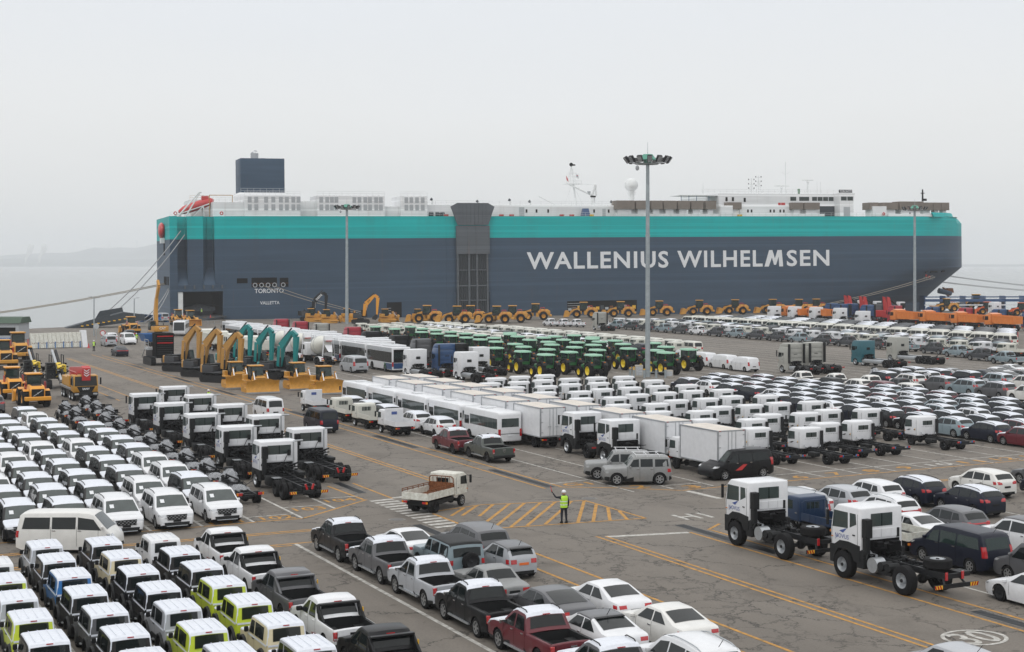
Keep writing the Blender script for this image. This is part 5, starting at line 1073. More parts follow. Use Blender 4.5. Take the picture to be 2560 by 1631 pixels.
def bed_truck(m, dump=False, Wd=1.75, crate=False, dbl=False, L=3.0, rusted=False, wire=True, bedm=None):
    P = Proto(); y0 = 0 if not dbl else -.75
    cab(P, Wd, y0, 1.5, .7, 2.02, m, glassg if not rusted else glass, (.48, .83), (.42, .52, .78), big=dbl, bev=.08)
    bm = bedm or m; yb = -L + (0 if not dbl else -.3); ye = y0 - .12
    q = MB(plastic if not rusted else rusty); q.box(-Wd / 2, Wd / 2, yb, ye, .82, .9); P.part('bed_floor', q)
    for sg in (1, -1):
        q = MB(bm); q.box(sg * Wd / 2 - .03, sg * Wd / 2 + .03, yb, ye, .84, 1.24)
        for k in range(5): y = yb + (ye - yb) * (k + .5) / 5; q.box(sg * Wd / 2 - .045, sg * Wd / 2 + .045, y - .03, y + .03, .86, 1.22)
        P.part('side_board', q)
        q = MB(tail); q.cb(sg * (Wd / 2 - .22), yb - .02, .7, .26, .06, .12); P.part('taillight', q); q = MB(amber); q.cb(sg * (Wd / 2 - .06), yb - .02, .7, .1, .062, .12); P.part('indicator', q)
    q = MB(bm); q.box(-Wd / 2, Wd / 2, yb - .03, yb + .03, .84, 1.24); P.part('tailboard', q)
    if dump: q = MB(m); q.box(-Wd / 2 + .02, Wd / 2 - .02, ye - .05, ye + .03, .9, 2.15); P.part('headboard', q, bevel=.03, seg=1); q = MB(blueprint); q.cb(0, ye - .06, 1.75, .5, .012, .25); P.part('sticker', q)
    else:
        q = MB(bm if not rusted else rusty); hz_ = 1.85
        q.tube([(-Wd / 2 + .05, ye, 1.2), (-Wd / 2 + .05, ye, hz_ - .1), (-Wd / 2 + .2, ye, hz_), (Wd / 2 - .2, ye, hz_), (Wd / 2 - .05, ye, hz_ - .1), (Wd / 2 - .05, ye, 1.2)], .03, 6)
        for k in range(5): x = -Wd / 2 + Wd * (k + 1) / 6; q.tube([(x, ye, 1.2), (x, ye, hz_)], .018, 5)
        P.part('headboard', q)
        if rusted:
            q = MB(rusty); q.box(-Wd / 2 + .05, Wd / 2 - .05, ye - .03, ye + .01, .9, 1.5); P.part('rust_panel', q)
            for sg in (1, -1):
                q = MB(rusty)
                for z in (1.32, 1.42): q.tube([(sg * Wd / 2, yb, z), (sg * Wd / 2, ye, z)], .025, 5)
                for k in range(6): y = yb + (ye - yb) * k / 5; q.tube([(sg * Wd / 2, y, 1.2), (sg * Wd / 2, y, 1.44)], .025, 5)
                P.part('side_rail', q)
    frame(P, yb + .1, 1.2, .8, .34, .14, .8); axle(P, .95, Wd / 2 - .06, .34, .2, False, 'alloy' if rusted else 'truck', True); axle(P, yb + 1.05, Wd / 2 - .06, .34, .18, True, 'black', True)
    q = MB(plastic); q.box(-Wd / 2 + .1, Wd / 2 - .1, yb + .3, 0, .45, .7); P.part('underbody', q)
    if rusted:
        for sg in (1, -1): q = MB(plastic); q.cb(sg * (Wd / 2 - .2), yb + .55, .38, .3, .02, .4); P.part('mud_flap', q)
    return P
def coach(L, Wd, H, m=white, city=False):
    P = Proto(); q = MB(m)
    q.prism([(-L / 2, .35), (L / 2 - .15, .35), (L / 2, .6), (L / 2, 1.1), (L / 2 - .35, H - .2), (L / 2 - .6, H), (-L / 2 + .15, H), (-L / 2, H - .15)] if not city else [(-L / 2, .32), (L / 2, .32), (L / 2, H - .1), (L / 2 - .1, H), (-L / 2 + .1, H), (-L / 2, H - .1)], -Wd / 2, Wd / 2)
    P.part('body', q, bevel=.12 if not city else .06, seg=3)
    x = Wd / 2 + .005
    for sg in (1, -1):
        n = 6 if not city else 7; ya, yb = (-L / 2 + .28, L / 2 - 1.5) if not city else (-L / 2 + .15, L / 2 - .25)
        for i in range(n):
            a = ya + (yb - ya) * i / n; b = ya + (yb - ya) * (i + 1) / n - .04
            q = MB(glassg if not city else glass); q.box(sg * x - .008, sg * x + .008, a, b, H * .5 if not city else 1.25, H * .8 if not city else H - .62); P.part('side_window', q)
        q = MB(glass); q.box(sg * x - .006, sg * x + .006, L / 2 - 1.35, L / 2 - .45, H * .48, H * .74); P.part('driver_window', q)
        if city: q = MB(vent); q.box(sg * x - .006, sg * x + .006, ya, yb, H - .6, H - .12); P.part('roof_fascia', q); q = MB(truckblue); q.box(sg * x - .004, sg * x + .004, -L / 2 + .05, -L / 2 + 2.2, .4, 1.15); P.part('blue_livery', q); q = MB(jdgreen); q.prism([(-L / 2 + 2.2, .4), (-L / 2 + 2.5, .4), (-L / 2 + 2.9, 1.15), (-L / 2 + 2.2, 1.15)], sg * x - .004, sg * x + .004); P.part('green_livery', q)
        q = MB(tail); q.box(min(sg * (Wd / 2 - .2), sg * (Wd / 2 + .008)), max(sg * (Wd / 2 - .2), sg * (Wd / 2 + .008)), -L / 2 - .015, -L / 2 + .08, .75, 1.35); P.part('taillight', q, bevel=.02, seg=1)
        q = MB(plastic); q.cb(sg * (Wd / 2 + .18), L / 2 - .1, H * .7, .12, .1, .4); P.part('mirror', q)
    q = MB(glassg); q.box(-Wd / 2 + .25, Wd / 2 - .25, -L / 2 - .012, -L / 2 + .1, H * .55, H * .82); P.part('rear_window', q, bevel=.03, seg=1)
    q = MB(glass); q.ngon([(-Wd / 2 + .15, L / 2 + .012, 1.1), (Wd / 2 - .15, L / 2 + .012, 1.1), (Wd / 2 - .2, L / 2 - (.345 if not city else .0) + .012, H - .25), (-Wd / 2 + .2, L / 2 - (.345 if not city else .0) + .012, H - .25)]); P.part('windshield', q)
    if not city:
        q = MB(white); q.box(-.5, .5, 0, 1.1, H, H + .13); u = P.part('roof_aircon', q, bevel=.05, seg=2)
        for k in range(3): plate_box(P, -.3 + k * .3, .55, H + .135, .2, .3, .02, vent, 'aircon_grille')
        q = MB(white); q.cyl((0, -.8, H), (0, -.8, H + .08), .28, .22, 14); P.part('roof_hatch', q)
        q = MB(plastic); q.cb(0, -L / 2 - .02, .98, Wd * .86, .03, .03); P.part('trim_line', q); q = MB(lettering_white); q.cb(0, -L / 2 - .015, .86, .5, .02, .16); P.part('license_plate', q)
        q = MB(plastic); q.tube([(0, -L / 2 - .02, H * .56), (.3, -L / 2 - .03, H * .62)], .015, 4); P.part('wiper', q)
    else:
        q = MB(white); q.box(-Wd / 2 + .25, Wd / 2 - .25, -L * .42, -L * .05, H, H + .22); P.part('roof_pack', q, bevel=.06, seg=1); q = MB(white); q.box(-Wd / 2 + .4, Wd / 2 - .4, L * .05, L * .4, H, H + .16); P.part('roof_pack', q, bevel=.06, seg=1)
        q = MB(truckblue); q.box(-Wd / 2 + .2, Wd / 2 - .2, -L / 2 - .012, -L / 2, .5, 1.2); P.part('rear_panel', q); q = MB(dark); q.box(-Wd / 2 + .2, Wd / 2 - .2, -L / 2 - .012, -L / 2, 1.25, H - .3); P.part('rear_glass', q)
    r = .4 if not city else .5
    for a in (-L * .22, L * .3) if not city else (-L * .24, L * .28):
        for sg in (1, -1):
            q = MB(dark); q.cyl((sg * (Wd / 2 - .3), a, r), (sg * (Wd / 2 + .006), a, r), r * 1.2, n=20); P.part('wheel_well', q); add_wheel(P, (sg * (Wd / 2 - .1), a, r), sg, r, .25, 'truck', 6, True)
    return P
def highcab_tractor(m, sleeper=True, axles=(-3.1, -4.4), H=3.7, fair=True, cream_=False, W_=2.45, front2=False, tail_=1.2, deck=False):
    P = Proto(); z0 = 1.15
    cab(P, W_, -1.15, 1.1, z0, z0 + (H - z0) * .82 if fair else H, m, glass, (.42, .66), (.3, .45, .6), big=True, sleeper=.75)
    if fair:
        q = MB(m); q.prism([(-1.13, z0 + (H - z0) * .8), (.9, z0 + (H - z0) * .8), (.6, H - .25), (.1, H), (-1.1, H)], -W_ / 2 + .04, W_ / 2 - .04); P.part('roof_fairing', q, bevel=.08)
        for sg in (1, -1): q = MB(plastic); q.box(sg * (W_ / 2 - .02) - .03, sg * (W_ / 2 - .02) + .03, -1.6, -1.12, 1.3, H - .1); P.part('side_deflector', q)
        for k in range(4): q = MB(m); z = z0 + .3 + k * (H - z0) * .22; q.box(-W_ / 2 + .25, W_ / 2 - .25, -1.19, -1.15, z, z + .38); P.part('rear_rib', q, bevel=.015, seg=1)
    for sg in (1, -1):
        q = MB(m if not cream_ else plastic); q.prism([(-1.15, .45), (-1.15, 1.2), (1.1, 1.2), (1.1, .4), (.75, .4), (.62, .85), (.25, 1.06), (-.15, .9), (-.3, .45)], sg * .98, sg * (W_ / 2)); P.part('fender', q)
        q = MB(steel if sleeper else plastic); q.box(min(sg * .6, sg * 1.2), max(sg * .6, sg * 1.2), axles[0] + .7, -1.3, .45, 1.0); P.part('fuel_tank', q, bevel=.1)
    frame(P, axles[-1] - tail_, .8, 1.0, .42, .25, 1.0); axle(P, .25, 1.2, .52, .32, False, 'truck', True)
    if front2: axle(P, -1.45, 1.2, .52, .32, False, 'truck', True)
    for a in axles:
        axle(P, a, 1.22, .52, .3, True, 'truck', True)
        if deck:
            for sg in (1, -1): q = MB(plastic); q.loft([[(sg * x, a + .62 * math.cos(t), .52 + .6 * math.sin(t)) for x in (.62, 1.24)] for t in [math.pi * i / 6 for i in range(7)]], closed=False, caps=False); P.part('rear_fender', q)
    clutter(P, -1.5, -1.2, .95, 1.5, .8, 16, 2, 'air_lines'); clutter(P, axles[-1], axles[0] + .6, .8, 1.1, .4, 14, 6, 'suspension')
    q = MB(chassis); q.cyl((0, axles[0] - .3, 1.02), (0, axles[0] - .3, 1.14), .45, n=12); P.part('coupling_plate', q)
    for sg in (1, -1): q = MB(tail); q.cb(sg * .9, axles[-1] - tail_ - .05, .88, .36, .06, .13); P.part('taillight', q)
    return P
def dump_truck(m, bedm=None):
    P = Proto(); cab(P, 2.4, 1.1, 3.0, 1.1, 3.0, m, glass, (.45, .82), (.5, .5, .75), big=False); bm = bedm or m
    z0, z1 = 1.35, 2.9; w_ = 1.22
    for sg in (1, -1):
        q = MB(bm); q.prism([(-4.3, z0), (.8, z0), (.9, z1), (-4.3, z1 - .15)], sg * w_ - .05, sg * w_ + .05)
        for k in range(7): y = -4.1 + k * .78; q.box(sg * (w_ + .05) - .05, sg * (w_ + .05) + .05, y - .06, y + .06, z0, z1 - .2)
        q.box(sg * (w_ + .04) - .07, sg * (w_ + .04) + .07, -4.3, .85, z1 - .3, z1 - .14); P.part('bed_side', q)
    q = MB(bm); q.box(-w_, w_, -4.38, -4.3, z0, z1 - .15)
    for k in range(3):
        for j in range(2): q.box(-1.05 + k * .75, -.5 + k * .75, -4.42, -4.38, z0 + .15 + j * .7, z0 + .65 + j * .7)
    P.part('tailgate', q); q = MB(bm); q.prism([(.75, z0), (.85, z0), (1.0, z1 + .05), (2.1, z1 + .3), (2.1, z1 + .4), (.9, z1 + .2)], -w_, w_); P.part('bed_canopy', q)
    q = MB(rusty if m is orange else bm); q.box(-w_, w_, -4.3, .8, z0, z0 + .08); P.part('bed_floor', q)
    frame(P, -4.2, 2.8, 1.2, .42, .26, 1.2); axle(P, 2.4, 1.2, .52, .3, False, 'truck', True); axle(P, -1.9, 1.22, .52, .3, True, 'truck', True); axle(P, -3.2, 1.22, .52, .3, True, 'truck', True)
    for sg in (1, -1): q = MB(tail); q.cb(sg * .9, -4.45, .95, .36, .06, .13); P.part('taillight', q)
    hazard_bar(P, -4.4, .65, 1.15); return P
def mixer_truck():
    P = Proto(); cab(P, 2.4, 1.9, 3.7, 1.1, 2.95, white, glass, (.45, .82), (.5, .5, .75), big=False)
    q = MB(cream); a = Vector((0, 1.4, 2.3)); b = Vector((0, -3.9, 3.25)); d = (b - a)
    pr = [(0, .5), (.08, .95), (.3, 1.28), (.5, 1.32), (.7, 1.1), (.92, .68), (1.0, .6)]
    rows = []
    for t, r in pr: c = a + d * t; rows.append([(r * math.cos(k * math.pi / 9), c.y + r * math.sin(k * math.pi / 9) * .17, c.z + r * math.sin(k * math.pi / 9)) for k in range(18)])
    q.loft(rows); P.part('mixer_drum', q, smooth=50)
    for t in (.33, .53):
        c = a + d * t; r = interp(pr, t) + .02; q = MB(vent); q.loft([[(r * math.cos(k * math.pi / 9), c.y + o + r * math.sin(k * math.pi / 9) * .17, c.z + r * math.sin(k * math.pi / 9)) for k in range(18)] for o in (-.05, .05)]); P.part('drum_band', q)
    q = MB(white); q.prism([(-4.7, 3.5), (-3.6, 3.5), (-3.9, 4.2), (-4.5, 4.2)], -.55, .55); P.part('feed_hopper', q, bevel=.04, seg=1)
    q = MB(white); q.loft([[(x * .5, -4.2, 2.9), (x * .5 + .1, -4.3, 2.9), (x * .25 + .1, -5.2, 1.9), (x * .25, -5.2, 1.9)] for x in (-1, 1)], caps=True); P.part('discharge_chute', q)
    q = MB(hullred); q.cb(0, -4.75, 3.45, .9, .05, .1); P.part('warning_strip', q)
    for sg in (1, -1):
        q = MB(white); q.tube([(sg * .7, -3.9, 1.3), (sg * .6, -4.1, 3.4)], .08); q.tube([(sg * .9, -4.6, 1.0), (sg * .6, -4.5, 4.2)], .035, 5); P.part('drum_support', q)
        q = MB(white); q.loft([[(sg * x, -2.9 + 1.5 * math.cos(t), .55 + .68 * math.sin(t) if abs(math.cos(t)) > .7 else 1.18) for x in (.6, 1.24)] for t in [math.pi * i / 8 for i in range(9)]], closed=False, caps=False); P.part('rear_fender', q)
        q = MB(tail); q.cb(sg * .9, -4.6, .95, .4, .06, .15); P.part('taillight', q)
    q = MB(steel)
    for k in range(9): q.tube([(.85, -4.75, 1.0 + k * .32), (1.2, -4.75, 1.0 + k * .32)], .025, 4)
    q.tube([(.85, -4.75, .9), (.85, -4.75, 3.9)], .03, 5); q.tube([(1.2, -4.75, .9), (1.2, -4.75, 3.9)], .03, 5); P.part('ladder', q)
    frame(P, -4.6, 3.4, 1.2, .42, .26, 1.2); axle(P, 3.1, 1.2, .52, .3, False, 'truck', True); axle(P, -2.2, 1.22, .52, .3, True, 'truck', True); axle(P, -3.6, 1.22, .52, .3, True, 'truck', True); hazard_bar(P, -4.75, .7, 1.15)
    return P
def bundled_chassis():
    """bare chassis with its engine wrapped in cloudy sheeting"""
    P = Proto(); r_ = random.Random(5); frame(P, -2.6, 2.4, .72, .36, .16, .8); axle(P, 1.7, .85, .35, .2, False, 'black', True); axle(P, -1.6, .9, .35, .2, True, 'black', True)
    clutter(P, .6, 2.3, .6, 1.45, .55, 40, 11); q = MB(plastic); q.cb(0, 2.1, 1.35, .55, .2, .8); P.part('radiator', q)
    for (y0, y1, h) in ((.7, 2.6, 1.85), (-.9, .6, 1.05)):
        q = MB(plastic_sheet); rows = []
        for j in range(13):
            t = j / 12; y = y0 + (y1 - y0) * t; k = math.sin(math.pi * (.1 + .8 * t)) ** .6 * (.75 + .5 * t if h > 1.5 else 1); rows.append([((.72 * (1 - .45 * abs(math.sin(a)) ** 2) * k + r_.uniform(-.05, .05)) * (1 if math.cos(a) > 0 else -1) * abs(math.cos(a)) ** .7, y + r_.uniform(-.05, .05), .5 + (h - .5) * (k * .85 * math.sin(a) + r_.uniform(-.06, .06))) for a in [math.pi * i / 12 for i in range(13)]])
        q.loft(rows, closed=False, caps=False); P.part('wrap_sheet', q, smooth=40)
    for sg in (1, -1): q = MB(tail); q.cb(sg * .6, -2.66, .72, .24, .06, .16); P.part('taillight', q); q = MB(amber); q.cb(sg * .78, -2.66, .72, .1, .062, .16); P.part('indicator', q)
    q = MB(plastic); q.box(-.85, -.4, -.6, .5, .35, .65); P.part('fuel_tank', q); return P
# ================================================================ building and farm machines
def track(P, x, y0, y1, r, w, m=chassis, pads=22):
    for sg in (1, -1):
        q = MB(m); n = 8; prof = [(y1 + r * math.sin(t), r + r * math.cos(t)) for t in [math.pi * i / n for i in range(n + 1)]] + [(y0 - r * math.sin(t), r - r * math.cos(t)) for t in [math.pi * i / n for i in range(n + 1)]]
        q.prism(prof, sg * x - w / 2, sg * x + w / 2); i = P.part('track', q)
        L = (y1 - y0); k = max(6, int(L / .28))
        for j in range(k):
            y = y0 + L * (j + .5) / k
            for z in (2 * r + .015,): s_ = MB(m); 
        s_ = MB(m)
        for j in range(k): y = y0 + L * (j + .5) / k; s_.cb(sg * x, y, 2 * r + .015, w * 1.02, .12, .04)
        for t in [math.pi * (j + .5) / 7 for j in range(7)]:
            for (yc, sgn) in ((y1, 1), (y0, -1)): s_.cb(sg * x, yc + sgn * (r + .01) * math.sin(t), r + (r + .01) * math.cos(t), w * 1.02, .06, .06)
        g = P.part('track_shoes', s_, parent=i); P.parts[g][1]['kind'] = 'stuff'
        q = MB(steel)
        for j in range(5): y = y0 + L * j / 4; q.cyl((sg * x - w * .52, y, r), (sg * x + w * .52, y, r), r * .62 if j in (0, 4) else r * .4, n=12, m=m)
        g = P.part('track_rollers', q, parent=i)
def arm_box(q, a, b, w, h0, h1, m=None):
    a, b = Vector(a), Vector(b); d = (b - a).normalized(); n = Vector((0, -d.z, d.y)); x = Vector((w / 2, 0, 0)); p = []
    for c, h in ((a, h0), (b, h1)): p.append([tuple(c + x + n * h / 2), tuple(c - x + n * h / 2), tuple(c - x - n * h / 2), tuple(c + x - n * h / 2)])
    q.loft(p, m)
def excavator(m, sc_=1., logo=None, boomtext=None, tall=False, dark_side=True, up=False):
    P = Proto(); track(P, 1.15, -1.5, 1.5, .42, .6)
    q = MB(chassis); q.box(-.9, .9, -1, 1, .4, .9); q.cyl((0, 0, .85), (0, 0, 1.12), .7, n=16); P.part('undercarriage', q)
    q = MB(slate if dark_side else m); q.box(-1.35, 1.35, -1.6, 1.3, 1.1, 1.3); q.box(.35, 1.35, -1.6, .2, 1.3, 2.05); q.box(-1.35, -.3, -1.6, -.1, 1.3, 2.05); P.part('upper_deck', q, bevel=.05, seg=1)
    q = MB(m); q.prism([(-1.35, -1.55), (-1.1, -2.1), (-.6, -2.35), (.6, -2.35), (1.1, -2.1), (1.35, -1.55)], 1.15, 2.1, ax='z'); P.part('counterweight', q, bevel=.08)
    q = MB(plastic); q.box(-1.3, 1.3, -1.5, -.3, 2.05, 2.2); q.cyl((.6, -1.0, 2.2), (.6, -1.0, 2.6), .07, n=8); P.part('engine_hood', q, bevel=.04, seg=1)
    q = MB(plastic); q.prism([(.0, 1.3), (1.35, 1.3), (1.45, 1.7), (1.2, 2.85), (.1, 2.9)], -1.35, -.4); c = P.part('cab', q, bevel=.05, seg=1)
    for (x0, x1, ya, yb) in ((-1.36, -1.345, .15, 1.2), (-.41, -.395, .15, 1.2)): q = MB(glassg); q.prism([(ya, 1.7), (yb + .1, 1.75), (yb - .08, 2.7), (ya, 2.72)], x0, x1); P.part('cab_window', q)
    q = MB(glassg); q.add([(-1.28, 1.47, 1.75), (-.47, 1.47, 1.75), (-.47, 1.24, 2.75), (-1.28, 1.24, 2.75)], [(0, 1, 2, 3)]); P.part('windshield', q); q = MB(glassg); q.box(-1.25, -.5, -.02, -.005, 1.8, 2.7); P.part('rear_window', q)
    if up: B = [(0, .9, 1.7), (0, 1.4, 4.5), (0, .9, 7.0)]; S = [(0, .9, 7.0), (0, -.2, 9.0), (0, .3, 10.0)]
    else: B = [(0, .7, 1.6), (0, 1.1, 4.1), (0, 2.9, 5.9)]; S = [(0, 2.9, 6.0), (0, 3.6, 5.4), (0, 3.4, 1.8)]
    q = MB(m); arm_box(q, B[0], B[1], .5, .55, 1.0); arm_box(q, B[1], B[2], .48, 1.0, .5); P.part('boom', q)
    q = MB(m); arm_box(q, S[0], S[1], .4, .5, .7); arm_box(q, S[1], S[2], .38, .75, .35); P.part('stick', q)
    q = MB(chrome)
    for sg in (1, -1): q.cyl((sg * .38, 1.2, 1.6), (sg * .38, B[1][1] + .2, B[1][2] - .2), .06, n=8); q.cyl((sg * .38, 1.2, 1.6), (sg * .38, (1.2 + B[1][1] + .2) / 2, (1.6 + B[1][2] - .2) / 2), .11, n=8, m=chassis)
    P.part('boom_cylinder', q)
    q = MB(chassis); q.cyl((0, B[1][1] - .1, B[1][2] + .65), (0, S[0][1] - .1, S[0][2] + .4), .1, n=8); P.part('stick_cylinder', q)
    q = MB(chassis); bx = S[2]; q.prism([(bx[1] - .3, bx[2] + .1), (bx[1] + .1, bx[2] + .1), (bx[1] + .25, bx[2] - .5), (bx[1] - .2, bx[2] - 1.1), (bx[1] - 1.0, bx[2] - .9), (bx[1] - .95, bx[2] - .4)], -.6, .6); P.part('bucket', q, bevel=.04, seg=1) if not up else None
    if boomtext:
        a, b = Vector(B[1]), Vector(B[2]); d = (b - a).normalized(); n = Vector((0, -d.z, d.y)); t, w_ = text_mb(boomtext, .42, lettering_white if m is plastic else plastic, .02); o = a + d * .5 - n * .25
        t.v = [tuple(o + d * x + n * z + Vector((.262, 0, 0))) for x, z, _ in t.v]; P.part('lettering', t)
    if logo:
        t, w_ = text_mb(logo, .42, lettering_white, .02); t.v = [(x - w_ / 2, -2.37, 1.5 + z) for x, z, _ in t.v]; P.part('lettering', t)
    return P
def bulldozer(m=yellow):
    P = Proto(); track(P, 1.0, -1.3, 1.4, .42, .55, m)
    q = MB(m); q.prism([(-1.6, .7), (1.5, .7), (1.6, 1.0), (1.55, 1.7), (.3, 1.8), (-.2, 1.5), (-1.6, 1.5)], -.65, .65); P.part('body', q, bevel=.06, seg=1)
    q = MB(dark); q.box(-.5, .5, 1.56, 1.63, .9, 1.6); P.part('radiator_grille', q)
    q = MB(plastic); q.prism([(-1.15, 1.4), (.1, 1.3), (.35, 1.7), (.1, 2.8), (-1.05, 2.8)], -.68, .68); P.part('cab', q, bevel=.05, seg=1)
    q = MB(m); q.box(-.78, .78, -1.2, .2, 2.78, 2.9); P.part('cab_roof', q, bevel=.05, seg=1)
    for sg in (1, -1):
        q = MB(glassg); q.prism([(-1.0, 1.75), (.15, 1.75), (-.02, 2.7), (-.95, 2.7)], sg * .685 - .008, sg * .685 + .008); P.part('cab_window', q)
        q = MB(m); q.box(min(sg * .7, sg * 1.25), max(sg * .7, sg * 1.25), -1.5, .1, 1.15, 1.35); q.box(min(sg * .75, sg * 1.2), max(sg * .75, sg * 1.2), -1.5, -.7, 1.3, 1.85); P.part('fender', q, bevel=.04, seg=1)
        q = MB(m); q.tube([(sg * .72, 1.1, .9), (sg * .72, 1.25, 2.35)], .1, 6); q.box(sg * .72 - .1, sg * .72 + .1, 1.0, 1.4, 1.2, 1.5); P.part('lift_post', q); q = MB(chrome); q.cyl((sg * .72, 1.3, 2.2), (sg * .75, 2.1, 1.1), .06, n=8); P.part('lift_cylinder', q)
        q = MB(m); q.tube([(sg * 1.35, .2, .5), (sg * 1.35, 2.0, .5)], .12, 6); P.part('push_arm', q)
    q = MB(glassg); q.add([(-.6, .36, 1.8), (.6, .36, 1.8), (.58, .14, 2.72), (-.58, .14, 2.72)], [(0, 1, 2, 3)]); P.part('windshield', q)
    q = MB(m); rows = []
    for x, hh in ((-1.8, 1.3), (-1.2, 1.32), (-.6, 1.5), (.6, 1.5), (1.2, 1.32), (1.8, 1.3)): rows.append([(x, 2.25 + .25 * (2 * t - 1) ** 2, .12 + hh * t) for t in [i / 6 for i in range(7)]] + [(x, 2.12 + .2 * (2 * t - 1) ** 2, .12 + hh * t) for t in [1 - i / 6 for i in range(7)]])
    q.loft(rows); P.part('blade', q, smooth=50); q = MB(steel); q.box(-1.85, 1.85, 2.42, 2.56, .04, .2); P.part('cutting_edge', q)
    q = MB(plastic); q.cyl((.35, .9, 1.7), (.35, .9, 2.4), .08, n=8); P.part('exhaust_pipe', q); return P
def loader(m=yellow, rim='orange', sc_=1., logo=True, style=0, hooded=True):
    """wheel loader, bucket towards +y"""
    P = Proto(); r = .85
    for a in (1.5, -1.6):
        for sg in (1, -1): add_wheel(P, (sg * 1.05, a, r), sg, r, .62, rim, 6, True, .42)
    q = MB(m); q.prism([(-2.9, .95), (-.6, .85), (-.4, 1.7), (-1.0, 2.25), (-2.4, 2.2), (-2.95, 1.8)], -.72, .72); P.part('engine_hood', q, bevel=.08)
    q = MB(plastic); q.box(-.6, .6, -2.99, -2.9, 1.05, 1.9); P.part('rear_grille', q)
    if logo: q = MB(steel); q.cyl((-.42, -3.0, 1.2), (.42, -3.0, 1.75), .03, n=5); q.cyl((0, -3.02, 1.48), (0, -2.98, 1.48), .08, n=10); P.part('grille_badge', q)
    q = MB(plastic); q.prism([(-2.4, 2.2), (-1.0, 2.24), (-1.1, 2.3), (-2.2, 2.27)], -.5, .5); P.part('hood_top', q)
    q = MB(m); q.box(-1.28, 1.28, -3.25, -2.75, .75, 1.15); P.part('rear_bumper', q, bevel=.06, seg=1)
    q = MB(plastic); q.prism([(-.75, 1.55), (.75, 1.45), (.9, 2.0), (.7, 3.2), (-.7, 3.2)], -.68, .68); P.part('cab', q, bevel=.05, seg=1); q = MB(m); q.box(-.8, .8, -.85, .85, 3.18, 3.34); P.part('cab_roof', q, bevel=.05, seg=1)
    for sg in (1, -1):
        q = MB(glassg); q.prism([(-.62, 1.9), (.72, 1.85), (.6, 3.05), (-.6, 3.05)], sg * .69 - .006, sg * .69 + .006); P.part('cab_window', q)
        for a in (1.5, -1.6): q = MB(m); q.loft([[(sg * x, a + .98 * math.cos(t), r + .98 * math.sin(t)) for x in (.72, 1.3)] for t in [math.pi * (.1 + .6 * i / 6) for i in range(7)]], closed=False, caps=False); P.part('fender', q)
        q = MB(m); q.box(min(sg * .75, sg * 1.2), max(sg * .75, sg * 1.2), -.6, -.1, .7, 1.5); P.part('access_steps', q)
        q = MB(m); arm_box(q, (sg * .55, .9, 2.0), (sg * .55, 2.4, 1.5), .14, .35, .4); arm_box(q, (sg * .55, 2.4, 1.5), (sg * .55, 3.1, .6), .14, .4, .3); P.part('lift_arm', q)
        q = MB(hullred); q.tube([(sg * .95, -1.0, 1.6), (sg * .95, -1.0, 2.5), (sg * .95, -1.8, 2.5), (sg * .95, -1.8, 1.6)], .03, 5); P.part('guard_rail', q)
    q = MB(glassg); q.add([(-.6, -.76, 1.95), (.6, -.76, 1.95), (.6, -.715, 3.05), (-.6, -.715, 3.05)], [(0, 1, 2, 3)]); P.part('rear_window', q); q = MB(glassg); q.add([(-.6, .93, 2.0), (.6, .93, 2.0), (.58, .72, 3.05), (-.58, .72, 3.05)], [(0, 1, 2, 3)]); P.part('windshield', q)
    q = MB(m); q.box(-.55, .55, .4, 2.2, .8, 1.5); P.part('front_frame', q); q = MB(chassis); q.cyl((0, 1.0, 2.0), (0, 2.6, 1.9), .09, n=8); P.part('tilt_cylinder', q)
    q = MB(m); q.loft([[(x, 3.1, .35), (x, 3.1, 1.25), (x, 3.35, 1.5), (x, 3.9, 1.45), (x, 3.3, 1.2), (x, 3.25, .35), (x, 4.2, .2), (x, 4.2, .12)] for x in (-1.45, 1.45)]); P.part('bucket', q)
    for sg in (1, -1): q = MB(m); q.prism([(3.1, .3), (3.1, 1.3), (3.35, 1.52), (3.9, 1.47), (4.25, .15)], sg * 1.43 - .04, sg * 1.43 + .04); P.part('bucket_cheek', q)
    return P
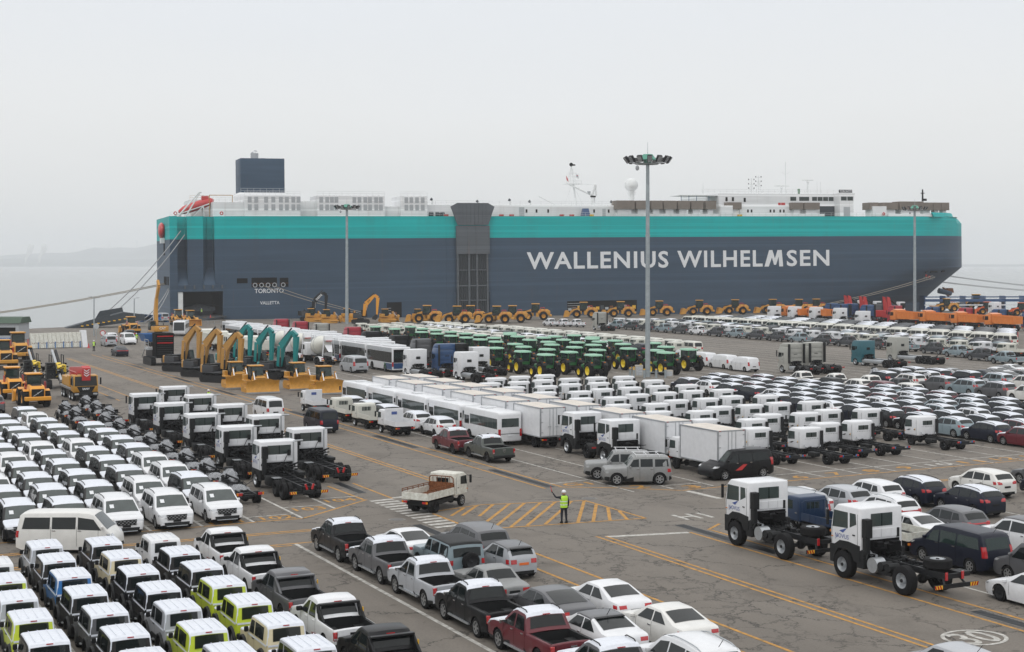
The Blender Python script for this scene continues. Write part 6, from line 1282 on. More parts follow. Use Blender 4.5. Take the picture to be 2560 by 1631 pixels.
def farm_tractor():
    P = Proto(); r = .88
    for sg in (1, -1): add_wheel(P, (sg * .95, -.85, r), sg, r, .5, 'yellow', 6, True, .52); add_wheel(P, (sg * .85, 1.55, .62), sg, .62, .42, 'yellow', 6, True, .36)
    q = MB(jdgreen); q.prism([(.3, .85), (2.2, .8), (2.3, 1.1), (2.2, 1.45), (1.2, 1.6), (.3, 1.65)], -.35, .35); P.part('hood', q, bevel=.08)
    q = MB(chassis); q.box(-.3, .3, -1.2, 2.1, .55, .95); q.cyl((-.9, -.85, .88), (.9, -.85, .88), .16, n=8); q.cyl((-.8, 1.55, .62), (.8, 1.55, .62), .1, n=8); P.part('transmission', q)
    q = MB(jdgreen); q.box(-.6, .6, -.9, .6, 1.1, 1.5)
    for x in (-.6, .52): q.box(x, x + .08, -1.0, -.92, 1.4, 2.55); q.box(x, x + .08, .62, .7, 1.4, 2.5)
    P.part('cab_frame', q)
    q = MB(glassg); q.box(-.58, .58, -.96, .64, 1.5, 2.52); P.part('cab_glass', q)
    q = MB(roofgreen); q.box(-.78, .78, -1.2, .85, 2.52, 2.75, taper=(.12, .12)); P.part('cab_roof', q, bevel=.06, seg=2)
    q = MB(dark)
    for x in (-.62, -.35, .35, .62): q.cb(x, -1.15, 2.5, .14, .08, .1)
    P.part('work_lamps', q); P.parts[-1][1]['kind'] = 'stuff'
    for sg in (1, -1):
        q = MB(plastic); q.loft([[(sg * x, -.85 + 1.0 * math.cos(t), .88 + 1.0 * math.sin(t)) for x in (.62, 1.18)] + [(sg * x, -.85 + 1.08 * math.cos(t), .88 + 1.05 * math.sin(t)) for x in (1.16, .62)] for t in [math.pi * (.15 + .65 * i / 7) for i in range(8)]]); P.part('fender', q, smooth=50)
        q = MB(amber); q.cb(sg * .85, -1.35, 1.82, .2, .08, .1); P.part('taillight', q)
        q = MB(plastic); q.cb(sg * .95, .7, 2.1, .16, .06, .26); P.part('mirror', q)
    clutter(P, -1.6, -1.0, .5, 1.1, .4, 14, 7, 'hitch')
    P.parts[-1][1].materials.append(jdgreen)
    q = MB(plastic); q.cyl((.42, .9, 1.5), (.42, .9, 2.6), .06, n=8); P.part('exhaust_pipe', q); return P
def mobile_crane():
    P = Proto(); y_ = mat('crane_ochre', (.5, .25, .03), .4)
    q = MB(y_); q.prism([(2.2, 1.0), (3.9, .9), (4.0, 1.5), (3.85, 2.7), (2.3, 2.75)], -1.25, 1.25); P.part('cab', q, bevel=.08)
    q = MB(glass); q.add([(-1.15, 4.0, 1.6), (1.15, 4.0, 1.6), (1.1, 3.87, 2.6), (-1.1, 3.87, 2.6)], [(0, 1, 2, 3)]); P.part('windshield', q)
    q = MB(plastic); q.add([(-.95, 4.03, 1.55), (.95, 4.03, 1.55), (.6, 4.0, .95), (-.6, 4.0, .95)], [(3, 2, 1, 0)]); q.box(-1.25, 1.25, 3.8, 4.05, .55, .95); P.part('front_panel', q)
    t, w_ = text_mb('SANY', .22, lettering_white, .02); t.v = [(w_ / 2 - x, 4.07, 1.2 + z) for x, z, _ in t.v]; P.part('lettering', t)
    for sg in (1, -1): q = MB(lens); q.cb(sg * .95, 4.06, .78, .45, .04, .18); P.part('headlight', q); q = MB(glass); q.prism([(2.5, 1.65), (3.8, 1.62), (3.72, 2.55), (2.5, 2.6)], sg * 1.26 - .006, sg * 1.26 + .006); P.part('side_window', q); q = MB(plastic); q.cb(sg * 1.5, 4.0, 2.1, .16, .1, .7); P.part('mirror', q)
    q = MB(oldsilver); q.box(-1.25, 1.25, -4.5, 2.2, 1.05, 1.3); P.part('carrier_deck', q, bevel=.03, seg=1)
    q = MB(y_); q.box(-1.1, 1.1, -4.0, -.5, 1.3, 2.3); q.box(.3, 1.2, -.4, 1.0, 1.3, 2.5); P.part('superstructure', q, bevel=.06, seg=1)
    q = MB(hullred); arm_box(q, (0, -3.5, 2.7), (0, 4.0, 3.3), .75, .9, .7); P.part('boom', q, bevel=.03, seg=1)
    q = MB(hullred); q.prism([(3.5, 2.1), (4.2, 2.2), (4.3, 3.5), (3.6, 3.7)], -.42, .42); i = P.part('boom_head', q)
    q = MB(lettering_white)
    for k in range(3): z = 2.6 + k * .25; q.add([(-.28, 4.34, z + .2), (0, 4.32, z), (.28, 4.34, z + .2), (.28, 4.34, z + .3), (0, 4.32, z + .1), (-.28, 4.34, z + .3)], [(0, 1, 4, 5), (1, 2, 3, 4)])
    P.part('chevron', q, parent=i)
    q = MB(hullred)
    for k in range(8): y = 3.6 - k * .55; q.tube([(.5, y, 2.0 + k * .05), (.9, y - .27, 3.0), (.5, y - .55, 2.05 + k * .05)], .04, 5)
    q.tube([(.5, 3.8, 2.0), (.5, -1, 2.4)], .05, 5); q.tube([(.9, 3.4, 3.0), (.9, -1, 3.0)], .05, 5); P.part('lattice_jib', q)
    for a in (3.0, 1.5, -1.9, -3.2): axle(P, a, 1.25, .52, .36, False, 'truck', True)
    q = MB(plastic); q.box(-1.2, -.6, -.8, 2.0, .5, 1.0); q.box(.6, 1.2, -.8, 2.0, .5, 1.0); P.part('side_lockers', q); return P
def drill_rig():
    P = Proto(); track(P, .9, -1.6, 1.6, .42, .5, chassis); dy = mat('drill_yellow', (.72, .5, .02), .4)
    q = MB(dy); q.box(-1.0, .1, -2.2, .2, 1.0, 2.3); P.part('power_pack', q, bevel=.06, seg=1); q = MB(plastic); q.prism([(.2, 1.0), (1.4, 1.0), (1.3, 2.6), (.3, 2.6)], .2, 1.1); P.part('cab', q, bevel=.04, seg=1)
    q = MB(glassg); q.prism([(.35, 1.5), (1.25, 1.5), (1.2, 2.45), (.4, 2.45)], 1.095, 1.11); P.part('cab_window', q)
    for x, c_ in ((-.35, chassis), (.0, steel)): q = MB(c_); arm_box(q, (x, -2.6, 3.6), (x, 3.4, .9), .22, .28, .28); P.part('feed_beam', q)
    q = MB(dy); arm_box(q, (-.18, .3, 2.35), (-.18, 1.4, 1.9), .5, .5, .5); P.part('rotary_head', q, bevel=.04, seg=1); q = MB(chassis); q.cyl((.3, 1.0, 1.2), (.1, 2.4, 1.6), .12, n=8); q.cyl((-.9, 1.6, 1), (-.5, 3.0, .5), .1, n=8); P.part('boom_cylinder', q)
    clutter(P, -2.4, 2.6, .8, 2.6, 1.0, 60, 21, 'hydraulics'); q = MB(plastic)
    for x in (-.9, .3): q.tube([(x, -2.4, 2.3), (x, -2.4, 3.2), (x, -1.0, 3.2), (x, -1.0, 2.3)], .05, 5)
    P.part('guard_frame', q); return P
def crusher():
    P = Proto(); track(P, 1.2, -2.0, 2.0, .5, .6); cr = mat('crusher_blue', (.03, .12, .32), .5)
    q = MB(chassis); q.box(-1.0, 1.0, -3.2, 3.0, 1.0, 1.9); P.part('chassis_beam', q); q = MB(cr); q.loft([[(-1.3, 1.2, 2.9), (1.3, 1.2, 2.9), (1.3, 4.4, 2.9), (-1.3, 4.4, 2.9)], [(-1.7, .9, 3.9), (1.7, .9, 3.9), (1.7, 4.8, 3.9), (-1.7, 4.8, 3.9)]], caps=False); P.part('feed_hopper', q)
    q = MB(dark); q.box(-1.15, 1.15, -3.6, -1.4, 1.2, 4.2); P.part('engine_house', q, bevel=.05, seg=1)
    for k in range(9): q = MB(plastic); q.box(-1.0, 1.0, -3.66, -3.6, 1.5 + k * .28, 1.6 + k * .28); P.part('louvre', q)
    for z in (3.75, 2.9): q = MB(tail); q.box(-1.0, 1.0, -3.68, -3.62, z, z + .14); P.part('warning_strip', q)
    q = MB(vent); q.box(-1.7, -1.15, -1.6, .6, 2.0, 2.3); q.tube([(-1.7, -1.6, 2.3), (-1.7, -1.6, 3.3), (-1.7, .6, 3.3), (-1.7, .6, 2.3)], .04, 5); q.tube([(-1.7, -1.6, 2.8), (-1.7, .6, 2.8)], .03, 5); q.tube([(-1.7, .6, 2.0), (-1.7, 2.2, .8)], .06, 5); P.part('walkway', q)
    q = MB(steel); arm_box(q, (-.2, -1.4, 2.0), (-.2, -4.4, 4.4), .9, .25, .25); P.part('discharge_conveyor', q) if False else None
    clutter(P, -1.2, 2.8, 1.8, 3.0, 1.3, 70, 31, 'machinery'); return P
def person(vest=True, arm_up=False, baton=False, dark_top=False):
    P = Proto(); me = bpy.data.meshes.new('body'); bm = bmesh.new(); J = {}
    pts = dict(pel=(0, 0, .92, .125), sp=(0, .0, 1.14, .13), ch=(0, 0, 1.36, .155), nk=(0, .01, 1.5, .06), hd=(0, .02, 1.58, .07), lh=(-.1, 0, .88, .1), lk=(-.12, .02, .5, .068), la=(-.13, -.01, .1, .05), lt=(-.14, .15, .04, .04), rh=(.1, 0, .88, .1), rk=(.13, .03, .5, .068), ra=(.15, 0, .1, .05), rt=(.17, .16, .04, .04), ls=(-.2, 0, 1.42, .07), rs=(.2, 0, 1.42, .07), re=(.27, -.02, 1.14, .048), rw=(.26, .06, .9, .035))
    if arm_up: pts.update(le=(-.44, .06, 1.42, .05), lw=(-.6, .12, 1.66, .035))
    else: pts.update(le=(-.27, -.02, 1.14, .048), lw=(-.26, .06, .9, .035))
    for k, v in pts.items(): J[k] = bm.verts.new(v[:3])
    for e_ in ('pel sp', 'sp ch', 'ch nk', 'nk hd', 'pel lh', 'lh lk', 'lk la', 'la lt', 'pel rh', 'rh rk', 'rk ra', 'ra rt', 'ch ls', 'ch rs', 'ls le', 'le lw', 'rs re', 're rw'):
        a, b = e_.split(); bm.edges.new((J[a], J[b]))
    bm.verts.index_update(); bm.to_mesh(me); bm.free()
    o = bpy.data.objects.new('body', me); col.objects.link(o); md = o.modifiers.new('skin', 'SKIN'); o.modifiers.new('sub', 'SUBSURF').levels = 2
    for i, v in enumerate(pts.values()): me.skin_vertices[0].data[i].radius = (v[3] * 1.22, v[3] * 1.05)
    me.skin_vertices[0].data[0].use_root = True
    dg = bpy.context.evaluated_depsgraph_get(); body = bpy.data.meshes.new_from_object(o.evaluated_get(dg)); bpy.data.objects.remove(o)
    body.materials.clear(); body.materials.append(cloth); body.name = 'body'; P.part('body', body, smooth=80)
    q = MB(skin); q.ball((0, .03, 1.645), .1, n=14, k=10, sc_=(.85, 1, 1.22)); q.cb(0, .135, 1.64, .03, .04, .05); q.cb(-.095, .02, 1.64, .02, .05, .06); q.cb(.095, .02, 1.64, .02, .05, .06); i = P.part('head', q, smooth=70)
    q = MB(dark); q.cb(-.035, .122, 1.665, .025, .012, .012); q.cb(.035, .122, 1.665, .025, .012, .012); P.part('eyes', q, parent=i)
    q = MB(white); q.loft([[(-.06, .1, 1.63), (.06, .1, 1.63)], [(-.05, .135, 1.6), (.05, .135, 1.6)], [(-.045, .11, 1.555), (.045, .11, 1.555)]], closed=False, caps=False); P.part('face_mask', q, parent=i)
    q = MB(white); q.lathe([(1.68, .122), (1.72, .125), (1.78, .1), (1.81, .05), (1.82, .01)], 16, None, (0, .02, 0), 'z'); q.prism([(-.09, .1), (.09, .1), (.06, .19), (-.06, .19)], 1.68, 1.695, ax='z'); P.part('helmet', q, smooth=60)
    for sg in (1, -1):
        w_ = pts['rw' if sg > 0 else 'lw']; q = MB(plastic if arm_up else skin); u = Vector(w_[:3]) - Vector(pts['re' if sg > 0 else 'le'][:3]); u.normalize(); s_ = u.orthogonal().normalized(); q.ball(tuple(Vector(w_[:3]) + u * .05), .04, n=8, k=6)
        for k in range(4): b = Vector(w_[:3]) + u * .075 + s_ * (k - 1.5) * .019; q.cyl(b, b + u * (.05 + .006 * (1.5 - abs(k - 1.5))), .009, .007, 5)
        b = Vector(w_[:3]) + u * .04 + s_ * .04; q.cyl(b, b + u * .03 + s_ * .025, .011, .008, 5); P.part('hand', q, smooth=60)
        if baton and sg < 0: q = MB(hullred); b = Vector(w_[:3]) + u * .08; q.cyl(b, b + Vector((-.08, .02, .32)), .02, .016, 8); P.part('signal_baton', q)
    for sg in (1, -1): q = MB(plastic); t_ = pts['ra' if sg > 0 else 'la']; q.prism([(t_[1] - .08, 0), (t_[1] + .2, 0), (t_[1] + .2, .05), (t_[1] + .06, .1), (t_[1] + .05, .16), (t_[1] - .07, .16)], t_[0] - .05, t_[0] + .05); P.part('boot', q, bevel=.015, seg=2)
    if vest:
        q = MB(hiviz); rows = []
        for z, a, b in ((.86, .2, .16), (1.05, .2, .16), (1.2, .215, .17), (1.36, .235, .18), (1.45, .225, .155), (1.51, .12, .1)): rows.append([(a * math.cos(t), .005 + b * math.sin(t), z) for t in [2 * math.pi * i / 18 for i in range(18)]])
        q.loft(rows, caps=False); i = P.part('vest', q, smooth=60)
        for z, a, b in ((1.0, .206, .166), (1.18, .22, .175)): q = MB(lettering_white); q.loft([[(a * math.cos(t), .005 + b * math.sin(t), zz) for t in [2 * math.pi * i / 18 for i in range(18)]] for zz in (z, z + .045)], caps=False); P.part('reflective_band', q, parent=i, smooth=60)
    return P
# ================================================================ parked cars, block by block
JIT = random.Random(11)
def put(P, name, label, cat, u, v, face=1, group=None, swap=None, scale=1., jit=1., single=False, z=0.):
    rz = TH + (0 if face > 0 else math.pi) + JIT.uniform(-.012, .012) * jit
    if face in (2, -2): rz = TH + (-math.pi / 2 if face > 0 else math.pi / 2)
    return P.place(name, label, cat, W(u + JIT.uniform(-.06, .06) * jit, v + JIT.uniform(-.06, .06) * jit, z), rz, group, swap, scale=scale, single=single)
PW, PB = make_minivan(False), make_minivan(True)
mv = [(22.0, 'BBWWBBBB', 82.9), (19.1, 'WWBBBWBBBWB', 82.3), (16.2, 'WBBBBWBBBB', 81.7), (13.6, 'BBBBWBBBB', 81.5), (11.1, 'BBWBBBB', 82), (8.4, 'WBBWB', 82), (5.7, 'BBBB', 82.2)]
mv[0] = (22.0, 'WBWWBBBB', 82.9)
for ci, (u, s_, v0) in enumerate(mv):
    for i, ch in enumerate(s_):
        lb = f"{'white' if ch == 'W' else 'dark-wrapped'} minivan, {ordn(i)} from the front, {ordn(ci)} column from the wrapped chassis"
        put(PW if ch == 'W' else PB, 'minivan', lb, 'minivan', u, v0 + i * 5.32, -1, 'minivans parked nose to tail')
OC = {'s': silver, 'd': wrapdark, 'b': blue, 'k': black, 'c': beige, 'w': white, 'l': lime, 'g': grey}
OP = {k: make_offroader(m, k != 'w', white if k == 'w' else film) for k, m in OC.items()}
ON = {'s': 'silver', 'd': 'dark grey', 'b': 'blue', 'k': 'black', 'c': 'cream', 'w': 'plain white', 'l': 'lime green', 'g': 'grey'}
for ci, (u, v0, s_, cn_) in enumerate(((10.54, 70.3, 'sdbdgdk', 'second'), (13.2, 69.8, 'dckksls', 'third'), (15.8, 69.6, 'wddllcs', 'fourth'), (8.0, 67, 'wlslkw', 'leftmost'))):
    for i, ch in enumerate(s_): put(OP[ch], 'off_roader', f"{ON[ch]} square off-roader with white film roof, {ordn(i)} from the back of the {cn_} row", 'off-roader', u, v0 - i * 3.56, 1, 'square off-roaders in the front corner')
PS = make_pickup(white, sport=True, decal=True, rim='black'); PSd = make_pickup(grey, sport=True, rim='black', dk=True); PSk = make_pickup(black, sport=True, rim='black', dk=True); PSn = make_pickup(white, sport=True, rim='black')
for P, v, lb in ((PS, 69.4, 'white pickup with red and black side decal, furthest back beside the off-roaders'), (PSn, 64.2, 'white pickup with dark sport bar and plain tailgate beside the lime off-roader'), (PSd, 58.9, 'charcoal pickup with black bed behind two white pickups'), (PS, 53.5, 'white pickup with red and black stripes across its tailgate'), (PSk, 48.2, 'black pickup cut by the bottom edge, next to the off-roaders')): put(P, 'pickup_truck', lb, 'pickup', 18.8, v, 1, 'pickups beside the off-roaders')
PF = {k: make_pickup(m, film) for k, m in (('k', black), ('g', grey), ('s', silver), ('r', red))}
for k, v, lb in (('k', 69.4, 'black pickup with white film roof at the far end of its line'), ('g', 63.9, 'dark grey pickup with white film roof, second from the far end'), ('s', 58.7, 'silver pickup with white film roof beside the old silver saloon'), ('k', 53.4, 'black pickup with white film roof beside the dark fastback'), ('r', 48.3, 'dark red pickup with white film roof near the bottom edge'), ('g', 43.0, 'grey pickup with white film roof cut by the bottom edge')): put(PF[k], 'pickup_truck', lb, 'pickup', 24.9, v, 1, 'film-roofed pickups along the white line')
darkpl = mat('orange_plate', (.75, .16, .03), .5)
misc = [('coupe', dict(mcol=white, roofm=white), 27.4, 67.6, 'white coupe between the black pickup and the drain grate', 'coupe'),
 ('big_suv', dict(mcol=grey, aerial=True, lights='tall'), 30.2, 65.7, 'grey estate car with aerial behind the pale off-roader', 'car'),
 ('hatch', dict(mcol=silver, roofm=grey, aerial=True, spoiler=True, plate=darkpl, rim='black'), 30.2, 62.1, 'small silver hatchback with an orange number plate', 'hatchback'),
 ('old_saloon', dict(mcol=oldsilver), 27.3, 57.6, 'old silver saloon behind the silver pickup', 'saloon'),
 ('fastback', dict(mcol=grey, lights='std'), 27.6, 52.6, 'dark grey fastback with sloping glass rear', 'car'),
 ('saloon', dict(mcol=white, lights='std'), 30.1, 52.6, 'white saloon with dark glass nearest the empty lane', 'saloon'),
 ('saloon', dict(mcol=white, roofm=grey, spoiler=True, aerial=True), 27.3, 48.1, 'white saloon with a grey roof beside the red pickup', 'saloon'),
 ('saloon', dict(mcol=ivory), 30.15, 47.9, 'cream white saloon with green rear glass near the bottom edge', 'saloon'),
 ('big_suv', dict(mcol=white, rails=True, aerial=True), 27.6, 42.6, 'white estate with black roof rails cut by the bottom edge', 'car'),
 ('hatch', dict(mcol=silver, aerial=True), 35.6, 38.6, 'silver car roof with aerial at the bottom edge of the lane', 'car')]
for kind, kw, u, v, lb, cat in misc:
    put(make_car(kind, **kw), kind.replace('fastback', 'fastback_car').replace('big_suv', 'estate_car').replace('coupe', 'coupe_car').replace('hatch', 'hatchback_car').replace('saloon', 'saloon_car').replace('old_', 'old_'), lb, cat, u, v, 1, 'used cars in the middle lane')
# pale off-roader with a spare wheel on its tail
PB2 = make_car('boxy_suv', bluegrey, roofm=plastic, clad=True, lights='tall'); t_, q_ = wheel_mb(.4, .26, 'black')
t_.rot(-math.pi / 2, 'Z'); t_.shift((.1, -2.36, 1.02)); q_.rot(-math.pi / 2, 'Z'); q_.shift((.1, -2.36, 1.02)); i_ = PB2.part('spare_wheel', t_, smooth=50); PB2.part('rim', q_, parent=i_, smooth=50)
put(PB2, 'off_roader', 'pale grey green off-roader with black roof and spare wheel on its tail', 'off-roader', 27.6, 62.9, 1, 'used cars in the middle lane')
# ================================================================ trucks and buses on the lot
HV = heavy_chassis()
for ci, (u, vs) in enumerate(((28.5, (92.6, 102.0, 111.6, 121.3, 131)), (32.5, (98.5, 108.4, 118, 127.6, 137.2)))):
    for i, v in enumerate(vs): put(HV, 'chassis_truck', f"white cab heavy truck chassis with upright exhaust, {ordn(i)} from the front, {'left' if ci == 0 else 'right'} column", 'truck', u, v, 1, 'heavy truck chassis in two columns')
BC = bundled_chassis()
for ci, (u, vs) in enumerate(((24.9, (88.5, 94.2, 99.8, 105.4, 111, 116.6, 122.3, 128)), (26.2, (133.6, 139.5, 145)),(23.4,(134.,139.8)))):
    for i, v in enumerate(vs): put(BC, 'wrapped_chassis', f"bare black chassis with its engine under clear sheeting, {ordn(i + (0, 8, 11)[ci])} from the front", 'chassis', u, v, 1, 'sheeted bare chassis beside the minivans')
NV = offroad_truck()
put(NV, 'chassis_truck', 'white NOVUS truck chassis with flat spare wheel, nearer the camera', 'truck', 44.75, 53.95, 1); put(NV, 'chassis_truck', 'white NOVUS truck chassis with flat spare wheel, parked behind its twin', 'truck', 44.75, 62.6, 1)
NT = offroad_truck(True)
put(NT, 'tractor_truck', 'white NOVUS tractor unit between the pickup and a twin tractor', 'truck', 54.5, 98.9, 1); put(NT, 'tractor_truck', 'white NOVUS tractor unit half hidden by the two silver off-roaders', 'truck', 54.4, 93.0, 1)
MC = medium_chassis()
mcol = ((64.5, (90.4, 97.2, 104.0, 110.5, 117.1, 124.2, 130.8, 136.2)), (67.95, (88.9, 95.7, 102.9, 109.9, 116.8, 123.7, 130.6, 136.6, 142)), (71.25, (90.9, 98.1, 105.2, 111.9, 118.5, 125.1, 131.6, 137.5, 143)), (74.6, (91.0, 97.7, 105.3, 112.1, 119.1, 125.5, 131.8, 138, 143.6)), (78, (99.0, 106, 113.1, 119.6, 125.8, 132, 138.2)), (81.3, (91.5, 98.1, 105.6, 112.3, 119.3, 125.6, 132.2, 138.0)))
for ci, (u, vs) in enumerate(mcol):
    for i, v in enumerate(vs): put(MC, 'chassis_truck', f"white cab light truck chassis, {ordn(i)} from the front, {ordn(ci)} column from the box trucks", 'truck', u, v, 1, 'white light truck chassis')
BX = box_truck()
for ci, (u, vs) in enumerate(((53.8, (104.3, 110.6, 116.9, 123.4, 129.9, 136.2)), (57.1, (85, 91.5, 97.9, 104.7, 111.4, 118.0, 124.6, 130.9, 137)))):
    for i, v in enumerate(vs): put(BX, 'box_truck', f"white box truck, {ordn(i)} from the front, {'column beside the minibuses' if ci == 0 else 'column beside the white cabs'}", 'truck', u, v, 1, 'white box trucks')
CB = coach(6.9, 2.05, 2.68)
for i, v in enumerate((108.5, 115.9, 123.4, 130.8, 138.2)): put(CB, 'minibus', f"white minibus with roof air conditioner, {ordn(i)} from the front", 'minibus', 51.5, v, 1, 'white minibuses')
DW, FC, RT = bed_truck(white, True, L=2.6), bed_truck(cream, L=2.9), bed_truck(oldwhite, rusted=True, L=3.0)
for P, v, lb in ((DW, 138.2, 'white small truck with tall headboard, far end beside the bulldozers'), (FC, 129.6, 'cream flatbed truck with barred rear window, behind its twin'), (FC, 123.5, 'cream flatbed truck with barred rear window, in front of its twin'), (DW, 117.2, 'white small truck with tall headboard nearest the camera')): put(P, 'small_truck', lb, 'truck', 46.4, v, 1, 'small trucks along the yellow lines')
RT.place('flatbed_truck', 'worn white flatbed truck with rusty headboard crossing the zebra stripes', 'truck', W(35.0, 80.5), R(-29))
mc = lambda k, **a: make_car(k, **a)
for P, n, lb, cat, u, v in ((make_pickup(red, film, rim='black'), 'pickup_truck', 'red pickup behind the dark green pickup near the minibuses', 'pickup', 46.4, 104.2), (make_pickup(olive, film, rim='black'), 'pickup_truck', 'dark green pickup with white roof beside the front minibus', 'pickup', 46.6, 98.7),
    (mc('minibus', mcol=navy, lights='tall'), 'van', 'dark navy van parked beside the small trucks', 'van', 41.6, 121.9), (mc('minibus', mcol=white, roofm=white, lights='tall'), 'van', 'white and grey van in the lane before the bulldozers', 'van', 40.6, 134.2),
    (mc('suv', mcol=white, roofm=film, rim='black', clad=True), 'suv_car', 'white suv beside the white small truck, nearest of its row', 'car', 49.3, 114.4), (mc('suv', mcol=white, roofm=film), 'suv_car', 'white suv hidden between small truck and minibus', 'car', 49.3, 119.4), (mc('suv', mcol=navy, roofm=film), 'suv_car', 'dark suv with white roof behind the cream flatbeds', 'car', 49.3, 126.4), (mc('suv', mcol=grey, roofm=film), 'suv_car', 'grey suv with white roof between cream flatbed and minibus', 'car', 49.3, 131), (mc('suv', mcol=grey, roofm=film), 'suv_car', 'grey suv beside the far white small truck', 'car', 49.3, 135.8)):
    put(P, n, lb, cat, u, v, 1)
GS = mc('boxy_suv', mcol=oldsilver, clad=.36); q = MB(white)
for y in (-1.4, -.6, .1): q.tube([(-.75, y, 1.96), (.75, y, 1.96)], .025, 5)
for x in (-.75, .75): q.tube([(x, -1.6, 1.98), (x, .2, 1.98)], .025, 5); [q.tube([(x, y, 1.8), (x, y, 1.98)], .02, 4) for y in (-1.4, -.6, .1)]
GS.part('roof_rack', q)
GS.place('off_roader', 'silver off-roader with roof rack, side on, nearer of the pair', 'off-roader', W(50.15, 83.5), R(94)); GS.place('off_roader', 'silver off-roader with roof rack, half hidden behind its twin', 'off-roader', W(50.3, 86.2), R(90))
bv = mc('van', mcol=black, clad=True); q = MB(hullred)
q.ngon([(.962, .2, .62), (.965, .75, .62), (.96, .1, 1.0), (.96, -.25, 1.0)][::-1]); q.ngon([(-.962, .2, .62), (-.965, .75, .62), (-.96, .1, 1.0), (-.96, -.25, 1.0)]); bv.part('red_decal', q)
q = MB(vent)
for k in range(9): a = -.5 - k * .2; q.ngon([(.965, a, .75 + .08 * math.sin(k)), (.965, a - .24, .8 + .08 * math.sin(k + 1)), (.963, a - .2, .95 + .06 * math.sin(k * 1.7)), (.963, a + .04, .9)])
bv.part('tribal_decal', q); bv.place('van', 'black van with red slash and silver swirl decals facing left', 'van', W(57.6, 82.9), R(118))
hv_ = mc('minibus', mcol=ivory, lights='tall'); hv_.place('van', 'white van driving between the minivans and the off-roaders', 'van', W(12.9, 76.4), R(-91), scale=1.03)
used = [('van', dict(mcol=silver, aerial=True, lights='tall'), 50.2, 67.0, 'silver van with dark rear window beside the far NOVUS cab', 'van'), ('saloon', dict(mcol=white), 52.7, 69.6, 'white saloon just showing behind the silver van', 'saloon'), ('suv', dict(mcol=silver, aerial=True), 54.8, 68.5, 'silver suv behind the blue small truck', 'suv'), ('suv', dict(mcol=white, roofm=white), 57.9, 69.5, 'white suv beside the first navy suv', 'suv'), ('suv', dict(mcol=navy, roofm=film, rails=True), 61.2, 69.6, 'navy suv with white roof, further back of two', 'suv'), ('suv', dict(mcol=ivory, roofm=ivory), 67.2, 70, 'white suv standing apart on the cross road', 'suv'), ('suv', dict(mcol=navy, roofm=film, rails=True), 61.6, 65.2, 'navy suv with white roof, nearer of two', 'suv'), ('suv', dict(mcol=white, lights='bar', rails=True), 54.9, 64.6, 'white suv with a red light bar across its tail', 'suv'), ('suv', dict(mcol=grey, lights='bar', aerial=True), 55.4, 60.1, 'grey suv with a red light bar across its tail', 'suv'), ('big_suv', dict(mcol=white, roofm=grey), 55.5, 55.2, 'white seven seat suv with grey roof at the right edge', 'suv'), ('saloon', dict(mcol=white, lights='bar'), 52.6, 59.9, 'white saloon with slim red tail lights beside the flatbed', 'saloon'), ('van', dict(mcol=navy, tint=glassg, lights='tall', aerial=True), 50.3, 53.9, 'dark navy van beside the near NOVUS chassis', 'van'), ('van', dict(mcol=grey, lights='tall'), 50.7, 48.8, 'grey van at the right edge', 'van'), ('fastback', dict(mcol=white, rim='black'), 47.5, 46.0, 'white car with black wheels in the bottom right corner', 'car'), ('suv', dict(mcol=navy), 70.4, 67.2, 'dark navy suv at the right edge of the cross road', 'suv'), ('saloon', dict(mcol=grey), 73.6, 71, 'dark car far right beyond the cross road', 'saloon')]
for k, kw, u, v, lb, cat in used: put(mc(k, **kw), {'van': 'van', 'saloon': 'saloon_car', 'suv': 'suv_car', 'big_suv': 'suv_car', 'fastback': 'fastback_car'}[k], lb, cat, u, v, 1, 'used cars beside the two NOVUS trucks')
put(bed_truck(paint('deep_blue', (.008, .03, .08), .2), L=2.5), 'small_truck', 'dark blue small truck with double windows behind the NOVUS trucks', 'truck', 49.2, 63.6, 1); put(bed_truck(white, L=2.6, bedm=oldwhite), 'small_truck', 'white small truck with worn grey bed behind the near NOVUS cab', 'truck', 50.1, 58.9, 1)
# ---- film-roofed compact suvs
TC = {c: mc('suv', mcol=m, roofm=film, wrap=True, lod=1, rails=True) for c, m in (('n', navy), ('k', black), ('g', grey), ('w', white), ('r', red), ('b', bluegrey))}
tv = ((87.8, 86.9, 'rnbkknwnn'), (91.3, 91.5, 'rnkrnkgnwnnwn'), (94.7, 96.3, 'nwbnwgknnrnn'), (98.2, 99.8, 'nnbgrknbnkgn'), (101.6, 104, 'nbkwngnkn'), (105, 103, 'knnrnb'))
TCN = {'n': 'navy', 'k': 'black', 'g': 'grey', 'w': 'white', 'r': 'dark red', 'b': 'blue-grey'}
for ci, (u, v0, s_) in enumerate(tv):
    for i, ch in enumerate(s_): put(TC[ch], 'suv_car', f"{TCN[ch]} suv with white film roof, {ordn(i)} from the front, {ordn(ci)} column from the cabs", 'suv', u, v0 + i * 4.15 + (i > 5) * -.2, 1, 'film-roofed suvs')
put(TC['r'], 'suv_car', 'dark red suv alone at the far end of the suv columns', 'suv', 101.8, 141.6, 1)
BS = {c: mc('big_suv', mcol=m, roofm=film, lod=1, rails=True) for c, m in (('g', grey), ('s', bluegrey), ('w', ivory), ('n', navy))}
for i, (ch, u, v) in enumerate((('w', 117, 115.3), ('g', 117, 119.9), ('s', 117, 124.4), ('g', 117, 128.8), ('w', 116.6, 133.4), ('n', 116.4, 137.8), ('g', 124.4, 142), ('n', 124.8, 138.2), ('n', 125.6, 134), ('s', 126.3, 129.6), ('w', 127, 125.5), ('g', 120.8, 140.4), ('w', 121.2, 136))):
    put(BS[ch], 'suv_car', f"{ {'g': 'dark grey', 's': 'blue-grey', 'w': 'white', 'n': 'navy'}[ch]} large suv, {ordn(i)} counted from the right edge of its block", 'suv', u, v, 1, 'large suvs at the right')
